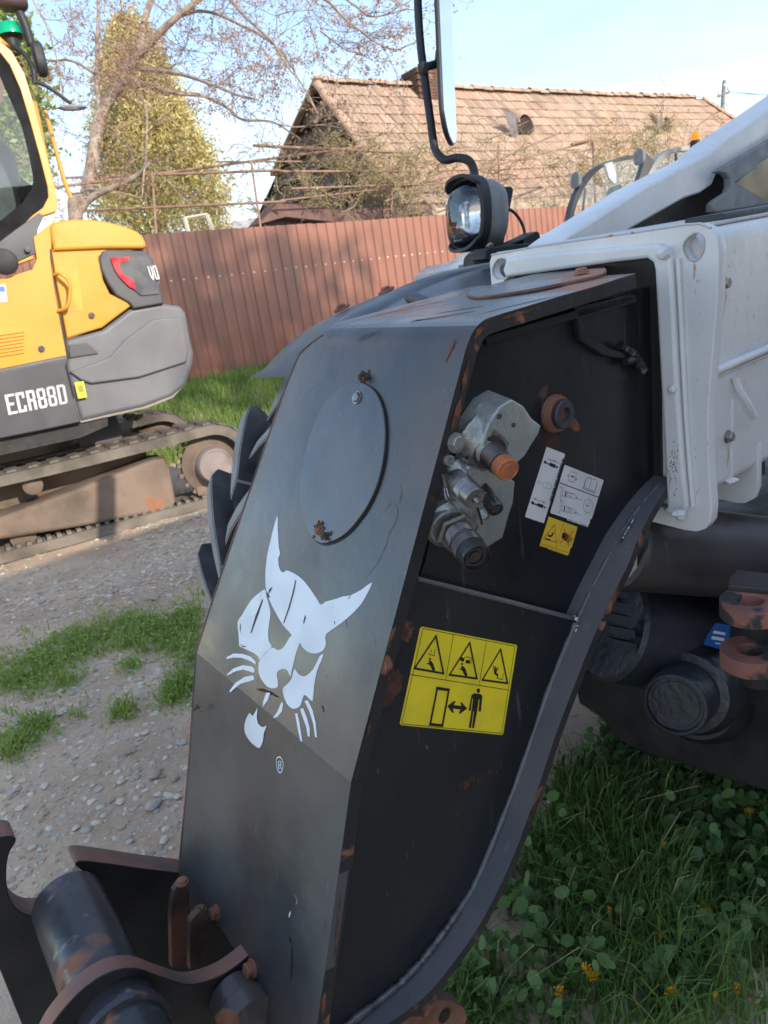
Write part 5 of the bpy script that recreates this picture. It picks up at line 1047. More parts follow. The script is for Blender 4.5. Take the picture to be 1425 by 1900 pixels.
# roof deck (near slope with hip end), far slope, hip end
deck = [Pp(0, 0, -.10), Pp(LEN, 0, -.10), Pp(LEN+hip, eave, -.10), Pp(0, eave, -.10)]
far2 = RA+RL*latF*1.6+V((0, 0, dzF*1.6)); far3 = far2+RD*(LEN+hip)
mesh('roof_deck', deck+[far2, far3], [(0, 1, 2, 3), (0, 4, 5, 1), (1, 5, 2)], mat('roof batten shade', (.06, .045, .035), .9), HS)
tw, rowh = .19, .36; nrow = int(eave/rowh)
tms = []
for ci in range(4):
    x0, w, l, h = 0, tw*.48, rowh*1.22, .02
    v = []; q = [(-w, .000), (-w*.55, .030), (0, .012), (w*.55, .030), (w, .000)]
    for (yy, zz) in ((0, .055), (l, .028)):
        for (x, z) in q: v.append((x, -0, 0))
    v = []
    for (t, lift) in ((0, .0), (l, .035)):
        for (x, z) in q: v.append(RD*x+sl_dir*t+rn*(z+lift))
    n = len(q); v += [p-rn*.014 for p in v[n:]]
    f = [(i, i+1, n+i+1, n+i) for i in range(n-1)]+[(n+i, n+i+1, 2*n+i+1, 2*n+i) for i in range(n-1)]
    me = bpy.data.meshes.new('roof_tile'); me.from_pydata([tuple(p) for p in v], [], f); me.update(); me.materials.append(tcol[ci]); tms.append((me, v, f))
cand = []
for r in range(nrow):
    t = r*rowh; xmax = LEN+hip*t/eave
    for k in range(int(xmax/tw)+1):
        x = k*tw+(.5*tw if r % 2 else 0)
        if x > xmax: continue
        sag = -.05*math.sin(math.pi*x/LEN)-.03*NZ.noise(V((x*.4, t*.6, 0)))
        cand.append((x, t, sag))
ci_of = lambda x, t: min(3, max(0, int((NZ.noise(V((x*.55, t*.8, 7)))*1.6+random.uniform(-.45, .55)+.5)*3.4)))
def vis(p):
    a = prj(p); return 0 < a[0] < 1425 and a[1] > 0 and a[2] > 0
cand.sort(key=lambda c: (not vis(Pp(c[0], c[1])), prj(Pp(c[0], c[1]))[2]))
big_v, big_f, big_m = [], [], []
for i, (x, t, sag) in enumerate(cand):
    P = Pp(x, t, sag+random.uniform(-.008, .012))+RD*random.uniform(-.008, .008); c = ci_of(x, t)
    if i < 290:
        o = bpy.data.objects.new('roof_tile', tms[c][0]); COL.objects.link(o); o.parent = HS; o.location = P-HS.location
    else:
        b = len(big_v); big_v += [P+q for q in tms[c][1]]; big_f += [tuple(b+j for j in f) for f in tms[c][2]]; big_m += [c]*len(tms[c][2])
ob = mesh('roof_tiles', big_v, big_f, None, HS); [ob.data.materials.append(m) for m in tcol]; ob.data.polygons.foreach_set('material_index', big_m); ob['kind'] = 'stuff'
# ridge tiles, verge tiles
rm_ = TB(); rv = []
for i in range(7): a = math.pi*i/6; rv.append((math.cos(a)*.13, math.sin(a)*.13))
def cap_tile(P, d, up, m, name, L_=.42):
    sd_ = d.cross(up).normalized(); v = [P+sd_*x+up*(z-.03) for x, z in rv]+[P+d*L_+sd_*x*.85+up*(z*.85-.03) for x, z in rv]
    mesh(name, v, [(i, i+1, 8+i, 7+i) for i in range(6)], m, HS, None)
for i in range(int(LEN/.4)): cap_tile(RA+RD*(i*.4)+V((0, 0, .07-.05*math.sin(math.pi*i*.4/LEN)+random.uniform(-.02, .02))), RD, V((0, 0, 1)), random.choice(tcol), 'ridge_tile')
hd_ = (Pp(LEN+hip, eave)-Pp(LEN, 0)).normalized(); hu = (V((0, 0, 1))-hd_*hd_.z).normalized()
for i in range(int(9/.4)): cap_tile(Pp(LEN, 0)+hd_*(i*.4)+hu*.04, hd_, hu, random.choice(tcol), 'ridge_tile')
for i in range(nrow): cap_tile(Pp(-.04, i*rowh, .03)-rn*.02, sl_dir, rn, tcol[3 if i % 3 else 0], 'verge_tile', rowh*1.1)
# gable boards and scalloped shingle rows
gm = mat('grey weathered boards', (.10, .078, .06), .9, col2=(.16, .12, .09), sc2=3, bump=.4, bsc=30, dust=.2)
kN, kF = dzN/abs(latN), dzF/latF
for i in range(26):
    l0 = latN*1.0+i*.24
    if l0 > 3.4: break
    zt_ = (l0*-kN*-1 if l0 < 0 else kF*l0); zt_ = (dzN*(l0/latN)) if l0 < 0 else dzF*(l0/latF)
    zt2 = (dzN*((l0+.22)/latN)) if l0+.22 < 0 else dzF*((l0+.22)/latF); zz = min(zt_, zt2)-.1
    TB().box(RA+RD*(.22+.02*(i % 3))+RL*(l0+.11)+V((0, 0, (zz-6.2)/2)), RD*.012, RL*.108, V((0, 0, (zz+6.2)/2))).build('gable_board', gm, HS)
for r in range(5):
    z = -.55-r*.52; w0 = z/dzN*latN*.95; w1 = z/dzF*latF*1.0; sh = [] ; n = max(3, int((w1-max(w0, -1.0))/.16)); fs = []; v = []
    a0 = max(w0, -.9+.1*r)
    for k in range(n+1):
        l = a0+(w1-a0)*k/n; d = .10*abs(math.sin(k*1.9)); v += [RA+RD*-.02+RL*l+V((0, 0, z-.16-d)), RA+RD*.12+RL*l+V((0, 0, z+.2))]
    for k in range(n): fs.append((2*k, 2*k+2, 2*k+3, 2*k+1))
    mesh('gable_shingle_row', v, fs, gm, HS)
    TB().tube([RA-RD*.05+RL*(a0+(w1-a0)*k/n)+V((0, 0, z-.16-.10*abs(math.sin(k*1.9)))) for k in range(n+1)], .028, .028, 5).build('shingle_edge', mat('bleached shingle edge %d' % r, (.34, .29, .23), .9), HS)
far_roof = TB()
for i in range(9): c = RA+RL*(latF*i/8)+V((0, 0, dzF*i/8)); far_roof.box(c-RD*.05+V((0, 0, .02)), RD*.12, (RL*latF+V((0, 0, dzF)))/17, V((0, 0, .03)))
far_roof.build('verge_board', tcol[2], HS)
wl = RA+RL*3.0; mesh('house_wall', [V((p.x, p.y, z)) for z in (0, 3.2) for p in (Pp(.3, eave*.92), Pp(LEN+hip-.4, eave*.92))]+[], [(0, 1, 3, 2)], mat('old plaster', (.45, .36, .27), .9, col2=(.36, .28, .2), sc2=2, bump=.3), HS)
# chimney of bricks
CHP = RA+RD*3.35+V((0, 0, .02)); brick_m = [mat('soot brick', (.13, .07, .05), .9, bump=.3), mat('sunlit brick', (.33, .19, .13), .9, bump=.3)]
CH = bpy.data.objects.new('chimney', None); COL.objects.link(CH); CH.parent = HS; CH.location = CHP-HS.location
bmx = bpy.data.meshes.new('brick'); t = TB().box(V((0, 0, 0)), RD*.118, RL*.055, V((0, 0, .034))); bmx.from_pydata([tuple(v) for v in t.v], [], t.f); bmx.materials.append(brick_m[0])
bmy = bpy.data.meshes.new('brick'); t = TB().box(V((0, 0, 0)), RD*.055, RL*.118, V((0, 0, .034))); bmy.from_pydata([tuple(v) for v in t.v], [], t.f); bmy.materials.append(brick_m[0])
for r in range(10):
    e = .02 if r >= 8 else 0
    for side in (-1, 1):
        for k in range(3):
            for (me, P) in ((bmx, RD*((k-1)*.245+(.06 if r % 2 else -.06))+RL*side*(.31+e)), (bmy, RL*((k-1)*.21)+RD*side*(.33+e))):
                o = bpy.data.objects.new('brick', me); COL.objects.link(o); o.parent = CH; o.location = P+V((random.uniform(-.006, .006), random.uniform(-.006, .006), -.35+r*.077))
TB().box(CHP+V((0, 0, -.02)), RD*.29, RL*.27, V((0, 0, .36))).build('chimney_core', mat('mortar', (.30, .24, .19), .95), CH)
# dormers (small eyelid openings)
def dormer(px, py, s, name='roof_hatch'):
    P = pl(px, py, RA, rn)+rn*.06; d = bpy.data.objects.new(name, None); COL.objects.link(d); d.parent = HS; d.location = P-HS.location
    arc = [(RD*math.cos(a)*.30*s+V((0, 0, 1))*math.sin(a)*.42*s) for a in [math.pi*i/10 for i in range(11)]]; out = -RL
    mesh('hatch_hood', [P+q-sl_dir*.0 for q in arc]+[P+q*1.0-sl_dir*.9*s+out*-.0 for q in [a*.15 for a in arc]], [(i, i+1, 12+i, 11+i) for i in range(10)], tcol[3], d, 40)
    mesh('hatch_opening', [P+q*.85+out*-.03 for q in arc]+[P+out*-.03], [tuple(range(11))], mat('hatch dark %d' % px, (.03, .02, .02), .9), d)
    mesh('hatch_shutter', [P-RD*.3*s+out*.0, P-RD*.95*s+V((0, 0, .42*s))+out*.25, P-RD*.45*s+V((0, 0, .40*s))+out*.1, P-RD*.5*s-V((0, 0, .22*s))], [(0, 1, 2), (0, 3, 1)], mat('grey sheet %d' % px, (.17, .16, .17), .5), d)
dormer(975, 250, 1.15); dormer(1236, 246, 1.0)
# lean-to roof behind the vines
sh_ = thing('shed', 'low dark shed with a reddish roof under the dry vines beside the gable', 'shed', at(620, 420, 14))
FSh = frame(at(640, 410, 14), NF)
plate('shed_wall', FSh, [to2(FSh, [(485, 425), (520, 380), (560, 392), (700, 380), (800, 380), (830, 520), (485, 520)])], .3, mat('shed boards', (.07, .05, .045), .9, col2=(.12, .085, .075), sc2=3), sh_)
plate('shed_roof', frame(at(640, 400, 13.7), NF), [to2(frame(at(640, 400, 13.7), NF), [(480, 416), (520, 372), (640, 392), (790, 372), (800, 392), (640, 414), (530, 402)])], .4, mat('reddish felt', (.16, .09, .08), .8), sh_)
s2 = thing('far_shed', 'small pale grey shed roof beyond the fence, left of the gable', 'shed', at(480, 400, 25)); F2s = frame(at(480, 400, 25), -cF)
plate('shed_roof', F2s, [to2(F2s, [(395, 420), (440, 410), (485, 402), (520, 372), (540, 402), (540, 450), (395, 450)])], 2, mat('pale sheet roof', (.42, .43, .46), .6), s2)
# ================================================================== trees, vines, pergola
bark = mat('walnut bark', (.36, .29, .235), .9, 0, col2=(.20, .155, .125), sc2=6, bump=.6, bsc=35, dust=.3, dcol=(.42, .36, .27))
twm = mat('twig bark', (.30, .235, .19), .9, 0, col2=(.20, .15, .125), sc2=4)
budm = leafmat('pink brown buds', (.34, .17, .14), (.46, .30, .17), trans=.35)
TD = 12.5
WT = thing('walnut_tree', 'bare walnut tree with pale forked trunk and reddish buds above the excavator', 'tree', V((at(140, 405, TD).x, at(140, 405, TD).y, .7)))
def limb(px, r0, r1, name, d=TD, dd=0, m=bark, parent=WT, n=8):
    k = len(px); P = [at(x, y, d+dd*i/(k-1)) for i, (x, y) in enumerate(px)]; S_ = [V(q) for q in spline([tuple(p) for p in P], 5)]
    S_ = [p+V((NZ.noise(p*1.3), NZ.noise(p*1.3+V((5, 0, 0))), NZ.noise(p*1.3+V((0, 9, 0)))))*.05 for p in S_]
    TB().tube(S_, r0, r1, n).build(name, m, parent); return S_
base_ = at(128, 440, TD); base_.z = .6
tr = [at(x, y, TD) for x, y in [(140, 403), (158, 370), (166, 330), (176, 270), (184, 222), (205, 180), (228, 150), (243, 112)]]
tv = [V(q) for q in spline([tuple(p) for p in [base_]+tr], 5)]; TB().tube(tv, .125, .085, 14).build('trunk', bark, WT)
LB = []
LB.append(limb([(243, 115), (262, 92), (290, 68), (330, 32), (372, -5), (420, -60)], .075, .04, 'branch', dd=-.6))
LB.append(limb([(243, 115), (262, 78), (268, 40), (282, -10), (290, -60)], .07, .04, 'branch', dd=.5))
LB.append(limb([(250, 124), (285, 128), (320, 134), (360, 145), (398, 158), (440, 175), (480, 186)], .04, .015, 'branch', dd=-1))
LB.append(limb([(232, 148), (270, 158), (300, 168), (340, 173), (375, 176), (422, 197), (450, 218), (505, 226), (560, 260)], .05, .015, 'branch', dd=.8))
LB.append(limb([(240, 140), (258, 175), (271, 210), (274, 280), (268, 330), (262, 366)], .028, .012, 'branch', dd=-.4))
LB.append(limb([(184, 222), (184, 180), (180, 140), (182, 80), (180, 20), (178, -50)], .042, .03, 'branch', dd=.6))
LB.append(limb([(182, 140), (150, 122), (122, 112), (92, 114), (60, 100)], .028, .012, 'branch', dd=.5))
LB.append(limb([(150, 388), (170, 366), (205, 350), (240, 334), (262, 318), (280, 300)], .075, .03, 'branch', dd=-.3))
LB.append(limb([(150, 386), (140, 402), (134, 420)], .06, .06, 'branch'))
LB.append(limb([(330, 32), (372, 20), (420, 32), (470, 60), (520, 100), (560, 160), (590, 210)], .03, .01, 'branch', dd=-1))
LB.append(limb([(280, -40), (400, -20), (450, 28), (503, 81), (530, 119), (552, 150)], .035, .01, 'branch', d=TD-.5, dd=-.6))
LB.append(limb([(420, -60), (520, -30), (601, 0), (639, 32), (674, 60), (695, 77), (731, 91), (760, 81)], .028, .008, 'branch', d=TD-.8, dd=-.4))
LB.append(limb([(600, -30), (657, 7), (680, 25), (702, 28), (735, 22), (760, 14)], .02, .007, 'branch', d=TD-.8))
LB.append(limb([(590, 60), (640, 90), (659, 98), (646, 119), (645, 147)], .012, .006, 'branch', d=TD-.8))
LB.append(limb([(60, 0), (90, 60), (110, 130), (118, 200), (108, 250)], .018, .008, 'branch', d=TD))
LB.append(limb([(500, 226), (545, 235), (600, 232), (650, 245)], .012, .006, 'branch', d=TD))
twg = TB(); buds = []
def grow(P, d, l, r, depth, rg):
    n = 4; pts = [P]
    for i in range(n):
        d = (d+V((rg.gauss(0, .22), rg.gauss(0, .22), rg.gauss(.03, .2)))).normalized(); P = P+d*l/n; pts.append(P)
        if depth > 0 and rg.random() < .62: grow(P, (d+V((rg.gauss(0, .75), rg.gauss(0, .75), rg.gauss(.1, .6)))).normalized(), l*rg.uniform(.5, .8), r*.62, depth-1, rg)
        elif rg.random() < .33: buds.append(P)
    twg.tube(pts, r, r*.45, 3, cap=False); buds.append(P); buds.append(P)
rg = random.Random(11)
for S_ in LB:
    for i in range(3, len(S_), 2):
        for _ in range(1): grow(S_[i], V((rg.gauss(0, .8), rg.gauss(0, .6), rg.gauss(.1, .7))).normalized(), rg.uniform(.4, 1.0), .0085, 2, rg)
for i in range(18, len(tv), 3): grow(tv[i], V((rg.gauss(0, .8), rg.gauss(0, .6), rg.gauss(.1, .5))).normalized(), rg.uniform(.4, .9), .009, 2, rg)
# higher boughs reaching over the sky
for i in range(16):
    x, y = rg.uniform(60, 640), rg.uniform(-60, 60); grow(at(x, y, TD+rg.uniform(-1, 1)), (V((rg.uniform(-.6, .8), 0, -.55))).normalized(), rg.uniform(.7, 1.5), .010, 3, rg)
tag(twg.build('twigs', twm, WT), kind='stuff'); print('twig faces', len(twg.f), 'buds', len(buds))
def leafcloud(name, pts, size, per, m, parent, rg, spread=.5, aspect=.5, droop=0):
    N = len(pts)*per; P = np.repeat(np.array([tuple(p) for p in pts]), per, 0)+rg.normal(0, size*spread*2, (N, 3))
    a = rg.normal(0, 1, (N, 3)); a[:, 2] -= droop; a /= np.linalg.norm(a, axis=1)[:, None]; b = np.cross(a, rg.normal(0, 1, (N, 3))); b /= np.linalg.norm(b, axis=1)[:, None]
    s = size*rg.uniform(.6, 1.4, (N, 1)); A = a*s; B = b*s*aspect
    K_ = 6 if aspect > .7 else 4
    vs = (np.stack([P+A*math.cos(k*math.pi/3)+B*math.sin(k*math.pi/3) for k in range(6)], 1) if K_ == 6 else np.stack([P-A, P+B, P+A, P-B], 1)).reshape(-1, 3); me = bpy.data.meshes.new(name); me.vertices.add(len(vs)); me.vertices.foreach_set('co', vs.ravel())
    me.loops.add(len(vs)); me.loops.foreach_set('vertex_index', np.arange(len(vs))); me.polygons.add(N); me.polygons.foreach_set('loop_start', np.arange(0, len(vs), K_)); me.polygons.foreach_set('loop_total', np.full(N, K_)); me.update(); me.validate()
    return tag(link(name, me, m, parent), kind='stuff')
leafcloud('buds', buds, .021, 3, budm, WT, RG, .8)
# conifer
CO = at(290, 400, 17); CT = at(240, 40, 17); Hc = CT.z-.3
CN = thing('conifer_tree', 'tall dense yellow green thuja tree behind the walnut trunk', 'tree', V((CO.x, CO.y, .5)))
thj = leafmat('thuja scale leaves', (.34, .30, .10), (.66, .56, .24), trans=.15, scale=1.2)
cw_ = (at(405, 390, 17)-at(185, 390, 17)).length/2; zc0 = at(290, 400, 17).z
pts = []; rgc = np.random.default_rng(5); cxy = (at(296, 400, 17)); ctp = at(262, 85, 17); Ht = ctp.z-zc0+.8
for i in range(3600):
    t = rgc.random()**.75; R = cw_*1.05*(1-t**2.3)*(1 if t > .0 else 1)+.05; z = zc0-.8+Ht*t
    a = rgc.uniform(0, 2*math.pi); lob = 1+.26*NZ.noise(V((math.cos(a)*1.6, math.sin(a)*1.6, z*.9)))+.18*NZ.noise(V((math.cos(a)*4, math.sin(a)*4, z*2.5)))
    r = R*lob*(rgc.random()**.28); cx_ = cxy.x+(ctp.x-cxy.x)*t; pts.append((cx_+r*math.cos(a), cxy.y+r*math.sin(a), z))
leafcloud('crown', pts, .055, 20, thj, CN, rgc, 1.5, .30, droop=-.6)
TB().tube([V((cxy.x, cxy.y, .3)), V((cxy.x, cxy.y, zc0)), V((ctp.x, cxy.y, ctp.z-.5))], .16, .03, 10).build('trunk', bark, CN)
# far-left leafy tree
LF = thing('leafy_tree', 'fresh green leafy tree behind the excavator cab at the left edge', 'tree', V((at(0, 300, 20).x, at(0, 300, 20).y, .5)))
pts = []; c0_ = at(-40, 170, 20)
for i in range(2200):
    q = rgc.normal(0, 1, 3); q /= np.linalg.norm(q); r = rgc.random()**.3; l = 1+.3*NZ.noise(V(q*2)); pts.append((c0_.x+q[0]*1.7*r*l, c0_.y+q[1]*1.6*r*l, c0_.z+q[2]*3.0*r*l))
leafcloud('crown', pts, .09, 12, leafmat('fresh leaves', (.12, .20, .03), (.30, .36, .07), trans=.3), LF, rgc, 1.2, .5)
TB().tube([V((c0_.x, c0_.y, .3)), V((c0_.x, c0_.y, c0_.z))], .16, .08, 10).build('trunk', bark, LF)
# pergola of brown rails, posts and wire behind the fence, with dry vines
PG = thing('vine_trellis', 'rusty pipe trellis with long rails and dry grapevines above the fence', 'trellis', V((at(480, 400, 12.5).x, at(480, 400, 12.5).y, .7)))
rlm = mat('brown painted pipe', (.30, .185, .135), .7, 0, col2=(.22, .13, .09), sc2=5)
def rail_(a, b, r, da=12.5, db=12.5): TB().tube([at(*a, da), at(*b, db)], r, r, 8).build('trellis_rail', rlm, PG)
rail_((118, 330), (520, 316), .022); rail_((100, 348), (700, 268), .024, 12, 14.5); rail_((470, 270), (760, 283), .026, 12.5, 14); rail_((150, 391), (530, 374), .022); rail_((500, 318), (775, 318), .02, 12.5, 14); rail_((540, 350), (775, 342), .02, 12.5, 14); rail_((400, 300), (560, 300), .016); rail_((520, 372), (900, 330), .016, 12.5, 15); rail_((760, 345), (1100, 262), .018, 14, 18); rail_((1060, 268), (1098, 258), .03, 17, 18); rail_((940, 290), (1040, 245), .02, 17, 18)
for a, b, r in (((466, 300), (484, 425), .020), ((282, 318), (290, 436), .024), ((722, 290), (730, 410), .022), ((718, 300), (720, 410), .014), ((925, 268), (926, 370), .024), ((1101, 262), (1102, 320), .03)):
    d = 12.5 if a[0] < 700 else (14 if a[0] < 900 else 17); P, Q = at(*a, d), at(*b, d); Q.z = .6; Q.x, Q.y = (P+(at(*b, d)-P)).x, (at(*b, d)).y; TB().tube([P, at(*b, d), Q], r, r, 8).build('trellis_post', rlm, PG)
vine = TB(); vb_ = []
vleaf = leafmat('yellow green vine buds', (.40, .33, .10), (.52, .44, .20), trans=.3)
def vgrow(P, d, l, r, depth, rg):
    n = 6; pts = [P]
    for i in range(n):
        d = (d+V((rg.gauss(0, .35), rg.gauss(0, .35), rg.gauss(0, .38)))).normalized(); P = P+d*l/n; pts.append(P)
        if depth > 0 and rg.random() < .5: vgrow(P, V((rg.gauss(0, .8), rg.gauss(0, .5), rg.gauss(-.2, .7))).normalized(), l*.65, r*.7, depth-1, rg)
        if rg.random() < .3: vb_.append(P)
    vine.tube(pts, r, r*.5, 4, cap=False)
rg = random.Random(5)
for i in range(120):
    x, y = rg.uniform(505, 790), rg.uniform(250, 408)
    if y < 400-(x-500)*.9 and x < 600: continue
    if y < 280+(x-600)*.0 and x > 640: y += 40
    vgrow(at(x, y, rg.uniform(13, 15)), V((rg.gauss(0, .7), rg.gauss(0, .4), rg.gauss(.1, .7))).normalized(), rg.uniform(.4, 1.1), .013, 2, rg)
for i in range(60):
    x = rg.uniform(780, 1330); y = rg.gauss(325, 28)-(.08*(x-800)); vgrow(at(x, y, rg.uniform(15.5, 18)), V((rg.gauss(0, .8), rg.gauss(0, .3), rg.gauss(.1, .6))).normalized(), rg.uniform(.5, 1.2), .013, 2, rg)
for i in range(26):
    x = rg.uniform(400, 560); y = rg.uniform(270, 400); vgrow(at(x, y, 12.6), V((rg.gauss(0, .8), rg.gauss(0, .3), rg.gauss(0, .5))).normalized(), rg.uniform(.3, .9), .008, 1, rg)
tag(vine.build('dry_vines', mat('dry vine wood', (.34, .26, .16), .9, col2=(.24, .19, .13), sc2=3), PG), kind='stuff'); leafcloud('vine_buds', vb_, .022, 2, vleaf, PG, RG, .9)
for (x, y, r) in ((1225, 235, .9), (1130, 262, .7), (1300, 262, .7)):
    bs = thing('budding_shrub', {1225: 'tallest pale yellow budding shrub in front of the roof, left of the orange beacon', 1130: 'low yellowish shrub against the roof above the curved cab glass', 1300: 'small yellowish shrub right beside the orange beacon'}[x], 'shrub', at(x, 330, 19), 'shrubs against the tiled roof')
    c = at(x, y+25, 18.5); pts = [tuple(c+V((rg.gauss(0, r*.5), rg.gauss(0, .4), rg.gauss(0, r*.35)))) for _ in range(160)]; leafcloud('foliage', pts, .03, 4, vleaf, bs, RG, 1.2)
    s = TB(); [s.tube([c-V((rg.gauss(0, .2), 0, 1.6)), V(pts[k])], .015, .006, 4) for k in range(0, 160, 8)]; s.build('stem', twm, bs)
# pale wooden frame standing above the fence
LD = thing('wooden_ladder', 'top of a pale wooden ladder sticking up behind the brown fence', 'ladder', V((at(370, 420, 10.3).x, at(370, 420, 10.3).y, .7)))
pw = mat('pale bare wood', (.62, .56, .42), .8, col2=(.5, .44, .33), sc2=6)
a, b, c, d = at(343, 405, 10.3), at(384, 398, 10.3), at(352, 440, 10.2), at(398, 436, 10.2)
for P, Q in ((a, c), (b, d)): R_2 = Q+(Q-P)*3; TB().tube([P, Q, R_2], .028, .028, 4).build('ladder_rail', pw, LD)
TB().tube([a, b], .022, .022, 4).build('rung', pw, LD); TB().tube([a+(c-a)*2, b+(d-b)*2], .022, .022, 4).build('rung', pw, LD)
# utility pole with wires
UP = thing('utility_pole', 'grey concrete utility pole with a small crossarm behind the roof end', 'utility pole', V((at(1338, 240, 40).x, at(1338, 240, 40).y, 0)))
pm = mat('concrete pole', (.22, .21, .20), .8)
pt, pb = at(1344, 150, 40), at(1338, 240, 40); TB().tube([pt, pb, V((pb.x-.1, pb.y, 0))], .10, .16, 8).build('pole', pm, UP); TB().tube([at(1332, 179, 40), at(1353, 171, 40)], .07, .07, 6).build('crossarm', pm, UP)
for x, y in ((1334, 173), (1352, 165), (1344, 160)): lathe('insulator', at(x, y+3, 40), V((0, 0, 1)), [(0, .06), (.12, .09), (.2, .04)], dlab, UP, 8)
for (a, b, n) in (((1350, 168), (1600, 140), 1), ((1344, 172), (1700, 130), 1), ((1350, 240), (1500, 165), 1)):
    A, B_ = at(*a, 40), at(*b, 44); W_ = [A+(B_-A)*(i/12)-V((0, 0, .6*math.sin(math.pi*i/12))) for i in range(13)]; TB().tube(W_, .012, .012, 4).build('wire', plast, UP)
# ================================================================== machine with curved cab in the back, parked car
LO = thing('wheel_loader', 'grey machine cab with curved windscreen and orange beacon, parked beyond the boom', 'loader', V((at(1180, 450, 6).x, at(1180, 450, 6).y, .1)))
gcab = mat('beige grey cab paint', (.36, .35, .32), .5); dL = 6.0; nl = -SF; nl = V((nl.x, nl.y, 0)).normalized()
FL1 = frame(at(1120, 380, dL), nl); FL2 = frame(at(1240, 340, dL+.5), nl)
def ol(fr, px): return to2(fr, px)
wso = spline([(1052, 470), (1055, 420), (1062, 380), (1080, 340), (1110, 308), (1150, 292), (1200, 284)], 4)+[(1215, 300), (1190, 350), (1172, 390), (1165, 470)]
wsi = spline([(1058, 470), (1061, 420), (1069, 384), (1086, 346), (1113, 314), (1152, 299), (1188, 292)], 4)+[(1196, 300), (1182, 345), (1166, 385), (1158, 470)]
w1 = plate('cab_frame', FL1, [ol(FL1, wso), ol(FL1, wsi)], .05, dgr, LO); plate('windscreen', FL1, [ol(FL1, wsi)], 0, glass('loader windscreen', (.78, .86, .82), .5), w1, off=-.02)
sdo = spline([(1165, 470), (1178, 400), (1196, 340), (1216, 300), (1240, 278), (1275, 270), (1300, 270)], 4)+[(1305, 330), (1300, 470)]
sdi = spline([(1174, 470), (1188, 400), (1206, 345), (1222, 308), (1244, 288), (1262, 281)], 4)+[(1293, 278), (1293, 470)]
w2 = plate('cab_side', FL2, [ol(FL2, sdo), ol(FL2, sdi)], .08, gcab, LO, bev=.01); plate('side_window', FL2, [ol(FL2, sdi)], 0, glass('loader side glass', (.72, .82, .72), .5), w2, off=-.03)
TB().tube([at(1254, 285, dL+.5), at(1256, 345, dL+.5)], .012, .012, 6).build('window_divider', dgr, w2)
FL3 = frame(at(1180, 470, dL+.2), nl); plate('body', FL3, [ol(FL3, [(1040, 455), (1400, 430), (1420, 640), (1080, 660)])], 1.2, gcab, LO, bev=.03)
lathe('beacon', at(1291, 264, dL+.4), V((0, 0, 1)), [(0, .04), (.01, .04), (.07, .036), (.085, .02), (.086, .001)], mat('orange lens', (.95, .30, .01), .25, emit=(.25, .06, 0)), LO, 20); lathe('beacon_base', at(1290, 272, dL+.4), V((0, 0, 1)), [(0, .045), (.05, .04)], plast, LO, 16)
tube('wiper', [at(1095, 470, dL-.1), at(1080, 420, dL-.1), at(1086, 350, dL-.1)], .01, plast, LO, 6); plate('sun_strip', frame(at(1140, 330, dL-.05), nl), [to2(frame(at(1140, 330, dL-.05), nl), [(1122, 304), (1136, 300), (1148, 336), (1140, 341), (1130, 330)])], .01, dlab, LO)
plate('seat', frame(at(1160, 400, dL+.8), nl), [to2(frame(at(1160, 400, dL+.8), nl), spline([(1130, 470), (1132, 410), (1140, 352), (1150, 345), (1158, 352), (1162, 470)], 3, True))], .1, plast, LO, bev=.03)
tube('steering_wheel', [at(1085, 440, dL+.4), at(1100, 425, dL+.5), at(1118, 432, dL+.6), at(1108, 446, dL+.5), at(1085, 440, dL+.4)], .014, plast, LO, 8)
for x, y in ((1070, 335), (1188, 292)): shell('mirror', [(-.02, .04, .05), (.02, .05, .06)], plastg, LO, C0=at(x, y, dL-.2), n=16)
for f in (-.5, 1.2): lathe('wheel', at(1180, 560, dL)+V((f, .1, -.25)), nl, [(-.3, .35), (-.3, .5), (0, .52), (0, .35), (-.05, .2), (-.05, .001)], rubber, LO, 28)
CR = thing('parked_car', 'light parked car, its roof and green tinted window showing over the boom collar', 'car', V((at(1030, 440, 8).x, at(1030, 440, 8).y, .4)))
dC = 7.6; fc = frame(at(1030, 440, dC), nl); q = lambda px: to2(fc, px)
cb = plate('body', fc, [q([(940, 480), (960, 460), (1000, 452), (1100, 440), (1180, 432), (1190, 520), (940, 540)])], 1.5, mat('silver car paint', (.6, .62, .62), .3, coat=.5), CR, bev=.05)
plate('roof', fc, [q([(985, 460), (1002, 444), (1018, 434), (1048, 426), (1100, 424), (1150, 432), (1165, 444), (1155, 446), (1100, 432), (1045, 434), (1020, 441), (1008, 450), (998, 462)])], 1.3, MT['silver car paint'], CR, bev=.01)
plate('side_window', fc, [q([(1000, 460), (1010, 450), (1022, 441), (1046, 435), (1100, 433), (1148, 446), (1150, 456)])], 1.2, mat('green tinted glass', (.12, .17, .14), .1), CR, off=-.03)
for x in (970, 1150): lathe('wheel', at(x, 530, dC), nl, [(-.2, .2), (-.2, .32), (0, .33), (.01, .2), (.01, .001)], rubber, CR, 24)
# ================================================================== unseen building added behind the camera to shade the foreground
SHB = thing('shade_building', 'unseen plastered building added behind the camera to shade the foreground', 'building', V((2.6, -3.6, 0)))
az = V((SAZ.x, SAZ.y, 0)); tz = V((-az.y, az.x, 0)); c = az*4
TB().box(c+az*4+tz*3+V((0, 0, 2.03)), az*4, tz*5, V((0, 0, 2.03))).build('wall', mat('dull plaster', (.24, .22, .19), .9, col2=(.19, .175, .15), sc2=1.5, bump=.3), SHB)
TB().box(c+az*4+tz*3+V((0, 0, 4.14)), az*4.3, tz*5.3, V((0, 0, .1))).build('roof', tcol[2], SHB)
for i in range(5): TB().box(c-az*.03+tz*(-1.2+i*2.1)+V((0, 0, 2.4)), az*.04, tz*.7, V((0, 0, .6))).build('window', dblk, SHB)
ST = thing('roadside_tree', 'tall loosely leaved tree behind the added building, out of the picture', 'tree', V((12.0, -8.6, 0)))
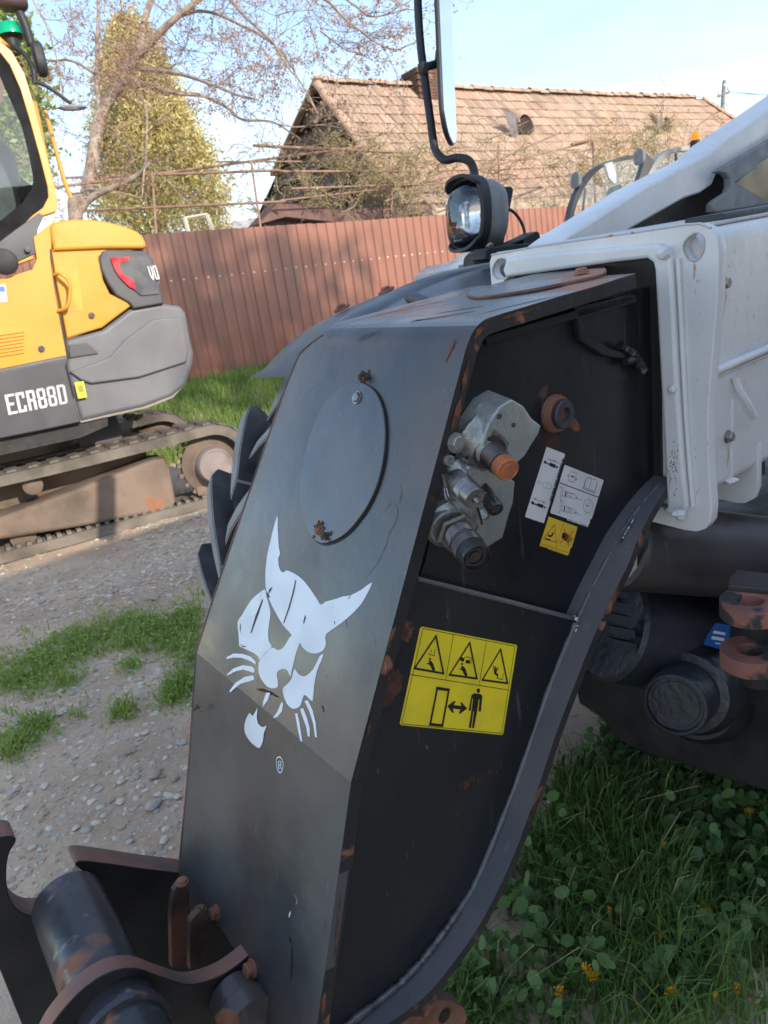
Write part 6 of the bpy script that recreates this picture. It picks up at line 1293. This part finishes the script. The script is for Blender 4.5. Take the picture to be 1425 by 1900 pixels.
c_s = V((FB.x+1.0, FB.y+.5, 1.6)) + az*24; c_s.z = 1.5+24*math.tan(SUN_EL); rgt = np.random.default_rng(8); pts = []
for i in range(260):
    q = rgt.normal(0, 1, 3); pts.append((c_s.x+q[0]*1.1, c_s.y+q[1]*1.1, c_s.z+q[2]*.75-.2))
leafcloud('crown', pts, .16, 5, leafmat('spring leaves', (.12, .2, .05), (.2, .3, .08)), ST, rgt, 1.0, .6)
_t2 = TB(); _t2.tube([V((c_s.x, c_s.y, 0)), V((c_s.x-.2, c_s.y, 6)), V((c_s.x, c_s.y, c_s.z+.5))], .28, .07, 10)
for i in range(12): a = i*1.7; b0_ = V((c_s.x, c_s.y, c_s.z-2.6+i*.28)); _t2.tube([b0_, b0_+V((math.cos(a)*1.1, math.sin(a)*1.1, .7)), b0_+V((math.cos(a)*2.3, math.sin(a)*2.3, 1.0))], .06, .02, 6)
_t2.build('trunk', bark, ST)
# ================================================================== gravel, stones, grass, weeds
def heavy(n, xr, yr, rg): return [(rg.uniform(*xr), rg.uniform(*yr)) for _ in range(n)]
stc = [mat('pale stone', (.68, .60, .48), .85, col2=(.52, .45, .35), sc2=20, bump=.3), mat('grey stone', (.48, .44, .385), .8, col2=(.40, .365, .32), sc2=20, bump=.3), mat('tan stone', (.50, .39, .30), .85, col2=(.33, .25, .18), sc2=20, bump=.3), mat('greenish stone', (.45, .44, .38), .8, col2=(.27, .29, .27), sc2=20, bump=.3)]
def stone_v(seed, sub=1):
    bm = bmesh.new(); bmesh.ops.create_icosphere(bm, subdivisions=sub, radius=1)
    for v in bm.verts: k = 1+.5*NZ.noise(v.co*1.3+V((seed*3.3, 0, 0))); v.co = V((v.co.x*k*1.25, v.co.y*k, v.co.z*k*.5))
    v = np.array([tuple(q.co) for q in bm.verts]); f = [tuple(q.index for q in p.verts) for p in bm.faces]; bm.free(); return v, f
SV = [stone_v(i) for i in range(8)]
def visible_ground(x, y):
    a = prj((x, y, 0)); return -40 < a[0] < 1465 and a[1] < 1960
rgs = np.random.default_rng(3)
gv, gf, gm_ = [], [], []; cnt = 0; base = 0; gvl = []
for i in range(90000):
    # sample uniformly in the picture, so that density is even on screen; ground coordinates only
    y = rgs.uniform(.9, 8.0)**1.0; x = rgs.uniform(-4.2, 1.3)
    if not visible_ground(x, y): continue
    if x > .1+.0*y and y < 3.0 and rgs.random() < .8: continue
    if (V((x, y, 0))-FB).dot(NF) < 2.2: continue
    k = NZ.noise(V((x*1.1, y*1.1, 0)));
    if rgs.random() > .62+.9*k: continue
    s = (.004+.010*rgs.random()**3)*(1 if y < 4 else 1.3); v, f = SV[int(rgs.integers(8))]; a = rgs.uniform(0, 6.28); ca, sa = math.cos(a), math.sin(a)
    w = v*s; w = np.stack([w[:, 0]*ca-w[:, 1]*sa+x, w[:, 0]*sa+w[:, 1]*ca+y, w[:, 2]+gh(x, y)+s*.05], 1); gvl.append(w); gf += [tuple(base+j for j in q) for q in f]; base += len(v); c = int(rgs.choice([0, 0, 1, 2, 2, 2, 2, 3])); gm_ += [c]*len(f); cnt += 1
print('gravel', cnt, len(gf))
gob = mesh('gravel', np.concatenate(gvl).tolist(), gf, None, None); [gob.data.materials.append(m) for m in stc]; gob.data.polygons.foreach_set('material_index', gm_); smooth(gob.data, 50); gob['kind'] = 'stuff'
SM = []
for k in range(6):
    v, f = stone_v(20+k, 2); row = []
    for c in range(4): me = bpy.data.meshes.new('stone'); me.from_pydata(v.tolist(), [], f); smooth(me, 50); me.materials.append(stc[c]); row.append(me)
    SM.append(row)
cn = ['pale cream', 'dull grey', 'tan brown', 'greenish grey']
SPX = [(286, 1112, .055, 2), (118, 1325, .035, 0), (80, 1118, .028, 3), (98, 1132, .030, 0), (105, 1146, .026, 1), (135, 1092, .028, 3), (288, 1440, .036, 2), (285, 1497, .040, 1), (243, 1395, .034, 2), (325, 1446, .024, 2), (270, 1363, .022, 0), (84, 1460, .022, 0), (40, 1500, .022, 0), (140, 1535, .020, 0), (160, 1540, .020, 1), (225, 1453, .020, 0), (224, 1488, .022, 0), (255, 1443, .018, 3), (330, 1480, .022, 0), (180, 1255, .016, 0), (298, 1057, .022, 0), (317, 1048, .024, 0), (285, 1093, .024, 0), (60, 1065, .022, 1), (290, 1145, .022, 2), (255, 1005, .03, 0), (320, 995, .034, 0), (275, 1000, .03, 0), (215, 1100, .028, 1), (188, 1122, .024, 0), (346, 990, .032, 0), (300, 988, .028, 0), (130, 1012, .034, 0), (110, 1030, .026, 0), (340, 1380, .022, 1), (20, 1445, .02, 0), (305, 1560, .022, 0), (185, 1585, .020, 2), (60, 1570, .018, 0), (240, 1560, .018, 1), (1125, 1285, .035, 2), (1118, 1320, .028, 2), (1150, 1322, .022, 0), (1180, 1340, .018, 0), (1140, 1350, .020, 1), (1195, 1330, .016, 2), (955, 1670, .038, 2), (940, 1700, .032, 2), (972, 1640, .026, 2), (1165, 1375, .02, 2)]
gr = {}
for i, (x, y, s, c) in enumerate(SPX):
    P = gz(x, y); P.z = gh(P.x, P.y)
    o = bpy.data.objects.new('stone', SM[i % 6][c]); COL.objects.link(o); o.location = P+V((0, 0, s*.22)); k = .62; o.scale = (s*k, s*k, s*k*random.uniform(.7, 1.1)); o.rotation_euler = (random.uniform(-.2, .2), random.uniform(-.2, .2), random.uniform(0, 6.3))
    where = 'among weeds right of the nose' if x > 900 else ('by the excavator track' if y < 1080 else ('beyond the grass patches' if y < 1200 else 'on dirt left of the nose'))
    gk = (c, where); gr.setdefault(gk, []).append((x, o))
for (c, where), lst in gr.items():
    if not isinstance(where, str): continue
    lst.sort(key=lambda q: q[0])
    for j, (x, o) in enumerate(lst):
        tag(o, '%s stone %s%s' % (cn[c], where, '' if len(lst) == 1 else ', %s from left' % ['first', 'second', 'third', 'fourth', 'fifth', 'sixth', 'seventh', 'eighth', 'ninth', 'tenth', 'eleventh', 'twelfth', 'thirteenth', 'fourteenth'][j]), 'stone', 'stones lying on the yard')
tag(bpy.data.objects['stone'], 'large angular tan rock at the edge of the grass beside the tyre', 'stone'); 
if 'group' in bpy.data.objects['stone']: del bpy.data.objects['stone']['group']
def blades(name, roots, h, w, m, parent=None, rg=RG, bend=.5, hv=.5):
    N = len(roots); R = np.array(roots); hh = h*(1-hv+2*hv*rg.random(N))*(R[:, 3] if R.shape[1] > 3 else 1); a = rg.uniform(0, 2*np.pi, N); lean = rg.normal(0, bend, N); d = np.stack([np.cos(a), np.sin(a), np.zeros(N)], 1); s = np.stack([-np.sin(a+1), np.cos(a+1), np.zeros(N)], 1)*(w*rg.uniform(.6, 1.3, N))[:, None]
    up = np.array([0, 0, 1.]); B = R[:, :3]
    p1 = B+d*(lean*hh*.18)[:, None]+up*(hh*.45)[:, None]; p2 = B+d*(lean*hh*.5)[:, None]+up*(hh*.82)[:, None]; p3 = B+d*(lean*hh*.95)[:, None]+up*(hh*(1-.25*np.abs(lean)))[:, None]
    vs = np.stack([B-s*.7, B+s*.7, p1+s, p1-s, p2+s*.7, p2-s*.7, p3], 1).reshape(-1, 3); o = np.arange(N)[:, None]*7
    q = np.concatenate([o+[0, 1, 2, 3], o+[3, 2, 4, 5]], 1).reshape(-1); t = (o+[5, 4, 6]).reshape(-1)
    me = bpy.data.meshes.new(name); me.vertices.add(len(vs)); me.vertices.foreach_set('co', vs.ravel()); me.loops.add(len(q)+len(t)); me.loops.foreach_set('vertex_index', np.concatenate([q, t]))
    ls = np.concatenate([np.arange(0, len(q), 4), len(q)+np.arange(0, len(t), 3)]); lt = np.concatenate([np.full(len(q)//4, 4), np.full(len(t)//3, 3)]); me.polygons.add(len(ls)); me.polygons.foreach_set('loop_start', ls); me.polygons.foreach_set('loop_total', lt); me.update(); me.validate(); smooth(me, 80)
    return tag(link(name, me, m, parent), kind='stuff')
gsun = leafmat('sunlit grass', (.20, .30, .05), (.34, .45, .11), trans=.3, scale=2); gshade = leafmat('shaded meadow grass', (.075, .15, .035), (.16, .27, .06), trans=.25, scale=3)  # one grass in two tones, sun and shade put into the colours
# patches left, traced roughly in the picture and laid on the ground
PT = [(60, 1255, 70, 42), (100, 1225, 60, 34), (150, 1200, 60, 34), (210, 1180, 70, 34), (270, 1165, 70, 34), (320, 1180, 60, 40), (350, 1150, 40, 36), (360, 1210, 40, 44), (340, 1270, 34, 40), (315, 1300, 34, 26), (240, 1240, 26, 16), (230, 1325, 28, 18), (70, 1350, 50, 20), (20, 1395, 40, 24), (15, 1335, 28, 16), (165, 1310, 20, 10), (40, 1375, 45, 18), (5, 1225, 20, 22), (20, 1270, 40, 30), (130, 1260, 40, 24), (50, 1180, 16, 10), (390, 1100, 40, 30), (285, 1200, 80, 20), (145, 1330, 24, 8)]
roots = []
for (cx_, cy_, rx, ry) in PT:
    for _ in range(int(rx*ry*.36)):
        x, y = cx_+random.gauss(0, rx*.45), cy_+random.gauss(0, ry*.45); P = gz(x, y); z = gh(P.x, P.y)
        if NZ.noise(V((P.x*11, P.y*11, 2)))+.6*NZ.noise(V((P.x*30, P.y*30, 4))) < -.02: continue
        roots.append((P.x, P.y, z-.002, .5+.9*max(0, .6+NZ.noise(V((P.x*5, P.y*5, 0))))))
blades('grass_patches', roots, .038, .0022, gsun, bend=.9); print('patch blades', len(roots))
roots = []                                       # bank along the fence
for _ in range(60000):
    t = random.uniform(-4, 8); d = random.uniform(.0, 2.0); P = FB+TF*t+NF*d; a = prj((P.x, P.y, .6))
    if a[0] < 150: continue
    roots.append((P.x, P.y, gh(P.x, P.y), .6+.7*random.random()))
blades('bank_grass', roots, .11, .0045, leafmat('bank grass green', (.15, .26, .05), (.30, .42, .10), trans=.35, scale=2), bend=.6); print('bank', len(roots))
roots = []
for _ in range(170000):
    x, y = random.uniform(-.3, 3.4), random.uniform(1.0, 5.2); a = prj((x, y, 0))
    if not (820 < a[0] < 2000 and 1230 < a[1] < 1990): continue
    if a[0] < 1175-(a[1]-1300)*.75: continue
    if 1090 < a[0] < 1210 and 1250 < a[1] < 1335: continue
    if NZ.noise(V((x*4, y*4, 8))) < -.28: continue
    roots.append((x, y, gh(x, y), .45+1.1*max(0, .5+NZ.noise(V((x*3.5, y*3.5, 1))))))
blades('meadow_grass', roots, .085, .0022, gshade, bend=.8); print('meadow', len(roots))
roots = [r for r in roots if random.random() < .02]; blades('dry_grass', roots, .11, .0018, leafmat('straw', (.38, .32, .16), (.5, .42, .24)), bend=1.1)
cl = []
for _ in range(9000):
    x, y = random.uniform(-.2, 3.2), random.uniform(1.1, 4.6); a = prj((x, y, 0))
    if not (820 < a[0] < 1480 and 1250 < a[1] < 1970) or a[0] < 1180-(a[1]-1300)*.72: continue
    cl.append((x, y, gh(x, y)+random.uniform(.015, .06)))
leafcloud('clover_leaves', cl, .015, 5, leafmat('clover green', (.08, .17, .045), (.18, .30, .09), trans=.25), None, RG, 1.1, .75)
sm2 = []
for (cx_, cy_, rx, ry) in PT[:14]:
    for _ in range(int(rx*ry*.10)): P = gz(cx_+random.gauss(0, rx*.45), cy_+random.gauss(0, ry*.45)); sm2.append((P.x, P.y, gh(P.x, P.y)+.012))
leafcloud('small_weeds', sm2, .009, 4, gsun, None, RG, 1.1, .6)
# broad-leaved weeds: each plant a thing, each leaf a part
wl = [leafmat('dock leaf', (.12, .22, .06), (.20, .32, .10), trans=.2, scale=9), leafmat('pale dock leaf', (.16, .27, .09), (.23, .36, .13), trans=.2, scale=9)]
def leaf_mesh(L_, Wd, arch, m):
    vs = []; fs = []; n = 8
    for i in range(n+1):
        t = i/n; w = Wd*math.sin(math.pi*min(1, t*.92+.06))**.75*(1-.25*t); y = L_*t; z = arch*math.sin(math.pi*t*.75)
        for (u, h) in ((-1, .12), (-.5, .03), (0, -.04), (.5, .03), (1, .12)): vs.append((u*w*(1+.06*math.sin(i*2.3+u)), y, z+h*w+.05*w*math.sin(i*3.1+u*2)))
    for i in range(n):
        for k in range(4): a = i*5+k; fs.append((a, a+1, a+6, a+5))
    me = bpy.data.meshes.new('leaf'); me.from_pydata(vs, [], fs); smooth(me, 80); me.materials.append(m); return me
LM = [leaf_mesh(1, .34, .30, wl[0]), leaf_mesh(1, .24, .35, wl[0]), leaf_mesh(1, .38, .22, wl[1]), leaf_mesh(1, .16, .4, wl[0]), leaf_mesh(1, .30, .5, wl[1])]
WPX = [(880, 1830, .085), (900, 1870, .08), (1120, 1600, .09), (1160, 1610, .07), (1130, 1760, .10), (1190, 1770, .08), (1270, 1730, .09), (1340, 1775, .10), (1220, 1860, .11), (1290, 1870, .10), (1160, 1850, .07), (1140, 1415, .075), (1240, 1440, .08), (1330, 1420, .09), (1350, 1450, .08), (1310, 1530, .08), (1400, 1750, .07), (1165, 1665, .06), (1060, 1690, .05), (1070, 1540, .06), (1250, 1600, .06), (1380, 1640, .07), (1050, 1840, .05), (1385, 1850, .06), (1205, 1520, .05), (920, 1770, .06)]
rgw = random.Random(9)
def row_of(y): return 'top row' if y < 1480 else 'upper middle row' if y < 1570 else 'middle row' if y < 1700 else 'lower middle row' if y < 1800 else 'bottom row'
ORD = ['first', 'second', 'third', 'fourth', 'fifth', 'sixth', 'seventh', 'eighth', 'ninth', 'tenth', 'eleventh', 'twelfth']
for i, (x, y, s) in enumerate(WPX):
    P = gz(x, y); P.z = gh(P.x, P.y); big = s >= .08
    k_ = sorted(q[0] for q in WPX if row_of(q[1]) == row_of(y)).index(x)
    w = thing('broadleaf_weed', '%s broad-leaved dock plant, %s from the left in the %s of shaded weeds' % ('large' if big else 'small', ORD[k_], row_of(y)), 'weed', P, 'broad-leaved weeds in the shaded grass')
    nlf = rgw.randint(4, 7); a0 = rgw.uniform(0, 6)
    for k in range(nlf):
        o = bpy.data.objects.new('leaf', LM[rgw.randrange(5)]); COL.objects.link(o); o.parent = w; o.rotation_euler = (rgw.uniform(.2, 1.0), rgw.uniform(-.3, .3), a0+k*6.28/nlf+rgw.uniform(-.4, .4)); q = s*rgw.uniform(.5, .95); o.scale = (q, q, q); o.location = (rgw.gauss(0, .006), rgw.gauss(0, .006), rgw.uniform(.005, .03))
# dandelions
DP = [(1225, 1715, 0), (1226, 1745, 0), (1300, 1693, 1), (1316, 1698, 1), (1132, 1695, 2), (1088, 1803, 3), (1100, 1815, 3), (1040, 1843, 4), (1247, 1845, 5), (1366, 1838, 6), (1391, 1510, 7), (1326, 1855, 5), (1232, 1575, 8)]
dlb = ['pair of', 'pair', '']; fm = leafmat('dandelion petals', (.75, .36, .01), (.85, .48, .02), trans=.2); stm = leafmat('flower stalk', (.10, .16, .05), (.16, .2, .08))
txt = {0: 'upper', 1: 'lower'}
lab = ['orange yellow closing dandelion, upper of two stacked left of the dock leaves', 'orange yellow closing dandelion, lower of two stacked left of the dock leaves', 'half closed dandelion, left one of a touching pair at the right', 'half closed dandelion, right one of a touching pair at the right', 'brownish budding dandelion in the middle of the shaded grass', 'orange dandelion, upper one of two beside the weld foot', 'orange dandelion, lower one of two beside the weld foot', 'bright yellow open dandelion lowest and leftmost in the grass', 'bright orange dandelion above the largest dock leaf at the bottom edge', 'small yellow dandelion nearest the bottom right corner', 'small pale dandelion highest at the right edge of the grass', 'brown dandelion bud right of the largest dock leaf near the bottom', 'orange brown dandelion bud high in the shaded grass']
for i, (x, y, _) in enumerate(DP):
    G = gz(x, y+75); G.z = gh(G.x, G.y); T = pl(x, y, G, V((G.x, G.y, 0)).normalized()); h = max(.03, min(.2, T.z)); T = V((T.x, T.y, T.z))
    w = thing('dandelion', lab[i], 'flower', G); tube('stem', [G, (G+T)/2+V((.003, 0, 0)), T], .0014, stm, w, 6)
    bm_ = TB(); rf = random.Random(i); op = .3 if i in (0, 1, 2, 3, 4, 11, 12) else .9
    vs = []; fs = []
    for k in range(34):
        a = rf.uniform(0, 6.28); l = .012*rf.uniform(.7, 1.05); e = op*rf.random(); d = V((math.cos(a)*math.sin(e*1.4), math.sin(a)*math.sin(e*1.4), math.cos(e*1.4))); s = V((-math.sin(a), math.cos(a), 0))*.0012; b = len(vs); vs += [T-s, T+s, T+d*l*1.35+s, T+d*l*1.35-s]; fs.append((b, b+1, b+2, b+3))
    mesh('flower_head', vs, fs, fm, w); lathe('sepals', T-V((0, 0, .004)), V((0, 0, 1)), [(0, .001), (.002, .0035), (.006, .0035), (.009, .0028)], stm, w, 10)

# rust drips and grime on the white boom
FWT = frame(P0+SF*sN, -SF); grm = mat('grime on white', (.42, .38, .33), .7, col2=(.52, .50, .47), sc2=40, lo=.4, hi=.6); drp = mat('rust drip on white', (.45, .25, .13), .7, col2=(.55, .45, .36), sc2=60, lo=.4, hi=.6)
MARKS.clear()
rgm = random.Random(44)
for (x, y, l) in ((1342, 534, 60), (1350, 818, 50), (1346, 536, 30)): smear([(x, y+6), (x+1, y+l*.5), (x-1, y+l)], .0016, drp, FWT, parent=TEL, seed=x, off=.0006)
for i in range(26):
    x, y = rgm.uniform(1345, 1425), rgm.uniform(455, 840); smear([(x, y), (x+rgm.uniform(-3, 3), y+rgm.uniform(3, 16))], rgm.uniform(.0003, .001), grm if i % 4 else drp, FWT, parent=TEL, seed=900+i, off=.0006)
for i in range(34):
    x, y = rgm.uniform(1290, 1318), rgm.uniform(500, 950)
    if rgm.random() < .3: x, y = rgm.uniform(960, 1260), rgm.uniform(448, 458)
    smear([(x, y), (x+rgm.uniform(-2, 2), y+rgm.uniform(2, 9))], rgm.uniform(.0003, .0009), grm if i % 3 else drp, FC_, parent=TEL, seed=950+i, off=.0006)
smear([(1288, 487), (1289, 500), (1287, 520)], .0018, drp, FC_, seed=991, off=.0006); smear([(1244, 860), (1252, 880), (1250, 905)], .0022, grm, FC_, seed=992, off=.013)
for k, (vs, fs) in MARKS.items(): tag(mesh('grime_marks', vs, fs, MT[k], TEL), kind='stuff')
